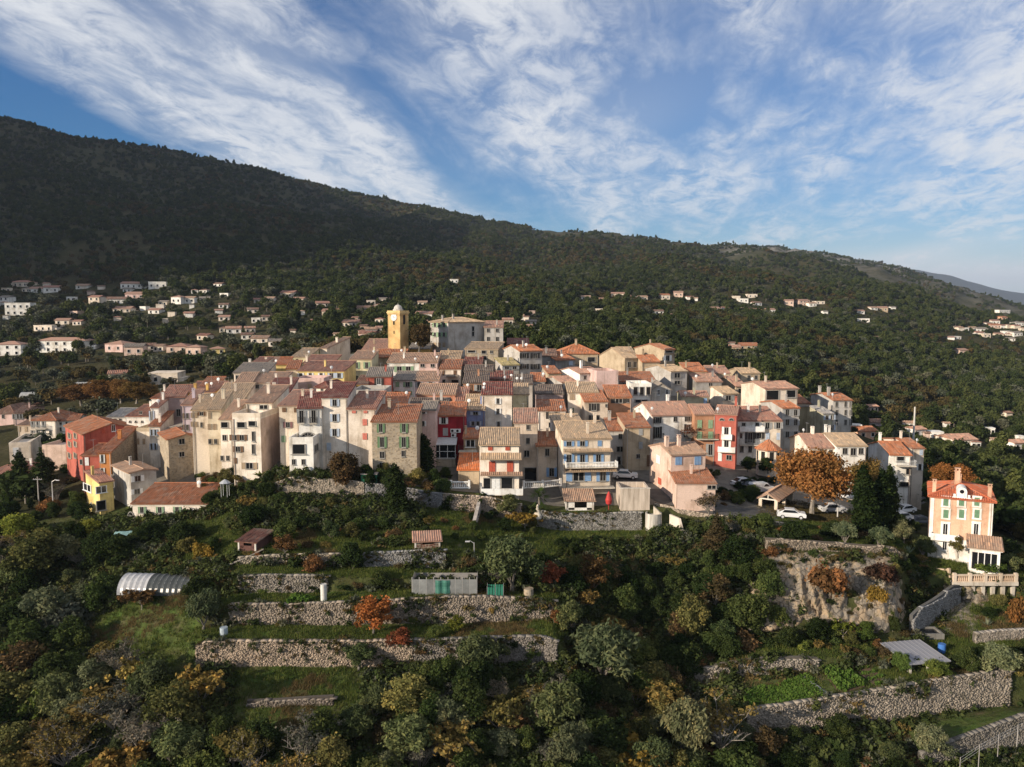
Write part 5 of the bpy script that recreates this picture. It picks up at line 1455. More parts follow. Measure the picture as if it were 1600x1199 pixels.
# ---------------------------------------------------------------- orange villa on the right
def villa():
    h = H('apricot villa with green shutters, white quoins and a red hipped roof', (1464, 1563), 778, 114, 'apricot', (.44, .12, .055), 'H', None, ry=754, yb=884, yaw=-27, dep=10, over=.45, group=None, name='villa', cat='villa')
    w = h.w
    wt = (.74, .72, .68)
    q = MB()
    for s in (-1, 1): q.box((s * (w / 2 - .2), -.03, h.h / 2), (.5, .12, h.h))
    q.box((0, -.04, h.h - .2), (w + .1, .16, .35))
    q.build('quoins', M['plaster'], h.root, wt)
    for px in (1478, 1502.5, 1526.5):
        for py in (784, 803):
            u, z, ww, wh = rect(h, 'f', px, py, 8, 13)
            f = MB(); f.box((0, 0, wh / 2 + .12), (ww + .6, .12, .24)); f.box((0, 0, -wh / 2 - .12), (ww + .6, .16, .24))
            for s in (-1, 1): f.box((s * (ww / 2 + .14), 0, 0), (.26, .12, wh))
            o = f.build('window_surround', M['plaster'], h.root, wt); o.location = (u, -.05, z)
            one_window(h, 'f', u, z, ww, wh, 'c', (.13, .235, .14))
    for px in (1477, 1525):
        u, z, ww, wh = rect(h, 'f', px, 827, 8, 19)
        f = MB()
        for s in (-1, 1): f.box((s * (ww / 2 + .14), 0, 0), (.26, .12, wh))
        f.box((0, 0, wh / 2 + .12), (ww + .6, .12, .24))
        o = f.build('window_surround', M['plaster'], h.root, wt); o.location = (u, -.05, z)
        one_window(h, 'f', u, z, ww, wh, 'p', fcol='white')
    one_window(h, 'f', *rect(h, 'f', 1476, 852, 7, 16), 'p', fcol='white')
    balcony(h, 1454, 1498, 840, 1.1, 'wall', 'white', slabc=(.6, .58, .54))
    z = local(h, 'f', 1476, 841)[1]; g = MB(); g.box((0, .9, z / 2), (w + .06, 1.86, z)); g.build('ground_floor', M['plaster'], h.root, wt)
    # round-topped dormer and chimneys
    u, _ = local(h, 'f', 1503, 770); d = MB()
    z0 = h.h - .1
    n = 12; ww = 1.35
    pts = [(u - ww / 2, -.15, z0), (u + ww / 2, -.15, z0)] + [(u + ww / 2 * math.cos(PI * i / n), -.15, z0 + 1.0 + ww / 2 * math.sin(PI * i / n)) for i in range(n + 1)]
    bk = [(x, 2.4, z) for x, y, z in pts]
    d.face(pts)
    for i in range(len(pts)):
        j = (i + 1) % len(pts); d.face([pts[i], bk[i], bk[j], pts[j]])
    d.box((u, -.1, z0 + .05), (ww + 1.1, .3, .25))
    for s in (-1, 1): d.box((u + s * (ww / 2 + .25), -.08, z0 + .35), (.3, .2, .5))
    dm = d.build('dormer', M['plaster'], h.roof, wt)
    g = MB(); g.lathe((0, 0, 0), [(.40, 0), (.40, .08), (.30, .08)], 14); g.face([(.30 * math.cos(2 * PI * i / 14), .30 * math.sin(2 * PI * i / 14), .05) for i in range(14)], 1)
    o = g.build('round_window', [M['plaster'], M['glass']], h.root, wt); o.matrix_local = Matrix.Translation((u, -.16, z0 + 1.05)) @ Matrix.Rotation(PI / 2, 4, 'X')
    for px, fr, sc in ((1497, .42, 1.1), (1456, .15, .8), (1549, .15, .8)):
        u, _ = local(h, 'f', px, 770); y = h.dep * fr; u = max(-w / 2 + .4, min(w / 2 - .4, u))
        obj_from('chimney', U['chimney'], h.roof, C['apricot'], (u, y, h.zroof(u, y) + .55), (sc, sc, sc * 1.1))
    # glass annex
    u0, _ = local(h, 'f', 1513, 850); u1, _ = local(h, 'f', 1560, 850)
    zt = local(h, 'f', 1535, 843)[1]; L = u1 - u0; uc = (u0 + u1) / 2; dp = 3.4
    a = MB()
    zt -= .5
    a.box((uc, -dp / 2, .55), (L, dp, 1.1)); a.box((uc, -dp + .12, zt - .3), (L, .24, .6)); a.box((uc, -dp / 2 - .003, zt - .06), (L + .5, dp + .5, .16))
    for s in (u0 + .15, u1 - .15): a.box((s, -dp + .12, zt / 2), (.3, .245, zt - .02)); a.box((s, -.3, zt / 2), (.3, .24, zt - .02))
    an = a.build('glazed_annex', M['plaster'], h.root, wt)
    g = MB(); n = 4
    for i in range(n): g.box((u0 + .3 + (L - .6) * (i + .5) / n, -dp + .15, (zt + .5) / 2), ((L - .6) / n - .12, .05, zt - 1.7))
    g.build('pane', M['glass'], an)
    g = MB()
    for i in range(n + 1): g.box((u0 + .3 + (L - .6) * i / n, -dp + .12, (zt + .5) / 2), (.1, .12, zt - 1.6))
    g.build('mullion', M['paint'], an, wt)
    r = MB(); slab(r, [(u0 - .4, -dp - .4, zt + .08), (u1 + .4, -dp - .4, zt + .08), (u1 + .2, -.05, zt + 1.1), (u0 - .4, -.05, zt + 1.1)], .1)
    up = Vector((0, dp + .35, 1.02)); T = up.length
    tile_plane(r, (u0 - .4, -dp - .4, zt + .08), (u1 + .4, -dp - .4, zt + .08), up, lambda s: T, .3)
    r.build('annex_roof', M['tile'], an, RC['tan'])


villa()
# ================================================================== terrace walls, rocks, road
BOXQ = np.array([(0, 3, 2, 1), (4, 5, 6, 7), (0, 1, 5, 4), (1, 2, 6, 5), (2, 3, 7, 6), (3, 0, 4, 7)])


def stone_wall(label, pts, size=.46, col=(.40, .36, .30), coping=True, name='terrace_wall', cat='stone wall', group='dry stone walls of the terraces', ragged=.0, batter=.012):
    """pts: (x, y, z_bottom, z_top) along the face; every stone a jittered block laid in courses"""
    size *= .50
    pts = np.array(pts, float)
    seg = np.hypot(np.diff(pts[:, 0]), np.diff(pts[:, 1])); S = np.concatenate([[0], np.cumsum(seg)]); L = S[-1]
    at = lambda s, c: np.interp(s, S, pts[:, c])
    mid = pts[len(pts) // 2]
    root = empty(name, (float(mid[0]), float(mid[1]), float(mid[2])))
    tag(root, label, cat, group)
    o0 = np.array([mid[0], mid[1], mid[2]])
    # core
    m = MB(); n = max(2, int(L / 2.0))
    ss = np.linspace(0, L, n + 1)
    for a, b in zip(ss, ss[1:]):
        pa = np.array([at(a, 0), at(a, 1)]); pb = np.array([at(b, 0), at(b, 1)]); d = (pb - pa) / max(np.linalg.norm(pb - pa), 1e-6); bk = np.array([-d[1], d[0]])
        f0, f1 = pa + bk * .13, pb + bk * .13; r0, r1 = pa + bk * .55, pb + bk * .55
        q = lambda xy, z: (xy[0] - o0[0], xy[1] - o0[1], z - o0[2])
        za, zb, ta, tb = at(a, 2) - .4, at(b, 2) - .4, at(a, 3) - .05, at(b, 3) - .05
        m.face([q(f0, za), q(f1, zb), q(f1, tb), q(f0, ta)], 0, .2); m.face([q(f0, ta), q(f1, tb), q(r1, tb), q(r0, ta)], 0, .4)
        m.face([q(r1, zb), q(r0, za), q(r0, ta), q(r1, tb)], 0, .2)
        if a == 0: m.face([q(r0, za), q(f0, za), q(f0, ta), q(r0, ta)], 0, .2)
        if b == L: m.face([q(f1, zb), q(r1, zb), q(r1, tb), q(f1, tb)], 0, .2)
    m.build('core', M['stone'], root, tuple(c * .45 for c in col))
    V, Q, A = [], [], []
    hmax = float(np.max(pts[:, 3] - pts[:, 2]))
    z = -.2; course = size * .55
    while z < hmax:
        ch = course * NR.uniform(.75, 1.25)
        s = NR.uniform(0, size)
        while s < L:
            w = size * NR.uniform(.55, 1.5)
            zb, zt = at(s, 2), at(s, 3)
            top = zt - ragged * abs(vnoise(np.array(s * .35), np.array(3.0))) * 2
            if zb + z + ch * .5 < top:
                e = min(s + .5, L); p = np.array([at(s, 0), at(s, 1)]); d = np.array([at(e, 0), at(e, 1)]) - p
                if np.linalg.norm(d) < 1e-6: d = p - np.array([at(s - .5, 0), at(s - .5, 1)])
                d /= np.linalg.norm(d); bk = np.array([-d[1], d[0]])
                hh = ch * NR.uniform(.85, 1.0); dp = .34; off = NR.uniform(-.09, .05) + batter * z
                c = p + bk * (dp / 2 - .08 + off)
                ww = w * NR.uniform(.86, .96)
                for dz in (-.5, .5):
                    for dx, dy in ((-.5, -.5), (.5, -.5), (.5, .5), (-.5, .5)):
                        jx, jz = NR.uniform(-.12, .12, 2)
                        t = c + d * (dx + jx * .6) * ww + bk * dy * dp * (1 if dy > 0 else NR.uniform(.7, 1.1))
                        V.append((t[0] - o0[0], t[1] - o0[1], zb + z + ch / 2 + (dz + jz) * hh - o0[2]))
                Q.append(BOXQ + 8 * len(Q)); A += [float(np.clip(NR.normal(.46, .2), 0, 1))] * 6
            s += w
        z += ch
    if coping:
        s = 0
        while s < L - .1:
            w = size * NR.uniform(2.0, 4.5); p = np.array([at(s, 0), at(s, 1)]); e = min(s + .5, L); d = np.array([at(e, 0), at(e, 1)]) - p
            if np.linalg.norm(d) < 1e-6: break
            d /= np.linalg.norm(d); bk = np.array([-d[1], d[0]]); c = p + d * w / 2 + bk * .22; zt = at(s + w / 2, 3) - ragged * abs(vnoise(np.array(s * .35), np.array(3.0))) * 2
            for dz in (-.5, .5):
                for dx, dy in ((-.5, -.5), (.5, -.5), (.5, .5), (-.5, .5)):
                    t = c + d * dx * w * .95 + bk * dy * .6
                    zq = at(min(max(s + w / 2 + dx * w * .95, 0), L), 3) - ragged * abs(vnoise(np.array(s * .35), np.array(3.0))) * 2
                    V.append((t[0] - o0[0], t[1] - o0[1], zq + dz * .10 + NR.uniform(-.015, .015) - o0[2]))
            Q.append(BOXQ + 8 * len(Q)); A += [float(np.clip(NR.normal(.55, .15), 0, 1))] * 6
            s += w
    if Q:
        me = np_mesh('stone', V, np.concatenate(Q), M['stone'], A)
        o = obj_from('stones', me, root, col); tag(o, kind='stuff')
    return root


def line_pts(k, a0, a1, dz=.25, n=None, lift=0.0):
    """face points along terrain feature line k (foot) and k+1 (top)"""
    out = []
    n = n or max(4, int(abs(a1 - a0) / 18))
    for a in np.linspace(a0, a1, n):
        D = float(np.interp(a, ACOL, DL[:, k])) - .12
        zb = float(np.interp(a, ACOL, ZL[:, k])) + CAMZ; zt = float(np.interp(a, ACOL, ZL[:, k + 1])) + CAMZ + dz
        out.append((D * (a - 800) / FPX / cp, D, zb + lift, zt + .06 * math.sin(a * .11)))
    return out


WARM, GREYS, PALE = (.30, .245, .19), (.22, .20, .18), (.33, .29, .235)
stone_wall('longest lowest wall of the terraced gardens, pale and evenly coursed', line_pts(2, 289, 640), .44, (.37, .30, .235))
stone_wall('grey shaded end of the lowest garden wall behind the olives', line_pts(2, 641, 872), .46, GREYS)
stone_wall('rough mottled wall behind the red persimmon tree', line_pts(4, 345, 690), .50, (.29, .245, .20))
stone_wall('vine-topped wall above the small yellow bush', line_pts(4, 691, 868), .48, (.28, .24, .20))
stone_wall('short dark wall beside the cabbage patch', line_pts(6, 360, 505), .48, (.26, .235, .205))
stone_wall('pale low garden wall under the wooden shed', line_pts(8, 362, 530), .46, PALE)
stone_wall('slate-grey wall under the little brick hut', line_pts(8, 562, 694), .36, (.26, .26, .26))
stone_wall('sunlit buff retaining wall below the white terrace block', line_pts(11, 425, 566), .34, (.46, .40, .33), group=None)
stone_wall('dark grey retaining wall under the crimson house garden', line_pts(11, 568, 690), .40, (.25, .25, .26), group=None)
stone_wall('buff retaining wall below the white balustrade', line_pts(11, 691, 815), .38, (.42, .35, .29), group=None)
stone_wall('grey pebbly wall under the tiled garden pavilion', line_pts(11, 838, 1006, .1), .38, (.32, .31, .29), group=None)
stone_wall('big rubble wall sloping up to the lower right corner garden', line_pts(2, 1185, 1610, .3), .52, (.29, .255, .215), ragged=.1)
stone_wall('ragged grey wall at the back of the vegetable plot', line_pts(4, 1085, 1296, .35), .50, (.29, .26, .225), ragged=.5)
stone_wall('thin wall along the cliff top below the car park', line_pts(9, 1205, 1428, 1.0, lift=-.4), .42, (.33, .275, .22), ragged=.4)
stone_wall('low wall of grey blocks under the wild lower left garden', line_pts(1, 330, 520, .5, lift=.2) if False else [(P(x, y, 82.5).x, 82.5, P(x, y, 82.5).z - 1.6, P(x, y, 82.5).z - .75) for x, y in ((385, 1085), (430, 1084), (480, 1080), (520, 1078))], .42, (.21, .18, .155), ragged=.45)
# broken wall that climbs to the balustrade terrace
bw = []
for x, yt, D in ((1428, 962, 98.5), (1442, 948, 100), (1458, 940, 102), (1475, 928, 104), (1490, 916, 106.5), (1502, 914, 108)):
    q = P(x, yt, D); bw.append((q.x, D, min(ground(q.x, D) - .3, q.z - 2.5), q.z))
stone_wall('broken grey wall climbing to the balustraded terrace', bw, .40, (.27, .27, .27), ragged=.7, group=None)
# pale wall at the right edge, and the lowest wall beneath the grass strip
stone_wall('pale rendered wall at the foot of the rocks on the right', [(P(x, 985, D).x, D, P(x, yb, D).z, P(x, yt, D).z) for x, yt, yb, D in ((1525, 990, 1014, 97), (1560, 986, 1012, 97.5), (1600, 984, 1010, 98), (1660, 984, 1010, 99))], .34, (.34, .305, .265), group=None)
lw = [(1440, 1178, 80.5), (1490, 1158, 81.5), (1540, 1140, 82.5), (1600, 1118, 83.5), (1680, 1100, 85)]
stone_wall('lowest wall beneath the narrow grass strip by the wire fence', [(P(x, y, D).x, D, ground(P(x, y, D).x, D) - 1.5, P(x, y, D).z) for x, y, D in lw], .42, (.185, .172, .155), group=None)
g = MB(); top = [P(x, y, D) + Vector((0, .3, -.02)) for x, y, D in lw]
bkp = []
for x, y, D in lw:
    a = min(max(x - 5, 1300), 1690); Dk = float(np.interp(a, ACOL, DL[:, 2])) - .3
    bkp.append(Vector((Dk * (a - 800) / FPX / cp, Dk, float(np.interp(a, ACOL, ZL[:, 2])) + CAMZ + .35)))
for i in range(len(top) - 1):
    for j in range(4):
        q = lambda A, B, t: A.lerp(B, t)
        g.face([q(top[i], bkp[i], j / 4), q(top[i + 1], bkp[i + 1], j / 4), q(top[i + 1], bkp[i + 1], (j + 1) / 4), q(top[i], bkp[i], (j + 1) / 4)])
me = g.mesh('grass_strip', M['hill']); at_ = me.attributes.new('grassy', 'FLOAT', 'FACE'); at_.data.foreach_set('value', [0.9] * len(me.polygons))
tag(obj_from('grass_strip', me), kind='structure')


def rock_face(name, k0, k1, a0, a1, amp, seed, out=1.2):
    """weathered limestone standing on the slope between two feature lines"""
    na = int((a1 - a0) / 2.2); nt = 34
    V = []
    for a in np.linspace(a0, a1, na):
        ks = np.linspace(k0, k1, nt)
        ef = min(1, (a - a0) / 45, (a1 - a) / 45)
        for k in ks:
            i = min(int(k), DL.shape[1] - 2); f = k - i
            D = np.interp(a, ACOL, DL[:, i]) * (1 - f) + np.interp(a, ACOL, DL[:, i + 1]) * f
            Z = np.interp(a, ACOL, ZL[:, i]) * (1 - f) + np.interp(a, ACOL, ZL[:, i + 1]) * f
            t = (k - k0) / (k1 - k0); env = math.sin(PI * min(1, t * 1.15 + .0)) ** .5 * ef
            u, w = a * .085, Z * 1.0
            n = float(fbm(np.array(u * .22 + seed), np.array(w * .28 + u * .06), 3)) * amp * 1.1 + float(fbm(np.array(u * .75 + w * .25 + seed), np.array(w * .85), 4, True)) * amp * .95 + float(fbm(np.array(u * 2.4 + seed), np.array(w * 2.6), 3)) * .34
            n += .35 * amp * (abs(((w * .8 + u * .12) % 1.0) - .5) - .25)
            push = (out * math.sin(PI * t) + n) * env
            Dn = D - push - .05 + (1 - ef) * .6
            V.append((Dn * (a - 800) / FPX / cp, Dn, Z + CAMZ + .12 * n * env - (1 - env) * .3 + .1))
    V = np.array(V); i, j = np.meshgrid(np.arange(na - 1), np.arange(nt - 1), indexing='ij'); b = (i * nt + j).ravel()
    o = obj_from(name, np_mesh(name, V, np.stack([b, b + nt, b + nt + 1, b + 1], -1), M['rock']))
    return o


tag(rock_face('cliff', 6.6, 9.3, 1165, 1440, 1.0, 3.1, 1.0), 'broad pale limestone cliff below the car park', 'cliff')
tag(rock_face('rock_outcrop', 7.0, 9.0, 1462, 1575, .9, 7.7, 1.2), 'pale eroded rock ridge under the balustraded terrace', 'rock')
tag(rock_face('rock_outcrop', 4.6, 6.5, 1105, 1180, .7, 12.4, .8), 'shaded rock outcrop with a dry shrub beside the dark gully', 'rock')


def strip(name, pix_pts, width, mat_, lift=.06, kind='structure'):
    """a road or path draped on the ground through photo pixels"""
    c = [hit(*p, 90) for p in pix_pts]
    P_ = []
    for i in range(len(c) - 1):
        for t in np.linspace(0, 1, 9)[:-1]: P_.append(c[i].lerp(c[i + 1], t))
    P_.append(c[-1])
    m = MB(); rows = []
    for i, p in enumerate(P_):
        d = (P_[min(i + 1, len(P_) - 1)] - P_[max(i - 1, 0)]); d.z = 0; d.normalize(); s = Vector((-d.y, d.x, 0))
        row = []
        for w in (-.5, -.25, 0, .25, .5):
            q = p + s * w * width; row.append((q.x, q.y, ground(q.x, q.y) + lift))
        rows.append(row)
    for a, b in zip(rows, rows[1:]):
        for k in range(4): m.face([a[k], b[k], b[k + 1], a[k + 1]])
    o = m.build(name, M[mat_]); tag(o, kind=kind)
    return o


strip('road', [(972, 748), (1010, 762), (1050, 782), (1110, 795), (1170, 803), (1230, 808), (1310, 806), (1400, 792), (1450, 772)], 4.5, 'asphalt', .10)
# parapet on the outside of the ramp
pp = []
for x, y in ((1022, 790), (1060, 801), (1110, 809), (1160, 816), (1215, 822), (1245, 826)):
    q = hit(x, y, 100); pp.append((q.x, q.y, q.z - 1.8, q.z + .55))
stone_wall('rubble bank wall holding up the ramp road', pp, .42, (.45, .38, .31), group=None, ragged=.2)


def plain_wall(label, pix3, th=.3, col=(.55, .50, .43), mat_='plaster', name='garden_wall', cat='wall'):
    """pix3: (px, py_top, py_bottom, D) standing wall"""
    m = MB(); P0 = []
    for px, yt, yb, D in pix3:
        a, b = P(px, yt, D), P(px, yb, D); P0.append((a, b))
    c = P0[len(P0) // 2][1]; root = None
    for (a, b), (a2, b2) in zip(P0, P0[1:]):
        d = (a2 - a); d.z = 0; d.normalize(); n = Vector((-d.y, d.x, 0)) * th
        q = [b, b2, a2, a]; r = [p + n for p in q]
        L = lambda p: (p.x - c.x, p.y - c.y, p.z - c.z)
        m.face([L(p) for p in q]); m.face([L(p) for p in r[::-1]]); m.face([L(p) for p in (q[3], q[2], r[2], r[3])])
        m.face([L(p) for p in (q[0], q[3], r[3], r[0])]); m.face([L(p) for p in (q[1], r[1], r[2], q[2])])
    o = m.build(name, M[mat_], None, col); o.location = c
    return tag(o, label, cat)


plain_wall('pale parapet winding down from the concrete block past the lawn', [(1021, 791, 822, 117.5), (1033, 803, 822, 117)], .35, (.60, .54, .46))
plain_wall('curved cream parapet stepping down the right end of the lawn', [(1046, 804, 822, 117), (1060, 810, 828, 116), (1064, 826, 840, 114.5), (1072, 836, 846, 113.5), (1084, 842, 852, 112.5)], .35, (.62, .55, .46))
plain_wall('slanting concrete ramp wall beside the garden steps', [(746, 782, 800, 117.8), (738, 815, 828, 112)], .5, (.42, .38, .34), 'concrete')
# ================================================================== structures and small things in the gardens
def balustrade(label, pixs, D_or, hgt=.95, col=(.66, .63, .58)):
    pts = [P(px, py, D) for px, py, D in pixs]
    c = pts[0]; root = empty('balustrade', c); tag(root, label, 'balustrade')
    rl, bl, ps = MB(), MB(), MB()
    for a, b in zip(pts, pts[1:]):
        d = b - a; L = d.length; yaw = math.atan2(d.y, d.x); mid = (a + b) / 2 - c
        sl = d.z / L
        Mx = Matrix.Translation(mid) @ Matrix.Rotation(yaw, 4, 'Z') @ Matrix.Rotation(-math.asin(sl), 4, 'Y')
        rl.box((0, 0, hgt), (L, .26, .14), M=Mx); rl.box((0, 0, .08), (L, .28, .16), M=Mx)
        n = max(2, int(L / .3))
        for i in range(n):
            x = -L / 2 + L * (i + .5) / n
            b0 = MB(); b0.lathe((x, 0, .16), [(.06, 0), (.10, .22), (.055, .5), (.08, hgt - .23)], 6)
            k = len(bl.v); bl.v += [tuple(Mx @ Vector(v)) for v in b0.v]; bl.f += [[q + k for q in f] for f in b0.f]; bl.m += b0.m; bl.a += b0.a
        for s in (-L / 2, L / 2): ps.box((s, 0, hgt / 2 + .1), (.34, .34, hgt + .3), M=Mx)
    rl.build('rail', M['plaster'], root, col); o = bl.build('balusters', M['plaster'], root, col); o['kind'] = 'stuff'
    o = ps.build('posts', M['plaster'], root, col); o['kind'] = 'stuff'
    return root


balustrade('long white balustrade between the red-shuttered and blue-shuttered houses', [(818, 763, 122), (848, 762, 123), (876, 759, 124)], 0)
balustrade('short white balustrade above the buff retaining wall', [(705, 763, 120), (733, 763, 120)], 0, 1.0, (.74, .73, .70))


def pergola_terrace():
    """balustraded terrace on columns below the villa"""
    D = 108.6; zt = P(1510, 908, D).z; x0, x1 = P(1486, 900, D).x, P(1588, 900, D).x
    c = Vector(((x0 + x1) / 2, D, zt)); root = empty('balustraded_terrace', c)
    tag(root, 'long balustraded stone terrace on square columns in front of the villa', 'terrace')
    L = x1 - x0; s = MB(); s.box((0, 2.6, -.25), (L, 6.4, .5)); s.build('floor_slab', M['plaster'], root, (.50, .45, .38))
    b = MB(); b.box((0, -.35, 1.0), (L, .35, .14)); b.box((0, -.35, .07), (L, .35, .14)); b.build('rail', M['plaster'], root, (.56, .45, .34))
    m = MB(); n = int(L / .27)
    for i in range(n): m.lathe((-L / 2 + L * (i + .5) / n, -.35, .14), [(.07, 0), (.11, .22), (.06, .52), (.09, .8)], 6)
    m.build('balusters', M['plaster'], root, (.54, .40, .29))['kind'] = 'stuff'
    for i in range(5):
        p = MB(); p.box((-L / 2 + .3 + (L - .6) * i / 4, -.35, .6), (.42, .42, 1.35)); p.build('pier', M['plaster'], root, (.56, .47, .37))
    zg = ground(c.x, D - .3) - zt
    for i in range(7):
        p = MB(); p.box((-L / 2 + .35 + (L - .7) * i / 6, .1, zg / 2 - .3), (.45, .45, -zg + .2)); p.build('column', M['plaster'], root, (.46, .42, .36))
    w = MB(); w.box((0, 5.4, -2.0), (L, .4, 3.9)); w.build('back_wall', M['plaster'], root, (.30, .26, .22))
    # paving sheet on the slab and the side wing with its own balustrade
    f = MB(); f.box((0, 2.6, .012), (L - .6, 5.6, .02)); f.build('paving', M['plaster'], root, (.55, .50, .43))
    balustrade('short balustrade wing joining the terrace to the broken wall', [(1443, 897, 113), (1484, 902, 109)], 0, 1.0, (.55, .43, .32))


pergola_terrace()


def post_shed(label, name, cat, px0, px1, py_roof_lo, py_roof_hi, py_base, D, depth, roofmat, roofcol, wallcol=None, tiles=True, open_front=True, posts=3, yaw=0.0, wallmat='plaster'):
    a, b = P(px0, py_base, D), P(px1, py_base, D); w = (b - a).length; c = (a + b) / 2
    root = empty(name, c, math.radians(yaw)); tag(root, label, cat)
    zl = P((px0 + px1) / 2, py_roof_lo, D).z - c.z
    q = P((px0 + px1) / 2, py_roof_hi, D + depth).z - c.z; zh = max(q, zl + .25)
    r = MB(); o = .3; k = (zh - zl) / depth
    pts = [(-w / 2 - o, -o, zl - k * o), (w / 2 + o, -o, zl - k * o), (w / 2 + o, depth + o, zh + k * o), (-w / 2 - o, depth + o, zh + k * o)]
    slab(r, pts, .1)
    up = Vector((0, depth + 2 * o, zh - zl + 2 * k * o)); T = up.length
    if tiles: tile_plane(r, pts[0], pts[1], up, lambda s: T, .3)
    else:
        n = int(w / .55)
        for i in range(n + 1):
            x = -w / 2 - o + (w + 2 * o) * i / n
            r.tube([(x, -o, zl - k * o + .03), (x, depth + o, zh + k * o + .03)], [.035, .035], 4, 0, .9)
    r.build('roof', M[roofmat], root, RC.get(roofcol, roofcol))
    for i in range(posts):
        x = -w / 2 + .12 + (w - .24) * i / (posts - 1)
        p = MB(); p.box((x, .1, zl / 2 - .4), (.22, .22, zl + .75)); p.build('post', M['plaster'], root, (.55, .52, .47))
    m = MB(); wc = C.get(wallcol, wallcol) or (.4, .35, .28)
    m.box((0, depth - .1, zh / 2 - .45), (w, .2, zh + .8))
    for s in (-1, 1): m.box((s * (w / 2 - .1), depth / 2 + .1, zl / 2 - .4), (.18, depth - .45, zl + .6))
    if not open_front: m.box((0, .13, zl * .2 - .2), (w - .4, .16, zl * .4 + .9)); m.box((-w * .3, .13, zl * .62), (w * .22, .16, zl * .5)); m.box((w * .34, .13, zl * .62), (w * .18, .16, zl * .5))
    m.build('wall', M[wallmat], root, wc)
    return root


def shelter():
    """open gabled shelter on stone piers beside the big plane tree"""
    D = 122.0; c = hit(1214, 797, 100); D = c.y
    h = H('open gabled stone shelter under the big plane tree', (1191, 1221), 779, D, 'stone', 'tan', 'F', 1246, ry=763, yb=801, dep=9, wm='rubble', name='shelter', cat='shelter', group=None)
    # open it: replace the solid wall by piers, low walls and a truss
    old = h.wall; me = old.data; bpy.data.objects.remove(old)
    w, d, hh = h.w, h.dep, h.h
    m = MB()
    for x in (-w / 2 + .25, w / 2 - .25):
        for y in (.25, d / 2, d - .25): m.box((x, y, hh / 2 - .05), (.5, .5, hh - .1))
    m.box((-w / 2 + .25, d / 4 + .1, .5), (.3, d / 2 - .6, 1.0)); m.box((0, d - .25, hh / 2 - .1), (w - 1.0, .3, hh - .2)); m.box((-.5, .25, .5), (w - 2.0, .3, 1.0))
    m.build('wall', M['plaster'], h.root, (.58, .50, .40))
    t = MB(); rz = hh + h.pitch * w / 2
    t.box((0, .0, hh - .12), (w, .16, .2)); t.box((0, .0, hh + (rz - hh) / 2 - .1), (.14, .14, rz - hh - .1))
    for s in (-1, 1):
        L = math.hypot(w / 2, rz - hh)
        Mx = Matrix.Translation((s * w / 4, -.02, (hh + rz) / 2 - .12)) @ Matrix.Rotation(s * math.atan2(rz - hh, w / 2), 4, 'Y')
        t.box((0, 0, 0), (L, .14, .18), M=Mx)
    t.build('truss', M['paint'], h.root, (.62, .58, .50))


shelter()
# pavilion with a tiled roof on white posts below the blue-shuttered house
post_shed('white-walled garden pavilion with a tan tiled roof on posts', 'garden_pavilion', 'pavilion', 884, 928, 782, 765, 806, 119.5, 4.2, 'tile', 'tan', 'white', True, False, 2)
post_shed('wooden shed with a sagging brown-red roof among the terraces', 'wooden_shed', 'shed', 370, 402, 846, 828, 863, 102.6, 4.0, 'tile', (.17, .075, .055), (.12, .06, .05), True, False, 2, -14)
post_shed('little brick hut with a flat pinkish roof and open hatch', 'brick_hut', 'hut', 648, 688, 845, 831, 860, 101.8, 3.0, 'tile', 'pinkish', (.22, .11, .085), True, False, 2, 8, 'rubble')
post_shed('glass-roofed grey shed among green bushes in the vegetable plot', 'glass_roof_shed', 'shed', 1418, 1482, 1034, 1010, 1053, 90.4, 5.0, 'metal', (.30, .30, .32), (.40, .38, .35), False, True, 3, 10)
post_shed('low pinkish roofed shelter half hidden by garden shrubs', 'garden_shelter', 'shelter', 455, 485, 815, 798, 826, 112, 4, 'tile', 'rosy', 'tan', True, True, 2)


def gazebo():
    D = 141; c = P(1200, 716, D); root = empty('gazebo', c); tag(root, 'small eight-sided cream kiosk with an orange pointed roof', 'kiosk')
    r = 18 * D / FPX; z0 = -3.0; zt = P(1200, 701, D).z - c.z
    m = MB(); n = 8
    pts = [(r * math.cos(2 * PI * (k + .5) / n), r * math.sin(2 * PI * (k + .5) / n)) for k in range(n)]
    m.prism(pts, z0, zt); m.build('wall', M['plaster'], root, C['cream'])
    for k in range(n):
        an = 2 * PI * (k + 1) / n; rr = r * math.cos(PI / n)
        w = MB(); w.box((rr + .01, 0, zt - 1.15), (.08, r * .34, 1.7)); o = w.build('window', M['dark'], root); o.rotation_euler = (0, 0, an)
        f = MB(); f.box((rr + .03, 0, zt - 2.06), (.16, r * .48, .12)); f.box((rr + .03, 0, zt - .24), (.12, r * .48, .12)); f.build('frame', M['plaster'], o, C['ivory'])
    f = MB(); R1 = r * 1.18; zp = P(1200, 689, D).z - c.z + .3
    for k in range(n):
        a, b = 2 * PI * (k + .5) / n, 2 * PI * (k + 1.5) / n
        A, B = Vector((R1 * math.cos(a), R1 * math.sin(a), zt - .1)), Vector((R1 * math.cos(b), R1 * math.sin(b), zt - .1)); L = (B - A).length
        apex = Vector((0, 0, zp)); mid = (A + B) / 2; up = apex - mid; T = up.length
        f.face([A, B, apex], 0, .3); tile_plane(f, A, B, up, lambda s: T * (1 - abs(2 * s / L - 1)), .3, .6)
    f.face([(R1 * math.cos(2 * PI * (k + .5) / n), R1 * math.sin(2 * PI * (k + .5) / n), zt - .12) for k in range(n)][::-1], 0, .3)
    f.build('roof', M['tile'], root, RC['orange'])


gazebo()


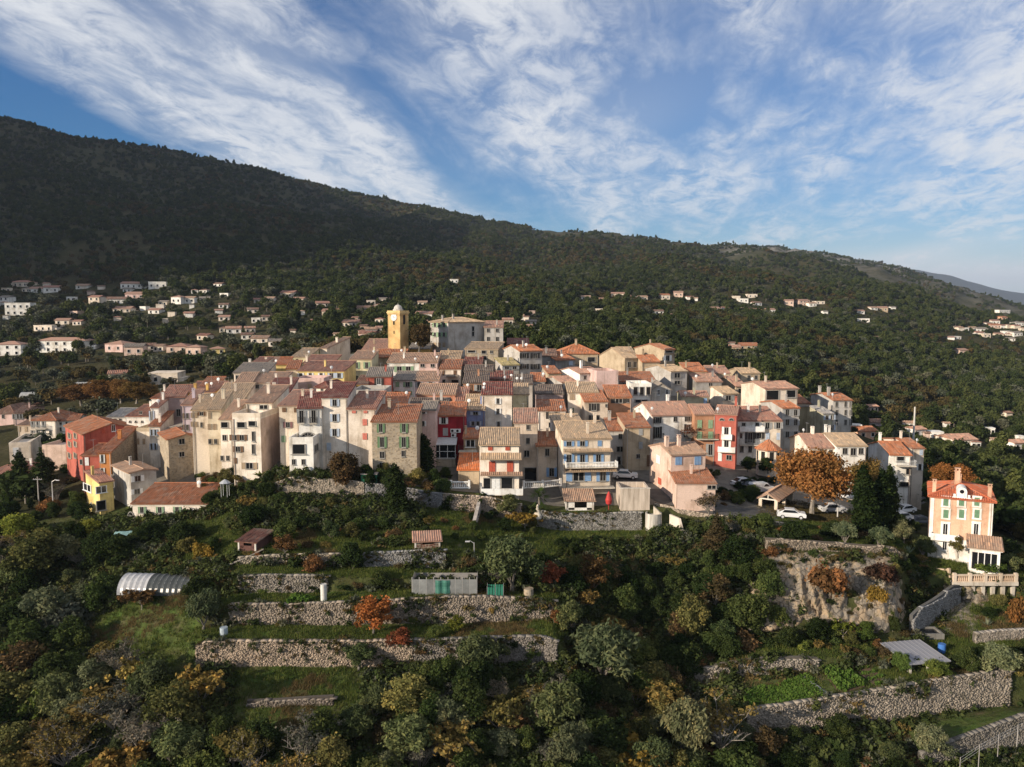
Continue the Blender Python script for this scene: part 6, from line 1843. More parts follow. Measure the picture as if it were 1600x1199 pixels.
def concrete_block():
    D = 119.0; a, b = P(969, 800, D), P(1015, 800, D); w = (b - a).length; c = (a + b) / 2
    zt = P(990, 764, D).z - c.z
    root = empty('concrete_block', c); tag(root, 'stained concrete block with an open top beside the village street', 'concrete block')
    m = MB(); d = 5.0; t = .3
    m.box((0, t / 2, zt / 2 - .6), (w, t, zt + 1.2)); m.box((0, d - t / 2, zt / 2 - .6), (w, t, zt + 1.2))
    for s in (-1, 1): m.box((s * (w / 2 - t / 2), d / 2, zt / 2 - .6), (t, d - 2 * t, zt + 1.2))
    m.box((0, d / 2, zt - .9), (w - 2 * t, d - 2 * t, .2)); m.build('wall', M['concrete'], root, (.52, .44, .36))
    k = MB(); k.box((0, .15, zt + .06), (w + .15, .42, .12)); k.build('coping', M['concrete'], root, (.62, .56, .48))
    for s in (-.6, 1.4):
        f = MB(); f.lathe((s, .9, zt - .8), [(.3, 0), (.42, .5), (.36, .5)], 10); f.build('planter', M['plaster'], root, (.42, .25, .16))
    t = MB(); q = P(1021, 819, 117.8); t.lathe((0, 0, 0), [(1.25, -1.5), (1.25, 1.75), (1.12, 1.75), (1.12, 1.4), (.01, 1.4)], 20)
    o = t.build('round_tank', M['concrete'], None, (.50, .47, .42)); o.location = q; tag(o, 'round concrete water tank at the end of the lawn', 'tank')


concrete_block()


def tunnel(label, px0, px1, py_top, py_base, D, yaw, mat_, col, group=None, hoops=12, wgap=True):
    a, b = P(px0, py_base, D), P(px1, py_base, D); L = (b - a).length; c = (a + b) / 2
    r = P(px0, py_top, D).z - a.z
    root = empty('polytunnel', c, math.radians(yaw)); tag(root, label, 'greenhouse', group)
    m = MB(); n = 14; seg = 24
    for i in range(seg):
        x0, x1 = -L / 2 + L * i / seg, -L / 2 + L * (i + 1) / seg
        s0 = 1 + .02 * math.cos(i * PI); s1 = 1 + .02 * math.cos((i + 1) * PI)
        for k in range(n):
            A, B = PI * k / n, PI * (k + 1) / n
            m.face([(x0, -r * 1.15 * s0 * math.cos(A), r * s0 * math.sin(A)), (x1, -r * 1.15 * s1 * math.cos(A), r * s1 * math.sin(A)), (x1, -r * 1.15 * s1 * math.cos(B), r * s1 * math.sin(B)), (x0, -r * 1.15 * s0 * math.cos(B), r * s0 * math.sin(B))])
    m.face([(-L / 2, -r * 1.15 * math.cos(PI * k / n), r * math.sin(PI * k / n)) for k in range(n + 1)])
    if wgap:      # the far half is darker film
        dk = MB(); cut = lambda i: i >= 10
        nf = seg * n
        for i in range(nf):
            if cut(i // n): dk.face([m.v[k] for k in m.f[i]])
        keep = [f for i, f in enumerate(m.f) if i >= nf or not cut(i // n)]; m.f = keep; m.m = [0] * len(keep); m.a = [.5] * len(keep)
        dk.build('dark_cover', M[mat_], root, (.10, .11, .11))
    m.build('cover', M[mat_], root, col)
    for i in range(hoops + 1):
        h = MB(); x = -L / 2 + L * i / hoops
        h.tube([(x, -r * 1.16 * math.cos(PI * k / 12), r * 1.02 * math.sin(PI * k / 12)) for k in range(13)], [.02] * 13, 4)
        h.build('hoop', M['metal'], root, (.35, .35, .36))
    d = MB(); d.box((-L / 2 - .03, 0, r * .4), (.06, r * .8, r * .8)); d.build('door', M['paint'], root, (.55, .56, .56))
    return root


def plastic():
    m = bpy.data.materials.new('plastic_sheet'); m.use_nodes = True; T = m.node_tree; T.nodes.clear()
    out = N(T, 'ShaderNodeOutputMaterial'); d = N(T, 'ShaderNodeBsdfDiffuse'); t = N(T, 'ShaderNodeBsdfTranslucent'); g = N(T, 'ShaderNodeBsdfGlossy'); a = N(T, 'ShaderNodeMixShader'); b = N(T, 'ShaderNodeMixShader')
    c = mixc(T, 1.0, objcol(T), rampc(T, noise(T, pos(T), 1.6, 5, .7), [(.3, .7), (.65, 1.05)]), 'MULTIPLY')
    for s in (d, t): T.links.new(c, s.inputs[0])
    g.inputs['Roughness'].default_value = .25; a.inputs[0].default_value = .35; b.inputs[0].default_value = .02
    T.links.new(d.outputs[0], a.inputs[1]); T.links.new(t.outputs[0], a.inputs[2]); T.links.new(a.outputs[0], b.inputs[1]); T.links.new(g.outputs[0], b.inputs[2]); T.links.new(b.outputs[0], out.inputs[0])
    M['plastic'] = m


plastic()
tunnel('silvery plastic tunnel greenhouse on the left terrace', 196, 304, 898, 921, 100.6, -3, 'plastic', (.62, .62, .63))
for i_, (x0_, x1_, yt_, yb_) in enumerate(((40, 205, 612, 621), (108, 196, 597, 603))):
    q_ = hit((x0_ + x1_) / 2, yb_ + 1, 200)
    tunnel(('long low white tunnel greenhouse behind the orange plane trees', 'shorter white tunnel greenhouse, the farther one of the dark valley')[i_], x0_, x1_, yt_, yb_, q_.y, 6, 'plastic', (.55, .55, .53), 'tunnel greenhouses in the valley', 20, False)


def sheet_house():
    """garden enclosure of translucent panels with a hanging green net"""
    D = 94.7; a, b = P(644, 931, D), P(745, 929, D); w = (b - a).length; c = (a + b) / 2; root = empty('garden_enclosure', c)
    tag(root, 'row of milky plastic panels with a green net on the middle terrace', 'greenhouse')
    zt = 2.0; n = 9
    for i in range(n):
        p = MB(); p.box((-w / 2 + w * (i + .5) / n, 0, zt / 2), (w / n - .06, .03, zt)); p.build('panel', M['plastic'], root, (lambda k: (.36 * k, .37 * k, .36 * k))(R.uniform(.75, 1.1)))
    for i in range(n + 1):
        p = MB(); p.box((-w / 2 + w * i / n, .04, zt / 2 + .1), (.08, .08, zt + .3)); p.build('post', M['metal'], root, (.45, .43, .4))
    g = MB(); u = w * (-.5 + .36)
    for i in range(9):
        for k in range(6):
            x0, x1 = u + 1.8 * i / 9, u + 1.8 * (i + 1) / 9; z0, z1 = .25 + 1.65 * k / 6, .25 + 1.65 * (k + 1) / 6
            f = lambda x, z: (x, -.12 - .07 * math.sin(x * 7) - .04 * math.sin(z * 5), z)
            g.face([f(x0, z0), f(x1, z0), f(x1, z1), f(x0, z1)])
    g.build('net', M['paint'], root, (.045, .15, .115))
    for s in (-1, 1):
        p = MB(); p.box((s * w / 2, 1.5, zt / 2), (.03, 2.9, zt)); p.build('end_panel', M['plastic'], root, (.40, .38, .36))
    r = MB(); r.box((0, 3.0, zt * .45), (w, .03, zt * .9)); r.build('back_panel', M['plastic'], root, (.40, .38, .36))
    q = P(774, 933, 94.3); root = empty('net_cage', q); tag(root, 'small bright green net cage at the terrace edge', 'net cage')
    f = MB()
    for x in (-1, 0, 1):
        for y in (0, 1.0): f.tube([(x, y, -.2), (x, y, 1.4)], [.03, .03], 4)
    f.build('frame', M['metal'], root, (.3, .3, .3))
    g = MB()
    for (x0, y0, x1, y1) in ((-1, 0, 1, 0), (-1, 1, 1, 1), (-1, 0, -1, 1), (1, 0, 1, 1)):
        for i in range(6):
            t0, t1 = i / 6, (i + .8) / 6
            g.face([(x0 + (x1 - x0) * t0, y0 + (y1 - y0) * t0, 0.05), (x0 + (x1 - x0) * t1, y0 + (y1 - y0) * t1, .05), (x0 + (x1 - x0) * t1, y0 + (y1 - y0) * t1, 1.25), (x0 + (x1 - x0) * t0, y0 + (y1 - y0) * t0, 1.2)])
    g.build('net', M['paint'], root, (.03, .17, .115))


sheet_house()


def simple(name, label, cat, at_, build, group=None):
    """thing at a world point; build(root) adds its parts"""
    root = empty(name, at_); tag(root, label, cat, group); build(root); return root


def part(root, name, m, mat_, col=None): return m.build(name, M[mat_], root, col)


def pole(label, px, py0, py1, D, arm=0.0, cat='pole', name='utility_pole', rad=.09, col=(.55, .53, .5), cross=False):
    b = P(px, py1, D); t = P(px, py0, D); Hh = t.z - b.z
    def bd(r):
        m = MB(); m.tube([(0, 0, -1.0), (0, 0, Hh)], [rad * 1.3, rad * .8], 8); part(r, 'mast', m, 'concrete', col)
        if arm:
            m = MB(); m.tube([(0, 0, Hh - .1), (arm * .6, 0, Hh + .25), (arm, 0, Hh + .2)], [.04, .035, .03], 5); part(r, 'arm', m, 'metal', col)
            m = MB(); m.box((arm, 0, Hh + .15), (.6, .22, .12)); part(r, 'lamp_head', m, 'metal', (.6, .6, .6))
        if cross:
            m = MB(); m.box((0, 0, Hh - .5), (1.6, .1, .1)); part(r, 'crossarm', m, 'metal', (.3, .3, .3))
            for s in (-.7, -.3, .3, .7):
                m = MB(); m.lathe((s, 0, Hh - .45), [(.05, 0), (.06, .12), (.02, .2)], 6); part(r, 'insulator', m, 'paint', (.3, .25, .2))
    return simple(name, label, cat, b, bd)


pole('tall pale mast rising among trees right of the village', 1427, 636, 690, 190, 0, 'mast', 'mast', .22, (.60, .57, .52))
pole('wooden utility pole in front of the flat modern building', 61, 745, 790, 136, 0, 'pole', 'utility_pole', .1, (.45, .42, .38), True)
pole('street lamp with a white head beside the yellow house', 83, 752, 786, 134, 1.0, 'street lamp', 'street_lamp')
pole('slim white mast among the trees on the right hillside', 1294, 540, 550, 520, 0, 'mast', 'mast', .3, (.6, .58, .55))
pole('street lamp between the plane tree and the cypresses', 1309, 778, 798, 124, -1.2, 'street lamp', 'street_lamp')
pole('hooked metal lamp beside the garden steps', 741, 848, 893, 104, -.9, 'garden lamp', 'garden_lamp', .06, (.5, .5, .48))


def cyl(name, label, cat, px, py, D, r, h, mat_='plaster', col=(.6, .6, .58), prof=None, lid=True):
    q = P(px, py, D); q.z = min(q.z, ground(q.x, q.y) + .05) if D < 100 else q.z
    def bd(rt):
        m = MB(); m.lathe((0, 0, 0), prof or [(r * .95, -.3), (r, .05), (r, h), (r * .92, h)], 16); part(rt, 'body', m, mat_, col)
        if lid: m = MB(); m.lathe((0, 0, h - .06), [(r * .9, 0), (r * .85, .04), (.01, .07)], 16); part(rt, 'lid', m, mat_, tuple(c * .8 for c in col))
    return simple(name, label, cat, q, bd)


cyl('water_tank', 'round white water tank beside the plastic tunnel', 'water tank', 343, 916, 101, 1.0, 1.5)
cyl('water_heater', 'white upright cylinder standing in the vegetable terrace', 'tank', 506, 938, 94.3, .38, 2.1, 'paint', (.62, .60, .55))
cyl('plastic_barrel', 'pale blue-grey barrel at the left end of the lower terrace', 'barrel', 350, 991, 90.5, .45, .9, 'paint', (.36, .42, .46))
cyl('plastic_barrel', 'bright blue barrel on the stone edge behind the glass-roofed shed', 'barrel', 1472, 1006, 95, .45, 1.0, 'paint', (.05, .16, .45))
cyl('stone_well', 'round stone well head under the big garden olive', 'well', 826, 928, 95.5, .6, .9, 'rubble', C['stone'])
cyl('folded_parasol', 'folded red parasol on the terrace beside the pavilion', 'parasol', 951, 794, 119.2, .5, 2.6, 'paint', (.42, .04, .035), [(.05, -.3), (.05, .4), (.42, .7), (.52, 1.3), (.3, 2.1), (.06, 2.6)], False)
cyl('garden_ornament', 'pale pointed garden ornament above the yellow tree', 'ornament', 840, 808, 118, .5, 1.6, 'plaster', (.66, .60, .50), [(.65, -.2), (.65, .3), (.35, 1.0), (.18, 1.5), (.22, 1.7), (.02, 2.0)], False)


def canopy(rt):
    m = MB(); m.lathe((0, 0, 2.0), [(1.15, 0), (.6, .38), (.05, .7)], 8); part(rt, 'roof', m, 'metal', (.45, .46, .47))
    for k in range(4):
        m = MB(); a = PI / 4 + PI / 2 * k; m.tube([(math.cos(a) * .85, math.sin(a) * .85, -.6), (math.cos(a) * .85, math.sin(a) * .85, 2.05)], [.05, .05], 5); part(rt, 'post', m, 'metal', (.5, .5, .5))


simple('garden_canopy', 'grey pointed garden canopy on four posts', 'canopy', P(352, 771, 117), canopy).scale = (.75, .75, .8)


def green_box(rt):
    m = MB(); m.box((0, 0, .9), (2.4, 1.6, 2.0)); part(rt, 'cabin', m, 'paint', (.02, .13, .07))
    m = MB(); m.box((0, 0, 1.96), (2.6, 1.8, .1)); part(rt, 'lid', m, 'paint', (.3, .26, .24))
    m = MB(); m.box((.3, -.83, .8), (.8, .06, 1.6)); part(rt, 'door', m, 'paint', (.03, .16, .09))


simple('tool_shed', 'dark green tool shed below the stone house', 'shed', P(578, 759, 119.9), green_box)


def tarp(rt):
    m = MB(); n = 8
    for i in range(n):
        for j in range(4):
            f = lambda x, y: (x * 3.2 - 1.6, y * 1.6 - .8, .95 + .2 * math.sin(x * 6) * math.cos(y * 3) - .35 * abs(2 * y - 1) ** 2)
            m.face([f(i / n, j / 4), f((i + 1) / n, j / 4), f((i + 1) / n, (j + 1) / 4), f(i / n, (j + 1) / 4)])
    part(rt, 'tarpaulin', m, 'paint', (.22, .36, .35))
    for sx in (-1.3, 1.3):
        for sy in (-.6, .6): m = MB(); m.box((sx, sy, .3), (.09, .09, 1.1)); part(rt, 'leg', m, 'paint', (.3, .25, .2))


q_ = hit(198, 840, 90); simple('covered_table', 'garden table under a pale teal tarpaulin on the left lawn', 'table', q_, tarp)


def logpole(rt):
    m = MB(); m.tube([(-2.2, 0, .15), (0, .4, .95), (2.0, 1.0, 1.9)], [.13, .12, .09], 7); part(rt, 'timber', m, 'pale_bark')


simple('leaning_log', 'long pale log leaning diagonally across the terrace', 'log', hit(385, 884, 90), logpole)


def ladder(rt):
    Mx = Matrix.Rotation(math.radians(-72), 4, 'X')
    for s in (-1, 1): m = MB(); m.box((0, s * .25, .12), (2.0, .06, .06)); part(rt, 'stile', m, 'paint', (.5, .46, .4))
    for i in range(8): m = MB(); m.box((-.9 + i * .257, 0, .12), (.05, .5, .05)); part(rt, 'rung', m, 'paint', (.5, .46, .4))


simple('ladder', 'wooden ladder lying on the bank below the lowest wall', 'ladder', hit(597, 1068, 60), ladder)


def basin(rt):
    m = MB(); w, d = 4.6, 2.2
    for sx, sy, bx, by in ((0, -d / 2, w, .25), (0, d / 2, w, .25)): m.box((sx, sy, 0), (bx, by, .7))
    for s in (-1, 1): m.box((s * (w / 2 - .125), 0, 0), (.25, d - .25, .7))
    part(rt, 'rim', m, 'concrete', (.20, .19, .17))
    m = MB(); m.box((0, 0, .1), (w - .5, d - .25, .1)); part(rt, 'water', m, 'glass')


simple('water_basin', 'dark rectangular water basin at the foot of the broken wall', 'basin', hit(1440, 992, 90) + Vector((0, 0, .25)), basin)


# ---------------------------------------------------------------- wire fence at the lower right corner
def fence():
    pts = [P(x, y, D) for x, y, D in ((1500, 1196, 77.5), (1530, 1176, 78.5), (1560, 1160, 79.5), (1590, 1145, 80.5), (1625, 1128, 81.5))]
    root = empty('wire_fence', pts[2]); tag(root, 'wire fence on thin posts along the lowest path', 'fence')
    for p in pts: m = MB(); q = p - pts[2]; m.tube([(q.x, q.y, -1.6 + q.z), (q.x, q.y, q.z + .9)], [.04, .04], 5); part(root, 'post', m, 'concrete', (.34, .32, .3))
    for dz in (.2, .5, .8):
        m = MB(); m.tube([tuple(p - pts[2] + Vector((0, 0, dz))) for p in pts], [.012] * len(pts), 3); part(root, 'wire', m, 'metal', (.4, .4, .4))


fence()


# ---------------------------------------------------------------- cars
def car_mesh(van=False):
    prof = ([(-2.1, .35), (-2.15, .75), (-2.0, .95), (-1.1, 1.05), (-.45, 1.48), (.9, 1.52), (1.75, 1.05), (2.05, .95), (2.1, .4)] if not van else
            [(-2.2, .35), (-2.25, .85), (-2.0, 1.05), (-1.35, 1.15), (-.75, 1.75), (2.0, 1.85), (2.2, 1.6), (2.25, .4)])
    secs = [(-.86, .90, 0.0), (-.80, 1.0, .0), (.80, 1.0, .0), (.86, .90, .0)]
    m = MB(); n = len(prof)
    rows = []
    for y, sc, _ in secs:
        rows.append([(x * (1 if z < 1.0 else .985), y * (1.0 if z < 1.0 else .86), z * sc if z > 1.0 else z) for x, z in prof])
    for a, b in zip(rows, rows[1:]):
        for i in range(n - 1): m.face([a[i], a[i + 1], b[i + 1], b[i]])
        m.face([a[n - 1], a[0], b[0], b[n - 1]])
    m.face(rows[0]); m.face(rows[-1][::-1])
    body = m.mesh('car_body', M['car'])
    g = MB()
    wx0, wx1, z0, z1 = (-.9, 1.35, 1.03, 1.42) if not van else (-1.0, .1, 1.2, 1.62)
    for s in (-1, 1):
        y = s * .80
        g.face([(wx0, y * 1.005, z0), (wx1, y * 1.005, z0), (wx1 - .35, y * .93, z1), (wx0 + .5, y * .93, z1)][::-s])
    if not van:
        g.face([(-1.08, -.62, 1.08), (-1.08, .62, 1.08), (-.5, .55, 1.47), (-.5, -.55, 1.47)]); g.face([(1.73, .62, 1.08), (1.73, -.62, 1.08), (.98, -.55, 1.5), (.98, .55, 1.5)])
    else: g.face([(-1.36, -.66, 1.19), (-1.36, .66, 1.19), (-.82, .6, 1.72), (-.82, -.6, 1.72)])
    glass = g.mesh('car_windows', M['glass'])
    for v in glass.vertices: v.co.x += (-.03 if v.co.x < 0 else .03); v.co.y *= 1.02
    return body, glass


def wheel_mesh():
    m = MB(); m.lathe((0, 0, 0), [(.20, -.1), (.32, -.1), (.33, 0), (.32, .1), (.20, .1)], 14); m2 = MB()
    m.v = [tuple(Matrix.Rotation(PI / 2, 4, 'X') @ Vector(v)) for v in m.v]
    m2.lathe((0, 0, 0), [(.01, -.06), (.21, -.08), (.21, .08), (.01, .06)], 10); m2.v = [tuple(Matrix.Rotation(PI / 2, 4, 'X') @ Vector(v)) for v in m2.v]
    return m.mesh('tyre', M['rubber']), m2.mesh('rim', M['metal'])


CARM, VANM, WH = car_mesh(), car_mesh(True), wheel_mesh()
lampm = MB(); lampm.box((0, 0, 0), (.1, .34, .14)); LAMP = lampm.mesh('headlight', M['glass'])


def car(label, px, py, yaw, col, van=False, d0=100, D=None, cat=None):
    q = P(px, py, D) if D else hit(px, py, d0)
    if D: q.z = ground(q.x, q.y)
    root = empty('parked_van' if van else 'parked_car', q + Vector((0, 0, .13)), math.radians(yaw)); tag(root, label, 'van' if van else 'car', 'parked cars')
    b, g = VANM if van else CARM
    obj_from('body', b, root, col); obj_from('windows', g, root)
    for x in (-1.35, 1.3):
        for s in (-1, 1):
            w = obj_from('wheel', WH[0], root, None, (x, s * .78, .33)); obj_from('rim', WH[1], w, (.5, .5, .5))
    for s in (-1, 1):
        obj_from('headlight', LAMP, root, None, (-2.12, s * .55, .72)); obj_from('tail_light', LAMP, root, None, (2.08, s * .6, .8))


WHT = (.60, .60, .60)
car('white car parked at the mouth of the village street', 977, 742, 170, WHT, D=133)
car('small white car left of the dark car below the kiosk', 1162, 748, 200, WHT, D=133)
car('dark blue car between two white vehicles below the kiosk', 1176, 748, 205, (.05, .06, .085), D=132)
car('white delivery van parked below the eight-sided kiosk', 1190, 750, 200, WHT, True, D=131)
car('white car half hidden by the bush at the cliff top', 1236, 811, 165, WHT)
car('silver-white car in the shade under the plane tree', 1300, 802, 185, (.5, .5, .5))
car('white car under the cypresses by the plane trees', 1326, 781, 150, WHT)
car('low white sports car outside the garage', 1414, 771, 20, WHT, D=139)
car('white hatchback on the drive behind the apricot villa', 1407, 789, 15, (.62, .62, .62), D=131)
car('dark car beneath the carport behind the apricot villa', 1437, 783, 10, (.04, .04, .05), D=134)
# ================================================================== trees and shrubs
def leaf_cloud(clumps, n, size, seed, droop=0.0, aspect=1.7, shell=.45, flat=0.0):
    """n leaf quads spread through ellipsoid clumps (cx,cy,cz,rx,ry,rz); returns verts, quads, var"""
    g = np.random.default_rng(seed)
    cl = np.array(clumps, float)
    wgt = (cl[:, 3] * cl[:, 4] * cl[:, 5]) ** .6; wgt /= wgt.sum()
    k = g.choice(len(cl), n, p=wgt)
    d = g.normal(size=(n, 3)); d /= np.linalg.norm(d, axis=1)[:, None]
    r = (shell + (1 - shell) * g.random(n) ** .6) * (1 + .75 * g.random(n) ** 2 * (g.random(n) > .68))
    p = cl[k, :3] + d * cl[k, 3:6] * r[:, None]
    nrm = d * .55 + g.normal(size=(n, 3)) * .6 + np.array([0, 0, .35]); nrm /= np.linalg.norm(nrm, axis=1)[:, None]
    t = g.normal(size=(n, 3)) + np.array([0, 0, -droop]); t -= nrm * (t * nrm).sum(1)[:, None]; t /= np.linalg.norm(t, axis=1)[:, None] + 1e-9
    b = np.cross(nrm, t)
    s = size * (.55 + .9 * g.random(n))
    L = t * (s * aspect / 2)[:, None]; W = b * (s / 2)[:, None]
    V = np.stack([p - L, p + W * .9 - L * .1, p + L, p - W * .9 + L * .1], 1).reshape(-1, 3)
    Q = np.arange(4 * n).reshape(n, 4)
    cv = g.normal(0, .16, len(cl))
    var = np.clip(.45 + cv[k] + g.normal(0, .17, n), 0, 1)
    return V, Q, var


def limbs(tips, trunk_h, r0, seed, lean=.15, sides=6, wig=.08):
    """trunk that divides into limbs reaching the given tips"""
    m = MB(); rr = random.Random(seed)
    fork = Vector((rr.uniform(-lean, lean) * trunk_h, rr.uniform(-lean, lean) * trunk_h, trunk_h))
    m.tube([(0, 0, -.6), (0, 0, 0), tuple(fork * .5 + Vector((rr.uniform(-wig, wig), rr.uniform(-wig, wig), 0))), tuple(fork)], [r0 * 1.35, r0 * 1.1, r0 * .85, r0 * .7], sides)
    for t in tips:
        t = Vector(t); mid = fork.lerp(t, .5) + Vector((rr.uniform(-wig, wig), rr.uniform(-wig, wig), -.1 * (t - fork).length * rr.random())) * 1.5
        rl = r0 * rr.uniform(.28, .45)
        m.tube([tuple(fork - Vector((0, 0, .1))), tuple(mid), tuple(t)], [rl, rl * .7, rl * .25], 5, cap=False)
    return m


def branchy(seed, h, spread, n1=7, n2=4, n3=3, r0=.16):
    """leafless tree: trunk, limbs, branches, twigs"""
    rr = random.Random(seed); m = MB(); tips = []
    fork = Vector((0, 0, h * .22)); m.tube([(0, 0, -.5), (0, 0, 0), tuple(fork)], [r0 * 1.3, r0, r0 * .8], 6)
    for i in range(n1):
        an = 2 * PI * (i + rr.random() * .7) / n1; rad = spread * rr.uniform(.35, 1.0); z = h * rr.uniform(.6, 1.0) * (1 - .25 * rad / spread)
        t = Vector((math.cos(an) * rad, math.sin(an) * rad, z)); mid = fork.lerp(t, .5) + Vector((0, 0, h * .06))
        m.tube([tuple(fork), tuple(mid), tuple(t)], [r0 * .5, r0 * .32, .02], 4, cap=False); tips.append(t)
        for j in range(n2):
            f = rr.uniform(.35, .95); s = fork.lerp(t, f) + Vector((0, 0, h * .06 * math.sin(PI * f))); e = s + Vector((rr.uniform(-1, 1), rr.uniform(-1, 1), rr.uniform(.2, 1.1))) * spread * .33
            m.tube([tuple(s), tuple(s.lerp(e, .5) + Vector((0, 0, .08))), tuple(e)], [.045, .03, .012], 4, cap=False); tips.append(e)
            for k in range(n3):
                f2 = rr.uniform(.3, .95); s2 = s.lerp(e, f2); e2 = s2 + Vector((rr.uniform(-1, 1), rr.uniform(-1, 1), rr.uniform(0, 1))) * spread * .16
                m.tube([tuple(s2), tuple(e2)], [.02, .008], 3, cap=False); tips.append(e2)
    return m, tips


def blob_clumps(seed, n, rx, ry, rz, cz, cr=(.32, .55), flat_bottom=True):
    rr = random.Random(seed); out = []
    for i in range(n):
        while True:
            d = Vector((rr.gauss(0, 1), rr.gauss(0, 1), rr.gauss(0, 1))).normalized()
            if not flat_bottom or d.z > -.45: break
        f = rr.uniform(.25, .78)
        c = rr.uniform(*cr)
        out.append((d.x * rx * f, d.y * ry * f, cz + d.z * rz * f, rx * c, ry * c, rz * c * rr.uniform(.75, 1.05)))
    return out


def ico_core(clumps, mat_, shrink=.62):
    """irregular inner mass so crowns are not see-through everywhere"""
    pass


PROTO = {}          # kind -> list of dict(crown mesh, trunk mesh, h, w, bark colour)


def proto(kind, crown, trunk, h, w):
    PROTO.setdefault(kind, []).append((crown, trunk, h, w))


def make_protos():
    for s in range(3):
        cl = blob_clumps(100 + s, 34, 3.2, 2.8, 2.9, 3.7, (.09, .40))
        proto('olive', np_mesh('olive_crown', *leaf_cloud(cl, 8500, .21, 200 + s, .5, 2.2), M['leaf']) if False else mesh_cloud('crown', cl, 8500, .21, 200 + s, .5, 2.2),
              limbs([c[:3] for c in cl[:8]], .9, .26, 300 + s, .25).mesh('trunk', M['bark']), 6.6, 6.4)
    for s in range(3):
        cl = blob_clumps(110 + s, 40, 3.2, 2.8, 3.1, 3.3, (.08, .42), False)
        proto('oak', mesh_cloud('crown', cl, 8000, .24, 210 + s, 0, 1.4), limbs([c[:3] for c in cl[:6]], 1.0, .22, 310 + s).mesh('trunk', M['bark']), 6.5, 6.2)
    for s in range(2):
        cl = blob_clumps(120 + s, 60, 5.6, 5.2, 4.7, 5.5, (.14, .32), False)
        proto('plane', mesh_cloud('crown', cl, 20000, .27, 220 + s, 0, 1.3, .2), limbs([c[:3] for c in cl[:12]], 2.2, .36, 320 + s, .08).mesh('trunk', M['pale_bark']), 10.4, 10.8)
    for s in range(2):
        b, tips = branchy(130 + s, 5.2, 2.9, 9, 4, 2, .14)
        cl = [(t.x, t.y, t.z, .42, .42, .36) for t in tips]
        proto('fig', mesh_cloud('crown', cl, 2300, .34, 230 + s, .3, 1.15, .1), b.mesh('trunk', M['pale_bark']), 5.6, 6.0)
    for s in range(2):
        cl = blob_clumps(140 + s, 34, 2.5, 2.3, 2.5, 2.9, (.13, .3), False)
        proto('persimmon', mesh_cloud('crown', cl, 2900, .22, 240 + s, .4, 1.3, .1), limbs([c[:3] for c in cl[:10]], 1.0, .14, 340 + s).mesh('trunk', M['bark']), 5.4, 4.9)
    for s in range(2):
        b, tips = branchy(150 + s, 8.0, 3.6, 13, 6, 4, .20)
        cl = [(t.x, t.y, t.z, .5, .5, .4) for t in tips if t.z > 4.6] or [(0, 0, 6, 1, 1, 1)]
        proto('bare', mesh_cloud('crown', cl, 1500, .24, 250 + s, .2, 1.2, .1), b.mesh('trunk', M['pale_bark']), 8.3, 7.2)
    for s in range(4):
        rr = random.Random(160 + s); cl = [(rr.uniform(-.75, .75), rr.uniform(-.75, .75), rr.uniform(.25, .95), rr.uniform(.4, .75), rr.uniform(.4, .75), rr.uniform(.32, .6)) for _ in range(9)]
        proto('shrub', mesh_cloud('crown', cl, 2000, .15, 260 + s, 0, 1.5), None, 1.5, 2.5)
    for s in range(2):
        cl = [(0, 0, .4 + 9.2 * k / 22, .1 + 1.05 * math.sin(min(1, (k + 1.5) / 7) * PI / 2) * (1 - (k / 23) ** 2.6) ** .8, .1 + 1.0 * math.sin(min(1, (k + 1.5) / 7) * PI / 2) * (1 - (k / 23) ** 2.6) ** .8, .62) for k in range(23)]
        rr = random.Random(170 + s)
        cl = [(c[0] + rr.uniform(-.22, .22), c[1] + rr.uniform(-.22, .22), c[2], c[3] * rr.uniform(.85, 1.1), c[4] * rr.uniform(.85, 1.1), c[5]) for c in cl]
        proto('cypress', mesh_cloud('crown', cl, 6500, .20, 270 + s, -1.5, 1.9, .6), limbs([(0, 0, 6)], .8, .18, 370 + s, .02).mesh('trunk', M['bark']), 10, 2.4)
    cl = []
    rr = random.Random(180)
    for k in range(9):
        z = 1.6 + 7.0 * k / 9; rad = 2.7 * (1 - k / 9.6)
        for j in range(7):
            a = 2 * PI * (j + rr.random()) / 7; cl.append((math.cos(a) * rad * .62, math.sin(a) * rad * .62, z + rr.uniform(-.2, .2), rad * .42 + .1, rad * .42 + .1, .3))
    cl.append((0, 0, 8.9, .3, .3, .8))
    proto('cedar', mesh_cloud('crown', cl, 5200, .22, 280, .3, 1.8), limbs([(0, 0, 8.8)], 1.5, .24, 380, .02).mesh('trunk', M['bark']), 9.6, 5.4)
    # fan palm
    m = MB(); rr = random.Random(190)
    for i in range(34):
        a = 2 * PI * i / 34 * 5.2; el = rr.uniform(-.5, 1.3); L = rr.uniform(1.5, 2.1)
        d = Vector((math.cos(a) * math.cos(el), math.sin(a) * math.cos(el), math.sin(el))); sd = d.cross(Vector((0, 0, 1))).normalized()
        base = Vector((0, 0, 2.6)); e = base + d * L * .55
        for k in range(-4, 5):
            t = e + (d * 1.0 + sd * k * .22).normalized() * L * .5 + Vector((0, 0, -.12 * abs(k) - .15)); w = sd * .05
            m.face([e - w, e + w, t + w * .3, t - w * .3], 0, min(1, max(0, rr.gauss(.55, .2))))
        m.face([base - sd * .03, base + sd * .03, e + sd * .03, e - sd * .03], 0, .4)
    t = MB(); t.tube([(0, 0, -.5), (0, 0, 1.2), (0, 0, 2.7)], [.28, .24, .2], 8)
    proto('palm', m.mesh('fronds', M['leaf']), t.mesh('trunk', M['bark']), 4.2, 3.6)
    # agave rosette
    m = MB()
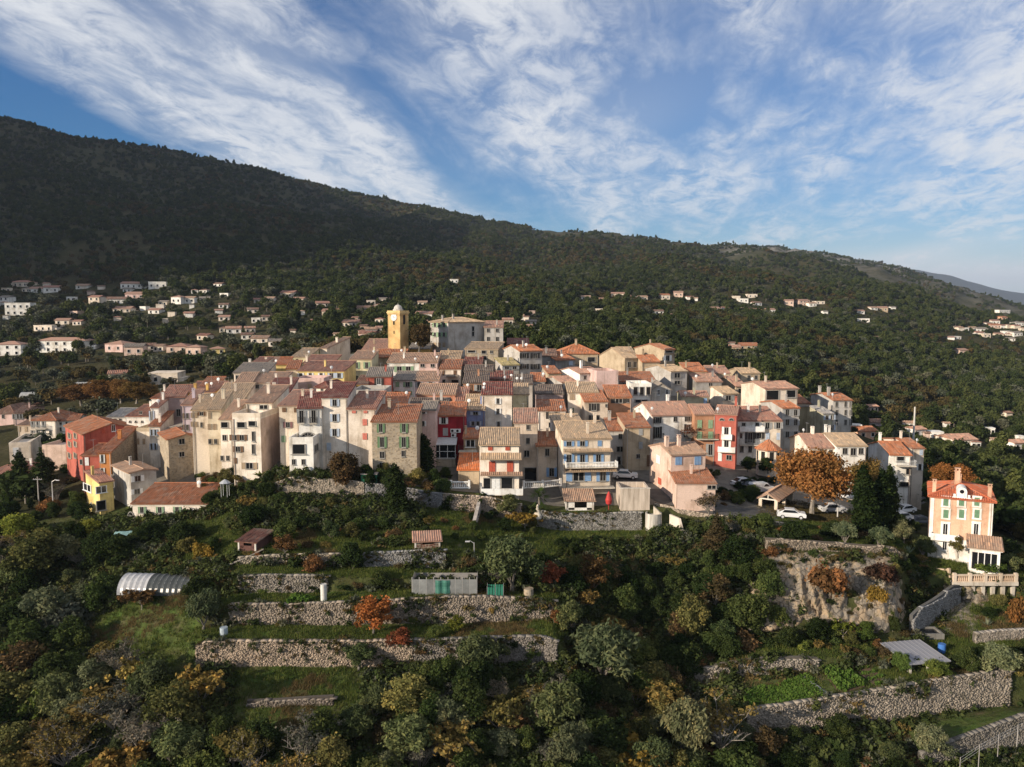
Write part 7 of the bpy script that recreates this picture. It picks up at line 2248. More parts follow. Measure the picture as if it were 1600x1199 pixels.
    for i in range(26):
        a = i * 2.4; el = rr.uniform(.15, 1.25); d = Vector((math.cos(a) * math.cos(el), math.sin(a) * math.cos(el), math.sin(el))); sd = Vector((-math.sin(a), math.cos(a), 0)) * .09
        e = d * rr.uniform(.8, 1.15); mid = d * .5
        m.face([Vector((0, 0, .05)) - sd * .6, mid - sd, mid + sd, Vector((0, 0, .05)) + sd * .6], 0, .5); m.face([mid - sd, e, mid + sd], 0, .7)
    proto('agave', m.mesh('rosette', M['leaf']), None, 1.1, 2.0)
    # broad banana-like leaves
    m = MB()
    for i in range(11):
        a = i * 2.4; el = rr.uniform(.5, 1.3); d = Vector((math.cos(a) * math.cos(el), math.sin(a) * math.cos(el), math.sin(el))); sd = Vector((-math.sin(a), math.cos(a), 0)) * .28
        b0 = Vector((0, 0, 1.0)); p1 = b0 + d * .9; p2 = b0 + d * 1.7 + Vector((math.cos(a), math.sin(a), -.3)) * .5
        m.face([b0, p1 - sd, p1 + sd], 0, .5); m.face([p1 - sd, p2, p1 + sd], 0, .75)
    t = MB(); t.tube([(0, 0, -.3), (0, 0, 1.1)], [.14, .1], 7)
    proto('banana', m.mesh('leaves', M['leaf']), t.mesh('trunk', M['bark']), 2.9, 3.0)


def mesh_cloud(name, cl, n, size, seed, droop, aspect, shell=.45, mat_='leaf'):
    V, Q, var = leaf_cloud(cl, n, size, seed, droop, aspect, shell)
    return np_mesh(name, V, Q, M[mat_], var)


make_protos()

# leaf tints (base colours of the leaves themselves)
LT = dict(olive=(.130, .140, .080), olive2=(.090, .104, .048), dark=(.032, .046, .017), green=(.064, .084, .028), fresh=(.095, .128, .034), lime=(.17, .18, .035),
          ochre=(.17, .125, .045), yellow=(.26, .19, .06), gold=(.27, .165, .04), rust=(.15, .078, .036), orange=(.22, .10, .036), flame=(.27, .095, .035), red=(.16, .055, .03),
          brown=(.105, .070, .038), grey=(.12, .11, .09), plane=(.215, .108, .042), planey=(.22, .135, .048), plum=(.085, .045, .035), yolive=(.125, .118, .045), agave=(.16, .20, .15))
WORDS = dict(olive='grey-green', olive2='dull green', dark='dark green', green='green', fresh='bright green', lime='yellow-green', ochre='ochre-leaved', yellow='yellow-leaved', gold='golden', rust='rust-brown',
             orange='orange', flame='flame-red', red='dark red', brown='brown', grey='bare grey', plane='rust-orange', planey='orange-yellow', plum='purplish', yolive='olive-yellow', agave='pale green')
KINDW = dict(olive=('olive_tree', 'olive tree', 'tree'), oak=('round_tree', 'round-crowned tree', 'tree'), plane=('plane_tree', 'plane tree', 'tree'), fig=('fig_tree', 'fig tree', 'tree'), persimmon=('persimmon_tree', 'small fruit tree', 'tree'),
             bare=('bare_tree', 'half-bare tree', 'tree'), shrub=('shrub', 'shrub', 'shrub'), cypress=('cypress_tree', 'cypress', 'tree'), cedar=('conifer_tree', 'tiered conifer', 'tree'), palm=('palm_tree', 'fan palm', 'palm'),
             agave=('agave_plant', 'agave', 'plant'), banana=('banana_plant', 'broad-leaved banana plant', 'plant'))
PLANTS = []


def plant(kind, tint, loc, h, w=None, rz=None, label=None, var=None):
    pr = PROTO[kind]; crown, trunk, ph, pw = pr[R.randrange(len(pr)) if var is None else var % len(pr)]
    sz = h / ph; sx = (w / pw) if w else sz * R.uniform(.9, 1.12)
    c = LT[tint]; j = R.uniform(.85, 1.15); col = (c[0] * j * R.uniform(.92, 1.08), c[1] * j, c[2] * j)
    rz = R.uniform(0, 6.28) if rz is None else rz
    tl = .16 if kind not in ('cypress', 'palm', 'cedar') else .03
    rot = (R.uniform(-tl, tl), R.uniform(-tl, tl), rz)
    name, wd, cat = KINDW[kind]
    if kind == 'oak': name, wd = {'dark': ('evergreen_tree', 'rounded evergreen'), 'yolive': ('autumn_tree', 'turning tree'), 'brown': ('autumn_tree', 'turning tree'), 'lime': ('autumn_tree', 'turning tree')}.get(tint, (name, wd))
    if trunk is None:
        o = obj_from(name, crown, None, col, loc, (sx, sx * R.uniform(.9, 1.1), sz), rz)
    else:
        o = empty(name, loc, rz); o.scale = (sx, sx * R.uniform(.85, 1.15), sz); o.rotation_euler = rot
        obj_from('trunk', trunk, o, (R.uniform(.7, 1.1),) * 3)
        obj_from('crown' if kind not in ('palm', 'banana') else 'fronds', crown, o, col)
    tag(o, label, cat)
    PLANTS.append([o, f'{WORDS[tint]} {wd}', label, Vector(loc)])
    return o


def pp_(kind, tint, px, py, hp, wp=None, label=None, D=None, d0=55, sink=.1):
    """plant whose base shows at pixel (px, py), hp pixels tall, wp wide"""
    q = P(px, py, D) if D else hit(px, py, d0)
    s = q.y / FPX
    return plant(kind, tint, q - Vector((0, 0, sink)), hp * s, wp * s if wp else None, None, label)


# ---------------------------------------------------------------- plants one can single out in the photograph
for a_ in [
    ('persimmon', 'flame', 583, 991, 72, 72, 'flame-red persimmon tree against the middle terrace wall'),
    ('olive', 'olive', 945, 1072, 112, 118, 'largest silvery olive tree beside the dark gully'),
    ('olive', 'olive2', 800, 925, 106, 98, 'big olive below the tiled garden pavilion'),
    ('persimmon', 'rust', 930, 930, 74, 66, 'rust-coloured small tree between the big olive and the lawn'),
    ('persimmon', 'red', 862, 918, 46, 50, 'dark red little tree beside the stone well'),
    ('persimmon', 'lime', 712, 988, 32, 36, 'small bright yellow tree below the vine-topped wall'),
    ('oak', 'yolive', 640, 1128, 88, 104, 'olive-yellow broad tree below the ladder'),
    ('oak', 'dark', 552, 890, 48, 52, 'dense dark round tree beside the slate-grey wall'),
    ('olive', 'olive2', 745, 1062, 84, 88, 'dull olive in front of the shaded wall end'),
    ('olive', 'olive', 318, 985, 70, 60, 'olive at the left end of the mottled wall'),
    ('olive', 'olive2', 560, 1048, 50, 62, 'thin olive leaning on the lowest wall'),
    ('fig', 'yellow', 318, 1112, 84, 92, 'broad yellow fig at the left end of the lowest wall'),
    ('persimmon', 'rust', 865, 975, 30, 26, 'rusty shrub-like tree at the ruined wall end'),
    ('olive', 'olive2', 890, 992, 62, 60, 'dark olive between the rusty tree and the largest olive'),
    ('fig', 'gold', 820, 828, 32, 58, 'golden fig beside the pale pointed ornament'),
    ('palm', 'green', 843, 803, 44, None, 'spiky fan palm below the long white balustrade'),
    ('olive', 'olive2', 795, 805, 34, 52, 'grey-green olive below the red-shuttered house'),
    ('cypress', 'dark', 618, 806, 84, 42, 'tall dark conifer in front of the stone house'),
    ('cypress', 'dark', 660, 738, 62, 38, 'twisted dark cypress beside the glazed veranda'),
    ('oak', 'brown', 537, 766, 66, 62, 'olive-brown round tree before the pale coral-shuttered house'),
    ('banana', 'green', 408, 752, 22, 24, 'banana plant below the pink end wall'),
    ('cypress', 'dark', 33, 774, 70, 30, 'stout dark cypress at the left edge of the village'),
    ('cedar', 'dark', 66, 760, 64, 44, 'dark tiered conifer beside the flat modern building'),
    ('plane', 'plane', 1268, 804, 124, 132, 'biggest rust-orange plane tree by the stone shelter'),
    ('plane', 'planey', 1340, 780, 80, 86, 'orange-yellow plane tree behind the cypresses'),
    ('plane', 'planey', 1382, 770, 62, 62, 'golden plane tree in front of the house with the garage'),
    ('cypress', 'dark', 1350, 838, 116, 42, 'tallest dark cypress of the trio by the car park'),
    ('cypress', 'dark', 1370, 836, 108, 34, 'middle cypress of the trio by the car park'),
    ('cypress', 'dark', 1388, 832, 108, 32, 'slimmest cypress of the trio, nearest the apricot villa'),
    ('plane', 'orange', 1487, 765, 50, 66, 'orange tree with a pale trunk behind the apricot villa'),
    ('olive', 'olive', 1322, 852, 42, 42, 'first small olive at the foot of the cypress trio'),
    ('olive', 'olive', 1372, 858, 40, 40, 'second small olive in front of the middle cypress'),
    ('olive', 'olive', 1412, 850, 40, 46, 'third small olive right of the cypress trio'),
    ('olive', 'olive2', 1442, 872, 40, 36, 'small dark olive beside the apricot villa'),
    ('persimmon', 'ochre', 1497, 868, 34, 24, 'slim ochre tree before the apricot villa front'),
    ('oak', 'dark', 1240, 852, 42, 52, 'dark round bush on the cliff top'),
    ('cedar', 'brown', 1118, 868, 72, 56, 'brownish ragged conifer below the ramp road'),
    ('bare', 'brown', 1108, 808, 44, 46, 'leafless tree against the pink garage'),
    ('oak', 'green', 1172, 988, 72, 82, 'dark green tree at the edge of the gully'),
    ('oak', 'yolive', 1086, 995, 80, 66, 'olive-yellow tree in the middle of the gully'),
    ('shrub', 'rust', 1293, 926, 52, 64, 'rust-orange bush clinging to the cliff face'),
    ('shrub', 'plum', 1378, 908, 34, 52, 'dark purplish bush high on the cliff face'),
    ('shrub', 'gold', 1370, 940, 28, 30, 'golden bush low on the cliff face'),
    ('fig', 'lime', 1318, 1000, 38, 44, 'yellow-green bush at the foot of the cliff'),
    ('oak', 'fresh', 1350, 1002, 34, 36, 'bright green tree at the foot of the cliff'),
    ('oak', 'dark', 1275, 1002, 42, 44, 'dark bush at the foot of the cliff'),
    ('oak', 'fresh', 1410, 1050, 38, 36, 'bright citrus-like tree left of the glass-roofed shed'),
    ('oak', 'fresh', 1462, 1058, 30, 46, 'low green bush before the glass-roofed shed'),
    ('oak', 'green', 1512, 1050, 46, 42, 'green tree right of the glass-roofed shed'),
    ('olive', 'olive', 1558, 1062, 66, 76, 'wide grey-green olive above the big rubble wall'),
    ('shrub', 'orange', 1592, 972, 42, 36, 'orange-red bush below the balustraded terrace'),
    ('agave', 'agave', 1418, 866, 20, 28, 'pale agave on the wall above the cliff'),
    ('agave', 'agave', 1543, 978, 18, 22, 'pale agave among the eroded rocks'),
    ('shrub', 'fresh', 1545, 890, 14, 46, 'clipped green hedge on the balustraded terrace'),
    ('bare', 'ochre', 1128, 1196, 124, 112, 'large half-bare tree with yellow tips at the lower edge'),
    ('olive', 'olive', 1062, 1199, 138, 84, 'tall silvery olive left of the half-bare tree'),
    ('olive', 'olive', 885, 1215, 100, 70, 'silvery olive at the lower edge, centre'),
    ('fig', 'gold', 985, 1212, 64, 110, 'golden fig at the lower edge beside the silvery olive'),
    ('olive', 'olive', 1455, 1188, 72, 62, 'feathery olive below the big rubble wall'),
    ('bare', 'grey', 780, 1105, 52, 46, 'small bare tree below the shaded wall end'),
    ('bare', 'grey', 872, 1112, 62, 52, 'small bare tree left of the largest olive'),
    ('bare', 'grey', 858, 1196, 52, 50, 'twiggy bare tree at the lower edge'),
    ('olive', 'olive2', 232, 1112, 92, 92, 'dull olive left of the broad yellow fig'),
    ('oak', 'yolive', 55, 902, 84, 106, 'large ochre-green tree at the left edge'),
    ('oak', 'lime', 26, 840, 48, 58, 'yellow-green feathery bush below the left-edge house'),
    ('oak', 'dark', 150, 888, 74, 62, 'dark tree below the yellow house'),
    ('oak', 'lime', 140, 838, 30, 38, 'yellowish bush just below the yellow house'),
    ('oak', 'dark', 232, 850, 44, 48, 'dark bush below the long low cream house'),
    ('oak', 'dark', 285, 852, 44, 50, 'dark citrus tree below the open lean-to'),
    ('shrub', 'gold', 316, 872, 28, 34, 'golden bush above the tunnel greenhouse'),
    ('fig', 'rust', 222, 952, 40, 66, 'rust-orange vine-like bush in front of the tunnel greenhouse'),
    ('oak', 'dark', 308, 945, 52, 46, 'dark tree in front of the white water tank'),
    ('fig', 'ochre', 365, 1205, 80, 90, 'sparse ochre fig at the lower left edge'),
    ('oak', 'fresh', 58, 1130, 66, 60, 'fresh green round tree in the lower left thicket'),
    ('shrub', 'grey', 100, 985, 52, 80, 'grey leafless thicket on the left bank'),
    ('oak', 'dark', 400, 822, 40, 52, 'dark bush right of the open lean-to'),
    ('oak', 'green', 450, 845, 42, 46, 'green bush below the buff retaining wall'),
    ('persimmon', 'rust', 445, 868, 36, 46, 'rusty creeper tree beside the wooden shed'),
    ('shrub', 'rust', 490, 892, 26, 36, 'rust-brown bush on the pale low wall'),
    ('shrub', 'red', 625, 1003, 22, 44, 'dark red creeper bush on the lowest terrace'),
    ('oak', 'dark', 598, 922, 34, 46, 'dark citrus tree left of the plastic panels'),
    ('oak', 'dark', 1200, 738, 26, 30, 'dark green bush below the eight-sided kiosk'),
    ('oak', 'dark', 1168, 735, 24, 28, 'dark green bush at the foot of the long-balcony house'),
    ('bare', 'red', 1078, 692, 30, 32, 'dark reddish climber on the big white house'),
    ('oak', 'brown', 655, 548, 46, 42, 'brown tree between the clock tower and the mansion'),
    ('oak', 'fresh', 735, 750, 26, 34, 'bright green bush below the bright orange shed roof'),
    ('oak', 'green', 690, 770, 28, 36, 'green bush above the dark grey retaining wall'),
    ('oak', 'dark', 570, 742, 20, 24, 'dark bush at the base of the stone house'),
]:
    k_, t_, x_, y_, h_, w_, l_ = a_
    Dk = dict([(655, 205), (1487, 140), (1078, 145), (1168, 139), (1200, 138), (1497, 110.5), (1545, 109.6), (33, 142), (66, 150)]).get(x_)
    if x_ == 1293: Dk = 100.2
    if x_ == 1378: Dk = 102.2
    if x_ == 1370 and y_ == 940: Dk = 99.5
    pp_(k_, t_, x_, y_, h_, w_, l_, Dk, 100 if 560 < y_ < 870 and k_ not in ('olive',) else 55)
# the row of plane trees beyond the big red house
for i_, (x_, D_) in enumerate(((128, 238), (158, 234), (190, 232), (214, 226))):
    q_ = P(x_, 645, D_); q_.z = ground(q_.x, q_.y)
    pp = plant('plane', ('rust', 'plane', 'plane', 'planey')[i_], q_, (660 - (632, 626, 630, 634)[i_]) * D_ / FPX + 2.5, 62 * D_ / FPX, None,
               ('dark rust plane tree, farthest from the big red house', 'tall rust plane tree behind the long white house', 'rust plane tree behind the slanted glass roof', 'yellowish plane tree at the near end of the row')[i_])


# ---------------------------------------------------------------- thicket: everything between them
def clear_of(q, r):
    for o, _, lb, p in PLANTS:
        if (p.x - q.x) ** 2 + (p.y - q.y) ** 2 < r * r: return False
    return True


def thicket(poly, n, choices, hr, gap, d0=55, seed=5):
    """scatter plants whose bases lie inside a photo-pixel polygon"""
    rr = random.Random(seed); xs = [p[0] for p in poly]; ys = [p[1] for p in poly]; done = 0; tries = 0
    while done < n and tries < n * 12:
        tries += 1
        x, y = rr.uniform(min(xs), max(xs)), rr.uniform(min(ys), max(ys))
        ins = False; j = len(poly) - 1
        for i in range(len(poly)):
            if (poly[i][1] > y) != (poly[j][1] > y) and x < (poly[j][0] - poly[i][0]) * (y - poly[i][1]) / (poly[j][1] - poly[i][1]) + poly[i][0]: ins = not ins
            j = i
        if not ins: continue
        q = hit(x, y, d0)
        if q is None or not clear_of(q, gap): continue
        k, t = rr.choice(choices); h = rr.uniform(*hr) * (.45 if k == 'shrub' else 1.0 if k != 'fig' else .9)
        plant(k, t, q - Vector((0, 0, .12 + .06 * h)), h, h * rr.uniform(.85, 1.35) * PROTO[k][0][3] / PROTO[k][0][2], None, None); done += 1


WILD = [('oak', 'dark')] * 7 + [('oak', 'green')] * 5 + [('olive', 'olive2')] * 4 + [('olive', 'olive')] * 2 + [('shrub', 'green')] * 3 + [('shrub', 'brown')] * 2 + [('fig', 'ochre')] * 2 + [('fig', 'yellow'), ('oak', 'yolive'), ('oak', 'yolive'), ('bare', 'grey'), ('shrub', 'ochre'), ('persimmon', 'brown'), ('bare', 'grey'), ('bare', 'ochre'), ('bare', 'grey')]
DARKW = [('oak', 'dark')] * 8 + [('oak', 'green')] * 4 + [('shrub', 'dark')] * 3 + [('shrub', 'brown')] * 2 + [('fig', 'ochre'), ('olive', 'olive2'), ('persimmon', 'brown'), ('oak', 'yolive')]
GARD = [('oak', 'dark')] * 4 + [('oak', 'green')] * 4 + [('shrub', 'green')] * 4 + [('shrub', 'brown')] * 3 + [('shrub', 'rust')] + [('fig', 'ochre'), ('oak', 'yolive'), ('oak', 'yolive'), ('olive', 'olive2'), ('bare', 'grey')]
LOWS = [('shrub', 'green')] * 6 + [('shrub', 'brown')] * 3 + [('shrub', 'rust')] + [('shrub', 'ochre')] * 2 + [('shrub', 'dark')] * 3 + [('shrub', 'fresh')]
thicket([(-60, 1000), (120, 985), (200, 1040), (285, 1130), (300, 1180), (540, 1180), (560, 1300), (-120, 1300)], 95, WILD, (3.2, 7.2), 2.0, seed=1)
thicket([(-60, 850), (60, 840), (185, 860), (190, 930), (100, 1000), (-80, 1000)], 30, WILD + DARKW, (2.6, 5.2), 2.2, seed=2)
thicket([(560, 1120), (720, 1080), (900, 1095), (1060, 1110), (1200, 1170), (1200, 1300), (540, 1300)], 100, WILD, (2.8, 6.0), 1.9, seed=3)
thicket([(900, 895), (960, 895), (1080, 890), (1120, 862), (1180, 885), (1230, 980), (1090, 1050), (1060, 1120), (985, 1090), (890, 1000)], 62, DARKW, (2.8, 5.6), 2.0, seed=4)
thicket([(870, 851), (1052, 851), (1075, 866), (870, 872)], 34, [('oak', 'dark')] * 4 + [('shrub', 'dark'), ('shrub', 'green')], (1.3, 1.9), 1.0, seed=5)
thicket([(150, 826), (190, 836), (330, 834), (425, 785), (640, 800), (640, 835), (560, 850), (360, 835), (330, 870), (160, 860)], 42, GARD, (1.3, 2.9), 1.7, 95, seed=6)
thicket([(310, 745), (425, 745), (430, 790), (330, 805)], 22, GARD, (1.8, 3.8), 1.6, 95, seed=7)
thicket([(640, 790), (840, 800), (840, 850), (700, 850), (640, 830)], 17, GARD, (1.2, 2.5), 1.6, 95, seed=8)
thicket([(575, 742), (700, 745), (735, 760), (690, 768), (575, 764)], 20, GARD, (1.6, 3.4), 1.4, 118, seed=9)
thicket([(360, 852), (690, 842), (690, 868), (360, 868)], 14, LOWS, (1.2, 2.2), 1.3, 90, seed=10)
thicket([(360, 905), (640, 905), (640, 930), (360, 930)], 10, LOWS, (1.0, 2.0), 1.2, 80, seed=11)
thicket([(345, 955), (880, 945), (880, 975), (345, 980)], 16, LOWS, (.9, 1.9), 1.2, 80, seed=12)
thicket([(690, 880), (860, 880), (870, 925), (750, 925)], 22, LOWS + GARD, (1.2, 2.4), 1.3, 80, seed=13)
thicket([(1100, 820), (1230, 830), (1200, 880), (1100, 870)], 24, GARD, (1.6, 3.2), 1.5, 95, seed=14)
thicket([(1230, 822), (1430, 822), (1430, 862), (1230, 848)], 26, DARKW, (1.4, 3.0), 1.4, 95, seed=15)
thicket([(1200, 985), (1420, 985), (1400, 1030), (1290, 1020), (1180, 1010)], 24, GARD + LOWS, (1.2, 3.0), 1.4, 80, seed=16)
thicket([(1200, 1150), (1430, 1140), (1480, 1190), (1450, 1280), (1200, 1280)], 30, DARKW, (1.6, 3.6), 1.7, seed=17)
thicket([(1440, 1165), (1700, 1120), (1700, 1300), (1440, 1300)], 18, DARKW + [('oak', 'fresh')] * 3, (1.2, 2.4), 1.7, seed=18)
thicket([(1480, 925), (1640, 930), (1640, 985), (1560, 980)], 18, LOWS + GARD, (1.0, 2.4), 1.4, 90, seed=19)
thicket([(1560, 880), (1700, 860), (1700, 930), (1590, 935)], 14, DARKW, (2.5, 4.5), 2.0, 90, seed=20)
thicket([(1390, 880), (1445, 870), (1445, 900), (1400, 910)], 8, DARKW, (1.6, 3.0), 1.4, 90, seed=21)
thicket([(1190, 855), (1300, 868), (1300, 905), (1230, 930), (1195, 900)], 12, LOWS + [('shrub', 'brown')] * 3, (1.0, 2.2), 1.2, 90, seed=31)
thicket([(1300, 868), (1425, 870), (1425, 975), (1320, 985)], 14, LOWS + [('shrub', 'brown')] * 3, (.9, 2.0), 1.2, 90, seed=32)
thicket([(1085, 772), (1180, 760), (1186, 786), (1100, 794)], 20, DARKW, (1.2, 2.4), 1.2, 115, seed=33)
thicket([(1150, 752), (1222, 752), (1222, 764), (1150, 766)], 12, [('oak', 'dark'), ('shrub', 'dark'), ('shrub', 'brown')], (1.2, 1.9), 1.0, 120, seed=34)
thicket([(640, 935), (750, 932), (750, 940), (640, 942)], 8, LOWS, (.8, 1.4), .8, 85, seed=35)
thicket([(1500, 1040), (1660, 1010), (1660, 1050), (1500, 1070)], 12, WILD, (1.8, 3.6), 1.6, 80, seed=22)
thicket([(1120, 690), (1190, 715), (1230, 745), (1100, 790), (1080, 770)], 14, DARKW, (1.4, 2.6), 1.6, 120, seed=23)
thicket([(185, 880), (345, 870), (345, 890), (190, 900)], 10, LOWS, (1.0, 2.0), 1.5, 80, seed=24)
thicket([(660, 1000), (880, 985), (880, 1035), (640, 1060), (540, 1060)], 16, GARD, (1.2, 2.6), 1.7, 60, seed=25)
thicket([(0, 735), (120, 735), (150, 820), (0, 830)], 26, GARD + DARKW, (2.2, 4.6), 2.0, 110, seed=26)
thicket([(1300, 700), (1600, 730), (1700, 880), (1580, 890), (1560, 760), (1450, 745), (1300, 735)], 70, DARKW + [('oak', 'yolive')] * 3 + [('plane', 'ochre')], (2.6, 5.4), 2.6, 135, seed=27)
# ================================================================== houses scattered over the slopes
FAR_H = []


def FH(px, py, w, h, col, roof, rt='G', name='villa'):
    q = hit(px, py + 1.5, 200)
    if q is None: return
    D = q.y; s = D / FPX
    root = empty('hillside_house', q - Vector((0, 0, .3)), R.uniform(-.25, .35))
    W_, H_ = w * s, max(2.6, h * s * 1.0); dep = min(W_, 9.5); hw = W_ / 2
    wc = C.get(col, col)
    m = MB(); m.prism([(-hw, 0), (hw, 0), (hw, dep), (-hw, dep)], -1.5, H_)
    # a lower wing beside the main block
    if w > 22: m.prism([(hw, 1.0), (hw * 1.35, 1.0), (hw * 1.35, dep - .5), (hw, dep - .5)], -1.5, H_ * .6)
    m.build('wall', M['plaster'], root, wc)
    r = MB(); o = .4; zr = H_ + dep * .5 * .3
    if rt == 'T': r.box((0, dep / 2, H_ + .15), (W_ + .2, dep + .2, .34)); r.build('parapet', M['plaster'], root, wc)
    else:
        if rt == 'H':
            rr = dep / 2 + o; X = hw + o; R0, R1 = (-X + rr, dep / 2, zr), (X - rr, dep / 2, zr)
            if W_ < dep: R0 = R1 = (0, dep / 2, zr)
            c4 = [(-X, -o, H_ - .05), (X, -o, H_ - .05), (X, dep + o, H_ - .05), (-X, dep + o, H_ - .05)]
            for pl in ([c4[0], c4[1], R1, R0], [c4[1], c4[2], R1], [c4[2], c4[3], R0, R1], [c4[3], c4[0], R0]): r.face(pl, 0, R.uniform(.35, .6))
            r.face([(x, y, z - .02) for x, y, z in c4][::-1], 0, .3)
        else:
            for sg in (1, -1):
                y0 = -o if sg > 0 else dep + o
                pts = [(-hw - o, y0, H_ - .1), (hw + o, y0, H_ - .1), (hw + o, dep / 2, zr), (-hw - o, dep / 2, zr)]
                if sg < 0: pts = [pts[1], pts[0], pts[3], pts[2]]
                slab(r, pts, .15)
                if D < 420: tile_plane(r, pts[0], pts[1], Vector(pts[3]) - Vector(pts[0]), lambda s_, T=(Vector(pts[3]) - Vector(pts[0])).length: T, .6)
            for x in (-hw, hw): r.face([(x, 0, H_ - .01), (x, dep, H_ - .01), (x, dep / 2, zr - .1)], 0, .5)
        r.build('roof', M['tile'], root, RC.get(roof, roof))
    if w >= 12:
        nst = 2 if H_ > 5 else 1; nw = max(2, min(6, int(W_ / 3.2)))
        for j in range(nst):
            for i in range(nw):
                x = -hw + W_ * (i + .5) / nw; z = H_ * (j + .52) / nst
                f = obj_from('window', U['single'], root, (.6, .58, .54), (x, -.06, z), (1.25, 1, min(1.5, H_ / nst * .52)))
                obj_from('pane', U['pane'], f, None, (0, -.015, 0))
    FAR_H.append([root, f"{dict(white='white', cream='cream', pink='pink', beige='beige', yellow='yellow', tan='tan', ivory='ivory', pale='pale', apricot='orange', rose='pinkish', grey='grey', mauve='dull')[col]} house with a {dict(T='flat', H='hipped', G='pitched')[rt]} roof", q])


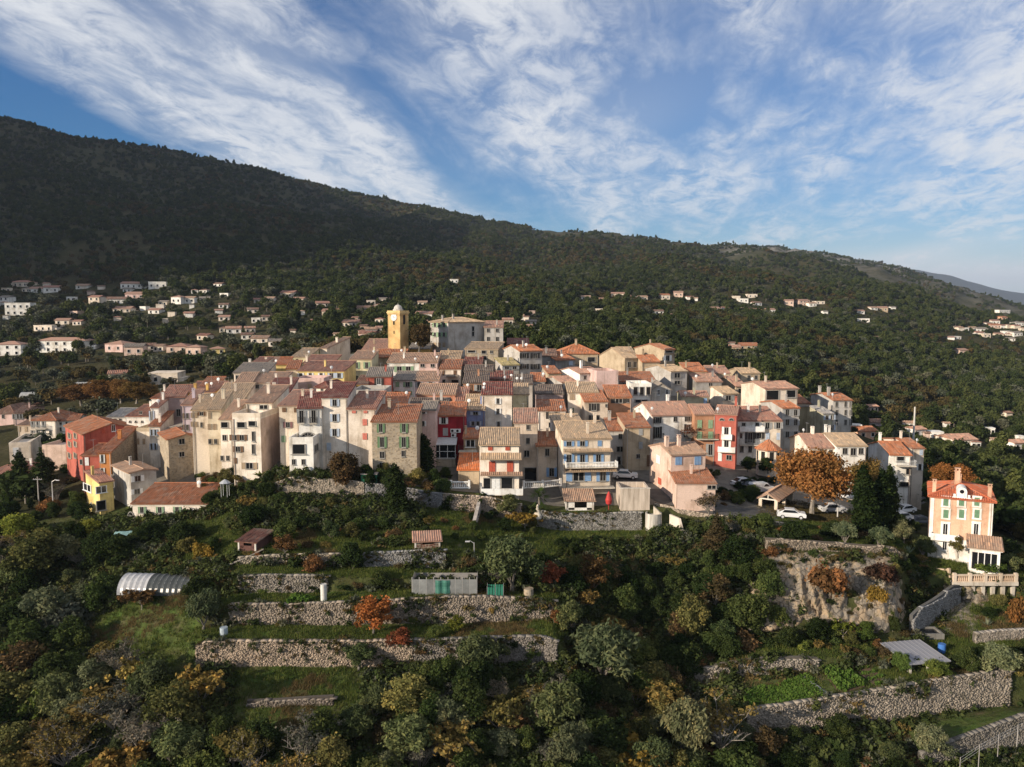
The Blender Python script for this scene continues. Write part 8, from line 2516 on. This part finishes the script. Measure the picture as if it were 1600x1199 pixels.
for a_ in [  # the shaded slope on the left
    (28, 447, 34, 8, 'cream', 'rosy', 'H'), (55, 456, 26, 7, 'white', 'rosy'), (80, 456, 22, 9, 'white', 'rosy'), (128, 450, 18, 6, 'white', 'rosy'), (6, 475, 16, 13, 'white', 'rosy'), (28, 492, 36, 20, 'white', 'rosy', 'T'),
    (147, 476, 18, 14, 'cream', 'rosy'), (180, 474, 36, 9, 'white', 'rosy'), (210, 466, 28, 9, 'rose', 'rosy'), (205, 450, 32, 9, 'white', 'rosy'), (246, 450, 26, 11, 'white', 'rosy', 'T'), (275, 474, 17, 12, 'white', 'rosy', 'H'), (296, 473, 15, 10, 'white', 'rosy'),
    (190, 487, 26, 5, 'cream', 'pinkish'), (340, 447, 14, 5, 'white', 'rosy'), (350, 463, 14, 5, 'white', 'rosy', 'T'), (67, 516, 32, 9, 'pale', 'rosy', 'T'), (97, 506, 20, 8, 'cream', 'rosy'), (120, 507, 14, 6, 'pale', 'rosy'), (240, 489, 18, 5, 'white', 'rosy'),
    (12, 554, 40, 18, 'white', 'pinkish', 'H'), (95, 549, 78, 19, 'white', 'pinkish', 'H'), (178, 549, 32, 14, 'rose', 'pinkish', 'H'), (209, 554, 28, 15, 'pink', 'rosy'), (232, 546, 20, 9, 'ivory', 'rosy'), (247, 548, 16, 10, 'cream', 'rosy'), (277, 549, 34, 10, 'pink', 'rosy', 'H'),
    (302, 556, 24, 16, 'pink', 'pinkish', 'H'), (340, 552, 22, 8, 'yellow', 'pinkish', 'H'), (255, 599, 44, 18, 'cream', 'pinkish', 'T'), (184, 592, 26, 5, 'pale', 'rosy'), (365, 520, 22, 9, 'white', 'rosy'), (391, 520, 15, 10, 'pale', 'rosy'), (386, 529, 18, 6, 'white', 'rosy'), (405, 535, 26, 8, 'pale', 'rosy'),
    (448, 463, 22, 8, 'cream', 'rosy'), (420, 470, 15, 5, 'pale', 'rosy'), (465, 471, 18, 6, 'pale', 'rosy'), (505, 478, 20, 6, 'pale', 'rosy'), (515, 491, 24, 6, 'cream', 'rosy'), (572, 486, 28, 6, 'cream', 'rosy'), (547, 510, 24, 9, 'cream', 'pinkish'), (580, 521, 18, 8, 'white', 'rosy'),
    (596, 519, 16, 8, 'white', 'pinkish'), (572, 528, 24, 6, 'rose', 'rosy'), (430, 540, 22, 6, 'pale', 'rosy'), (597, 471, 14, 6, 'pale', 'rosy'), (416, 500, 14, 6, 'pale', 'rosy'), (316, 530, 18, 5, 'cream', 'rosy'), (350, 500, 16, 6, 'pale', 'rosy'), (395, 488, 16, 5, 'pale', 'rosy'),
    # behind the crest of the village
    (660, 476, 14, 6, 'cream', 'rosy'), (662, 497, 26, 9, 'white', 'rosy'), (708, 487, 24, 8, 'pink', 'orange'), (763, 498, 18, 9, 'pink', 'rosy'), (794, 508, 16, 11, 'cream', 'pinkish'), (710, 441, 12, 6, 'white', 'rosy', 'T'), (830, 508, 16, 6, 'pale', 'rosy'), (845, 524, 28, 8, 'white', 'rosy', 'T'),
    (822, 516, 18, 6, 'yellow', 'pinkish'), (735, 498, 22, 5, 'pale', 'pinkish'), (655, 486, 12, 5, 'pale', 'rosy'), (812, 498, 12, 5, 'white', 'rosy'),
    # the sunny slope on the right
    (915, 467, 14, 5, 'white', 'rosy'), (965, 464, 20, 7, 'cream', 'pinkish'), (980, 467, 16, 6, 'white', 'pinkish'), (1005, 468, 14, 6, 'cream', 'rosy'), (1040, 467, 14, 8, 'cream', 'orange'), (1060, 463, 14, 8, 'pink', 'pinkish'), (1085, 469, 10, 5, 'white', 'rosy'), (1030, 490, 14, 6, 'white', 'rosy'), (1044, 496, 12, 6, 'pink', 'pinkish'),
    (1117, 487, 18, 7, 'cream', 'pinkish'), (1135, 484, 12, 5, 'white', 'rosy'), (1160, 486, 20, 5, 'white', 'rosy'), (1182, 487, 16, 5, 'cream', 'rosy'), (1205, 488, 14, 6, 'white', 'rosy'), (1233, 476, 13, 8, 'pink', 'pinkish'), (1257, 476, 18, 8, 'pink', 'pinkish'), (1270, 478, 12, 6, 'white', 'rosy'), (1290, 489, 8, 4, 'white', 'rosy'),
    (1345, 489, 12, 5, 'white', 'rosy'), (1347, 501, 22, 4, 'white', 'rosy', 'T'), (1380, 485, 14, 6, 'tan', 'rosy'), (1366, 483, 12, 4, 'white', 'rosy'), (1396, 482, 8, 3, 'white', 'rosy'), (1506, 553, 16, 8, 'pink', 'pinkish'), (1372, 530, 10, 4, 'white', 'rosy'), (1548, 677, 12, 5, 'white', 'rosy', 'T'),
    # the town far down the valley, at the right edge
    (1570, 487, 22, 4, 'white', 'rosy', 'T'), (1570, 499, 12, 5, 'apricot', 'orange'), (1535, 518, 18, 6, 'white', 'rosy'), (1556, 512, 16, 6, 'pink', 'orange'), (1575, 521, 12, 5, 'white', 'rosy', 'T'), (1591, 524, 16, 6, 'white', 'rosy'), (1562, 525, 12, 5, 'cream', 'rosy'), (1545, 508, 10, 5, 'white', 'rosy'), (1590, 512, 10, 5, 'cream', 'rosy'), (1520, 514, 10, 4, 'white', 'rosy'), (1497, 513, 8, 4, 'white', 'rosy'), (1580, 532, 12, 5, 'white', 'rosy'),
    # below the village on the right
    (1438, 681, 22, 13, 'white', 'pinkish'), (1508, 697, 42, 13, 'ivory', 'rosy'), (1594, 702, 24, 13, 'white', 'rosy'), (1366, 642, 16, 9, 'pink', 'pinkish'), (1356, 683, 34, 10, 'apricot', 'orange'), (1372, 668, 26, 8, 'mauve', 'rosy'), (1420, 668, 14, 6, 'white', 'rosy'), (1465, 684, 18, 6, 'white', 'rosy', 'T'), (1480, 668, 8, 6, 'white', 'rosy'),
    (1170, 545, 30, 5, 'tan', 'orange'), (1146, 548, 22, 5, 'tan', 'pinkish'), (1143, 541, 10, 4, 'white', 'rosy'),
]:
    a_ = list(a_); rr_ = random.Random(int(a_[0] * 13 + a_[1]))
    if len(a_) > 5 and a_[5] == 'rosy': a_[5] = rr_.choice(('rosy', 'tan', 'tan', 'grey', 'brown', 'pinkish'))
    FH(*a_)
# smaller houses half hidden among the trees of the same slopes
rr_ = random.Random(91)
for (x0_, x1_, y0_, y1_, n_) in ((-20, 330, 444, 505, 26), (330, 600, 462, 530, 16), (640, 860, 470, 510, 7), (900, 1300, 462, 492, 14), (1480, 1620, 500, 535, 14), (1330, 1600, 640, 700, 9)):
    for _ in range(n_):
        FH(rr_.uniform(x0_, x1_), rr_.uniform(y0_, y1_), rr_.uniform(7, 15), rr_.uniform(3.5, 6.5), rr_.choice(('white', 'white', 'white', 'cream', 'cream', 'pale', 'pink')), rr_.choice(('tan', 'grey', 'rosy', 'brown', 'pinkish')), rr_.choice('GGHT'))


# ================================================================== woods on the slopes
def simple_crown(seed, n, size, rx, rz, cz, mat_, k=7):
    cl = blob_clumps(seed, k, rx, rx, rz, cz, (.38, .62))
    V, Q, var = leaf_cloud(cl, n, size, seed, 0, 1.3, .7)
    t = MB(); t.tube([(0, 0, -.6), (0, 0, cz)], [.22, .1], 5)
    V = np.concatenate([V, np.array(t.v)]); k4 = [f for f in t.f if len(f) == 4]
    Q2 = np.array(k4) + 4 * n
    me = np_mesh('crown', V, np.concatenate([Q, Q2]), [M[mat_], M['bark']], np.concatenate([var, np.full(len(Q2), .5)]))
    mi = np.zeros(len(Q) + len(Q2), np.int32); mi[len(Q):] = 1
    me.polygons.foreach_set('material_index', mi)
    return me


WOOD = [simple_crown(400, 1100, .62, 2.9, 2.3, 3.3, 'forest_leaf'), simple_crown(401, 1100, .62, 2.7, 2.9, 3.8, 'forest_leaf'), simple_crown(402, 1000, .58, 3.0, 2.0, 2.8, 'forest_leaf', 9),
        simple_crown(403, 900, .58, 2.6, 2.3, 3.2, 'olive_leaf'), simple_crown(404, 900, .58, 2.6, 2.2, 3.0, 'russet_leaf'), simple_crown(405, 1000, .55, 1.9, 3.6, 4.6, 'forest_leaf')]


def scatter(name, pts, scl, rz, kind, protos, label=None):
    """many copies of a few plants as ONE object through geometry nodes"""
    me = bpy.data.meshes.new(name); n = len(pts)
    me.vertices.add(n); me.vertices.foreach_set('co', np.asarray(pts, np.float32).ravel())
    for an, tp, arr in (('scl', 'FLOAT', scl), ('rz', 'FLOAT', rz)):
        a = me.attributes.new(an, tp, 'POINT'); a.data.foreach_set('value', np.asarray(arr, np.float32))
    a = me.attributes.new('kind_no', 'INT', 'POINT'); a.data.foreach_set('value', np.asarray(kind, np.int32))
    o = bpy.data.objects.new(name, me); link(o)
    ng = bpy.data.node_groups.new(name, 'GeometryNodeTree')
    ng.interface.new_socket('Geometry', in_out='INPUT', socket_type='NodeSocketGeometry'); ng.interface.new_socket('Geometry', in_out='OUTPUT', socket_type='NodeSocketGeometry')
    gi, go, jn = ng.nodes.new('NodeGroupInput'), ng.nodes.new('NodeGroupOutput'), ng.nodes.new('GeometryNodeJoinGeometry')

    def named(an, tp):
        x = ng.nodes.new('GeometryNodeInputNamedAttribute'); x.data_type = tp; x.inputs[0].default_value = an; return x.outputs[0]
    s_, r_, k_ = named('scl', 'FLOAT'), named('rz', 'FLOAT'), named('kind_no', 'INT')
    cx = ng.nodes.new('ShaderNodeCombineXYZ'); ng.links.new(r_, cx.inputs[2])
    er = ng.nodes.new('FunctionNodeEulerToRotation'); ng.links.new(cx.outputs[0], er.inputs[0])
    for i, pm in enumerate(protos):
        po = bpy.data.objects.new(name + '_kind', pm)
        oi = ng.nodes.new('GeometryNodeObjectInfo'); oi.inputs['Object'].default_value = po; oi.inputs['As Instance'].default_value = True
        cmp_ = ng.nodes.new('FunctionNodeCompare'); cmp_.data_type = 'INT'; cmp_.operation = 'EQUAL'
        ci = [q for q in cmp_.inputs if q.type == 'INT']; ng.links.new(k_, ci[0]); ci[1].default_value = i
        ip = ng.nodes.new('GeometryNodeInstanceOnPoints')
        ng.links.new(gi.outputs[0], ip.inputs['Points']); ng.links.new(cmp_.outputs[0], ip.inputs['Selection']); ng.links.new(oi.outputs['Geometry'], ip.inputs['Instance'])
        ng.links.new(er.outputs[0], ip.inputs['Rotation']); ng.links.new(s_, ip.inputs['Scale']); ng.links.new(ip.outputs[0], jn.inputs[0])
    ng.links.new(jn.outputs[0], go.inputs[0])
    md = o.modifiers.new('scatter', 'NODES'); md.node_group = ng
    tag(o, kind='stuff')
    if label: o['label'] = label
    return o


def ground_many(a, D):
    c = np.clip((a - A0) / AST, 0, len(ACOL) - 1.001); i = c.astype(int); f = c - i
    z = np.empty(len(a))
    order = np.argsort(i)
    for ii in np.unique(i):
        s = i == ii
        z[s] = np.interp(D[s], GD[ii], GZ[ii]) * (1 - f[s]) + np.interp(D[s], GD[ii + 1], GZ[ii + 1]) * f[s]
    return z


FHXY = np.array([(q.x, q.y) for _, _, q in FAR_H])


def wood():
    g = np.random.default_rng(77)
    T = []
    for d0, d1, per, smin, smax in ((136, 330, 15, .5, 1.15), (330, 620, 17, .5, 1.3), (620, 1100, 30, .5, 1.15), (1100, 2700, 55, .6, 1.25)):
        aw = 1860 / FPX
        area = aw * (d1 ** 2 - d0 ** 2) / 2; n = int(area / per)
        D = np.sqrt(g.uniform(d0 ** 2, d1 ** 2, n)); a = g.uniform(-130, 1730, n)
        X = D * (a - 800) / FPX / cp
        dens = fbm(X / 45, D / 60, 3) + .25
        keep = g.random(n) < np.clip(.80 + dens * .8, .22, 1)
        # terraced olive land low on the left: rows with open strips between
        left = (a < 430) & (D < 420); keep &= ~left | ((np.sin(D / 6.5 + a / 260) > -.3) & (g.random(n) < .6))
        # crest right of the village: rockier, thinner
        rocky = (D > 1350) & (a > 830); keep &= ~rocky | ((fbm(X / 70 + 3, D / 90, 3) < -.02) & (g.random(n) < .75))
        vill = (D < 252) & (a > 205) & (a < 1375); keep &= ~vill
        keep &= ~((D < 246) & (a < 205)) | (g.random(n) < .12)
        keep &= ~((D < 160) & (a > 1340) & (a < 1460))
        D, a, X = D[keep], a[keep], X[keep]
        z = ground_many(a, D)
        s = g.uniform(smin, smax, len(D))
        T.append(np.stack([X, D, z, s, a], 1))
    T = np.concatenate(T)
    # keep the far houses visible: nothing close in front of them
    for (hx, hy) in FHXY:
        dx = T[:, 0] - hx; dy = T[:, 1] - hy
        r = 5 + hy * .006
        nr = (np.abs(dx - hx / hy * dy) < r) & (dy < 7) & (dy > -hy * .055 - 7)
        T[nr, 3] = np.minimum(T[nr, 3], .30 + .25 * np.abs(T[nr, 0] * 7.3 % 1))
        T = T[~(nr & (dx ** 2 + dy ** 2 < 36))]
    big = fbm(T[:, 0] / 110, T[:, 1] / 130, 3) + .25 * fbm(T[:, 0] / 12, T[:, 1] / 12, 2)
    gg = g.random(len(T))
    kind = np.where(gg < .34, 0, np.where(gg < .58, 1, np.where(gg < .76, 2, np.where(gg < .88, 3, 5))))
    kind = np.where((big > .38) & (g.random(len(T)) < .6), 4, kind)
    kind = np.where((T[:, 4] < 480) & (T[:, 1] < 520) & (g.random(len(T)) < .35), 3, kind)
    T[:, 2] -= .25
    # the 300 that show largest are single trees
    px = 800 + FPX * T[:, 0] / T[:, 1]
    infr = (px > -10) & (px < 1610)
    size = np.where(infr, T[:, 3] / T[:, 1], 0)
    idx = np.argsort(-size)[:300]; rest = np.ones(len(T), bool); rest[idx] = False
    for i in idx:
        k = int(kind[i])
        o = obj_from('woodland_tree', WOOD[k], None, None, tuple(T[i, :3]), (T[i, 3] * R.uniform(.9, 1.1),) * 2 + (T[i, 3],), R.uniform(0, 6.28))
        tag(o, None, 'tree', 'trees of the woods around the village')
        PLANTS.append([o, ('rounded dark evergreen', 'tall rounded evergreen', 'low spreading evergreen', 'grey-leaved hillside tree', 'russet hillside tree', 'narrow dark evergreen')[k], None, Vector(T[i, :3])])
    scatter('hillside_forest', T[rest, :3], T[rest, 3], g.uniform(0, 6.28, rest.sum()), kind[rest], WOOD)
    print('forest', len(T))


wood()


# ---------------------------------------------------------------- ground cover near the camera
def tuft(seed, n, h, spread, mat_, w=.03):
    g = random.Random(seed); m = MB()
    for i in range(n):
        a = g.uniform(0, 6.28); r = spread * g.random() ** .5; p = Vector((math.cos(a) * r, math.sin(a) * r, 0)); b = g.uniform(0, 6.28); sd = Vector((math.cos(b), math.sin(b), 0)) * w
        t = p + Vector((g.uniform(-.5, .5) * h, g.uniform(-.5, .5) * h, h * g.uniform(.6, 1.1)))
        m.face([p - sd, p + sd, t], 0, min(1, max(0, g.gauss(.5, .22))))
    return m.mesh('tuft', M[mat_])


def weeds(seed, n, size, r, h, mat_):
    rr = random.Random(seed)
    cl = [(rr.uniform(-r, r), rr.uniform(-r, r), rr.uniform(.05, h), r * .5, r * .5, h * .5) for _ in range(5)]
    V, Q, var = leaf_cloud(cl, n, size, seed, 0, 1.6, .2)
    return np_mesh('weeds', V, Q, M[mat_], var)


GRASS = [tuft(1, 26, .28, .42, 'grass_blade'), tuft(2, 22, .38, .4, 'grass_blade'), tuft(3, 20, .45, .42, 'dry_blade')]
COVER = [weeds(11, 130, .17, .55, .5, 'forest_leaf'), weeds(12, 120, .17, .6, .42, 'russet_leaf'), weeds(13, 110, .15, .5, .6, 'olive_leaf'), tuft(14, 34, .6, .5, 'dry_blade', .035), weeds(15, 130, .2, .6, .75, 'forest_leaf')]


def cover():
    g = np.random.default_rng(5)
    n = 60000
    D = np.sqrt(g.uniform(66 ** 2, 124 ** 2, n)); a = g.uniform(-80, 1680, n)
    X = D * (a - 800) / FPX / cp; z = ground_many(a, D); z2 = ground_many(a, D + .5)
    slope = np.abs(z2 - z) / .5
    flat = (slope < .16) & (D > 83) & (D < 119) & (a > 270)
    lawn = flat & (g.random(n) < .9)
    nf = fbm(X / 6, D / 6, 3)
    k = np.where(nf > .55, 2, np.where(g.random(n) < .5, 0, 1))
    bed = (a > 1130) & (a < 1400) & (D > 85.5) & (D < 92)
    keep = lawn & (slope < .6) & (~bed | (g.random(n) < .25))
    left = (a > 120) & (a < 300) & (D > 84) & (D < 100); keep |= left
    under = (a > 345) & (a < 560) & (D > 78.5) & (D < 88.2); keep |= under
    flat = flat | left | under
    s = g.uniform(.7, 1.3, n)
    scatter('grass', np.stack([X, D, z - .02], 1)[keep], s[keep], g.uniform(0, 6.28, n)[keep], k[keep], GRASS)
    # rough growth everywhere else on the slopes
    keep = ~flat & (slope < 2.2) & (g.random(n) < np.clip(.62 + nf * .6, .1, 1))
    road = ((D > 118) & (a > 1000)) | ((D > 117.3) & (a > 835)) | ((D > 119) & (a > 560)); keep &= ~road
    rockz = (D > 96.5) & (D < 107) & (a > 1195) & (a < 1436); keep &= ~rockz | (g.random(n) < .10)
    kk = g.choice(5, n, p=[.36, .12, .16, .14, .22]); kk = np.where((nf > .6) & (g.random(n) < .6), 3, kk)
    sc = g.uniform(.7, 1.7, n)
    scatter('undergrowth', np.stack([X, D, z - .05], 1)[keep], sc[keep], g.uniform(0, 6.28, n)[keep], kk[keep], COVER)
    # weeds and creeper spilling over the terrace walls, sparse weeds on the terraces
    pts, kd = [], []
    for kx, a0, a1, dn in ((2, 289, 896, .35), (4, 345, 880, .8), (6, 360, 505, .9), (8, 362, 694, .7), (11, 425, 1006, .45), (2, 1185, 1610, .35), (4, 1085, 1296, .6), (9, 1205, 1428, .7)):
        m = int((a1 - a0) * dn * 1.7)
        for q in g.uniform(a0, a1, m):
            Dq = np.interp(q, ACOL, DL[:, kx]); top = np.interp(q, ACOL, ZL[:, kx + 1]); bot = np.interp(q, ACOL, ZL[:, kx]); f = g.random() ** 2.2
            if fbm(np.array(q / 28.0), np.array(kx * 3.7), 2) < -.1: continue
            pts.append((Dq * (q - 800) / FPX / cp, Dq - .12, CAMZ + top + .1 - f * (top - bot))); kd.append(int(g.choice(5, p=[.3, .34, .13, .13, .10])))
    # fallen leaves under the plane trees of the car park
    nl = 2600; la, lD = g.normal(1285, 55, nl), g.uniform(119, 131, nl); lk = (la > 1190) & (la < 1420); la, lD = la[lk], lD[lk]
    lz = ground_many(la, lD); LV = []
    leafm = tuft(41, 14, .05, .5, 'russet_leaf', .11)
    scatter('fallen_leaves', np.stack([lD * (la - 800) / FPX / cp, lD, lz + .16], 1), g.uniform(.5, 1.2, len(la)), g.uniform(0, 6, len(la)), np.zeros(len(la)), [leafm])
    scatter('creeper', np.array(pts), g.uniform(.25, .75, len(pts)), g.uniform(0, 6.28, len(pts)), np.array(kd), COVER)


cover()


# ---------------------------------------------------------------- vegetable beds behind the big rubble wall
def beds():
    plantm = [weeds(31, 80, .13, .22, .34, 'seedling_leaf'), weeds(32, 90, .2, .3, .6, 'seedling_leaf'), weeds(33, 60, .22, .26, .3, 'seedling_leaf')]
    def bed(label, quad, rows, kind, per=.38, scale=1.0):
        c4 = [hit(*p, 60) for p in quad]
        c = sum(c4, Vector()) / 4
        root = empty('vegetable_bed', c); tag(root, label, 'vegetable bed', 'vegetable beds of the terraces')
        m = MB(); n = 8
        for i in range(n):
            for j in range(n):
                def q(u, v):
                    p = c4[0].lerp(c4[1], u).lerp(c4[3].lerp(c4[2], u), v); return (p.x - c.x, p.y - c.y, ground(p.x, p.y) + .07 - c.z)
                m.face([q(i / n, j / n), q((i + 1) / n, j / n), q((i + 1) / n, (j + 1) / n), q(i / n, (j + 1) / n)])
        m.build('soil', M['soil'], root)
        pts = []
        for r in range(rows):
            v = (r + .5) / rows; A = c4[0].lerp(c4[3], v); B = c4[1].lerp(c4[2], v); L = (B - A).length
            for k in range(int(L / per)):
                p = A.lerp(B, (k + R.uniform(.2, .8)) / max(1, int(L / per))); pts.append((p.x - c.x, p.y - c.y, ground(p.x, p.y) - c.z + .05))
        o = scatter('seedlings', pts, [R.uniform(.7, 1.2) * scale for _ in pts], [R.uniform(0, 6) for _ in pts], [kind] * len(pts), plantm); o.parent = root
    bed('sunlit bright green rows of seedlings in the vegetable plot', [(1215, 1070), (1262, 1053), (1290, 1090), (1232, 1098)], 9, 0)
    bed('shaded green bed nearest the big rubble wall', [(1150, 1085), (1212, 1072), (1230, 1099), (1180, 1108)], 7, 0)
    bed('leafy dark bed of tall beans beyond the plank path', [(1283, 1046), (1318, 1036), (1352, 1074), (1312, 1086)], 6, 1, .55)
    bed('narrow green bed along the earth path', [(1330, 1036), (1352, 1032), (1396, 1068), (1372, 1076)], 4, 0, .4)
    bed('row of pale green cabbages on the upper terrace', [(452, 938), (486, 936), (490, 944), (452, 946)], 3, 2, .6, 1.6)
    b = MB(); A, B_ = hit(1257, 1058, 60), hit(1298, 1094, 60)
    for i in range(14):
        p = A.lerp(B_, (i + .5) / 14); b.box((p.x - A.x, p.y - A.y, ground(p.x, p.y) + .08 - A.z), (.62, .4, .05), R.uniform(-.1, .1) + math.atan2((B_ - A).y, (B_ - A).x))
    root = empty('board_path', A); tag(root, 'narrow grey slab path between the vegetable beds', 'garden path')
    b.build('slabs', M['concrete'], root, (.36, .36, .36))['kind'] = 'stuff'


beds()
# ---------------------------------------------------------------- the air itself
def haze():
    m = bpy.data.materials.new('air'); m.use_nodes = True; T = m.node_tree; T.nodes.clear()
    out = N(T, 'ShaderNodeOutputMaterial'); v = N(T, 'ShaderNodeVolumePrincipled')
    v.inputs['Color'].default_value = (.62, .74, .95, 1); v.inputs['Density'].default_value = HAZE; v.inputs['Anisotropy'].default_value = .2
    T.links.new(v.outputs[0], out.inputs['Volume'])
    b = MB(); b.box((0, 0, CAMZ + 200), (26000, 26000, 560))
    o = b.build('haze', m); tag(o, kind='stuff')


HAZE = 0.00006
haze()
# ================================================================== descriptions: what each plant and far house stands beside
LM = [('the clock tower', P(626, 545, 205)), ('the white mansion', P(730, 548, 215)), ('the apricot villa', P(1505, 880, 114)), ('the tunnel greenhouse', P(248, 920, 101)), ('the big red house', P(160, 730, 152)),
      ('the wooden shed', P(385, 855, 106)), ('the brick hut', P(668, 862, 103)), ('the plastic panels', P(695, 931, 97)), ('the persimmon tree', P(583, 990, 92)), ('the yellow fig', P(318, 1110, 82)), ('the largest olive', P(945, 1070, 86)),
      ('the cliff', P(1310, 960, 99)), ('the vegetable plot', P(1270, 1075, 90)), ('the glass-roofed shed', P(1450, 1050, 93)), ('the big rubble wall', P(1400, 1130, 86)), ('the tiled pavilion', P(905, 800, 119)), ('the lawn', P(960, 828, 116)),
      ('the concrete block', P(992, 800, 119)), ('the plane trees', P(1300, 790, 124)), ('the cypress trio', P(1370, 835, 118)), ('the balustraded terrace', P(1535, 900, 108)), ('the long low house', P(260, 812, 120)), ('the yellow house', P(150, 805, 127)),
      ('the stone house', P(615, 735, 123)), ('the white balustrade', P(720, 762, 120)), ('the lowest wall', P(420, 1040, 88)), ('the half-bare tree', P(1128, 1196, 78)), ('the pink house', P(1075, 770, 124)), ('the tall mast', P(1427, 690, 190)),
      ('the long white house', P(80, 690, 200)), ('the white tunnels', P(120, 620, 250)), ('the stone shelter', P(1210, 800, 122)), ('the tall grey house', P(1318, 660, 172)), ('the arched white house', P(1508, 697, 300)),
      ('the white balcony block', P(95, 549, 400)), ('the ridge', P(940, 360, 2000)), ('the valley town', P(1560, 515, 1300)), ('the cream tenement', P(385, 735, 125))]
LMP = [(n, pix(p), p) for n, p in LM]
ORD = ['', 'second', 'third', 'fourth', 'fifth', 'sixth', 'seventh', 'eighth', 'ninth', 'tenth', 'eleventh', 'twelfth']


def describe(items, kindgroup, tail):
    buckets = {}
    for it in items:
        o, phrase, p = it
        x, y = pix(p)
        best = min(LMP, key=lambda l: math.hypot((x - l[1][0]), (y - l[1][1]) * 1.5))
        dx, dy = x - best[1][0], y - best[1][1]
        rel = ('left of' if dx < 0 else 'right of') if abs(dx) > abs(dy) * 1.3 else ('above' if dy < 0 else 'below')
        buckets.setdefault((phrase, rel, best[0]), []).append((math.hypot(dx, dy), o))
    for (phrase, rel, lm), lst in buckets.items():
        lst.sort(key=lambda t: t[0])
        for i, (_, o) in enumerate(lst):
            if len(lst) == 1: o['label'] = f'{phrase} {rel} {lm}'
            elif i < 12: o['label'] = f'{phrase} {rel} {lm}, {(ORD[i] + " ") if i else ""}nearest'
            else: o['label'] = f'{phrase} {rel} {lm}, {i + 1}th nearest'
            if kindgroup and not o.get('group'): o['group'] = kindgroup


bpy.context.view_layer.update()
describe([(o, w, p) for o, w, lb, p in PLANTS if not lb], 'trees and shrubs of the terraces', '')
hl = []
for o, w, p in FAR_H:
    o['category'] = 'house'; o['group'] = 'houses scattered over the slopes'; hl.append((o, w, p))
describe(hl, None, '')
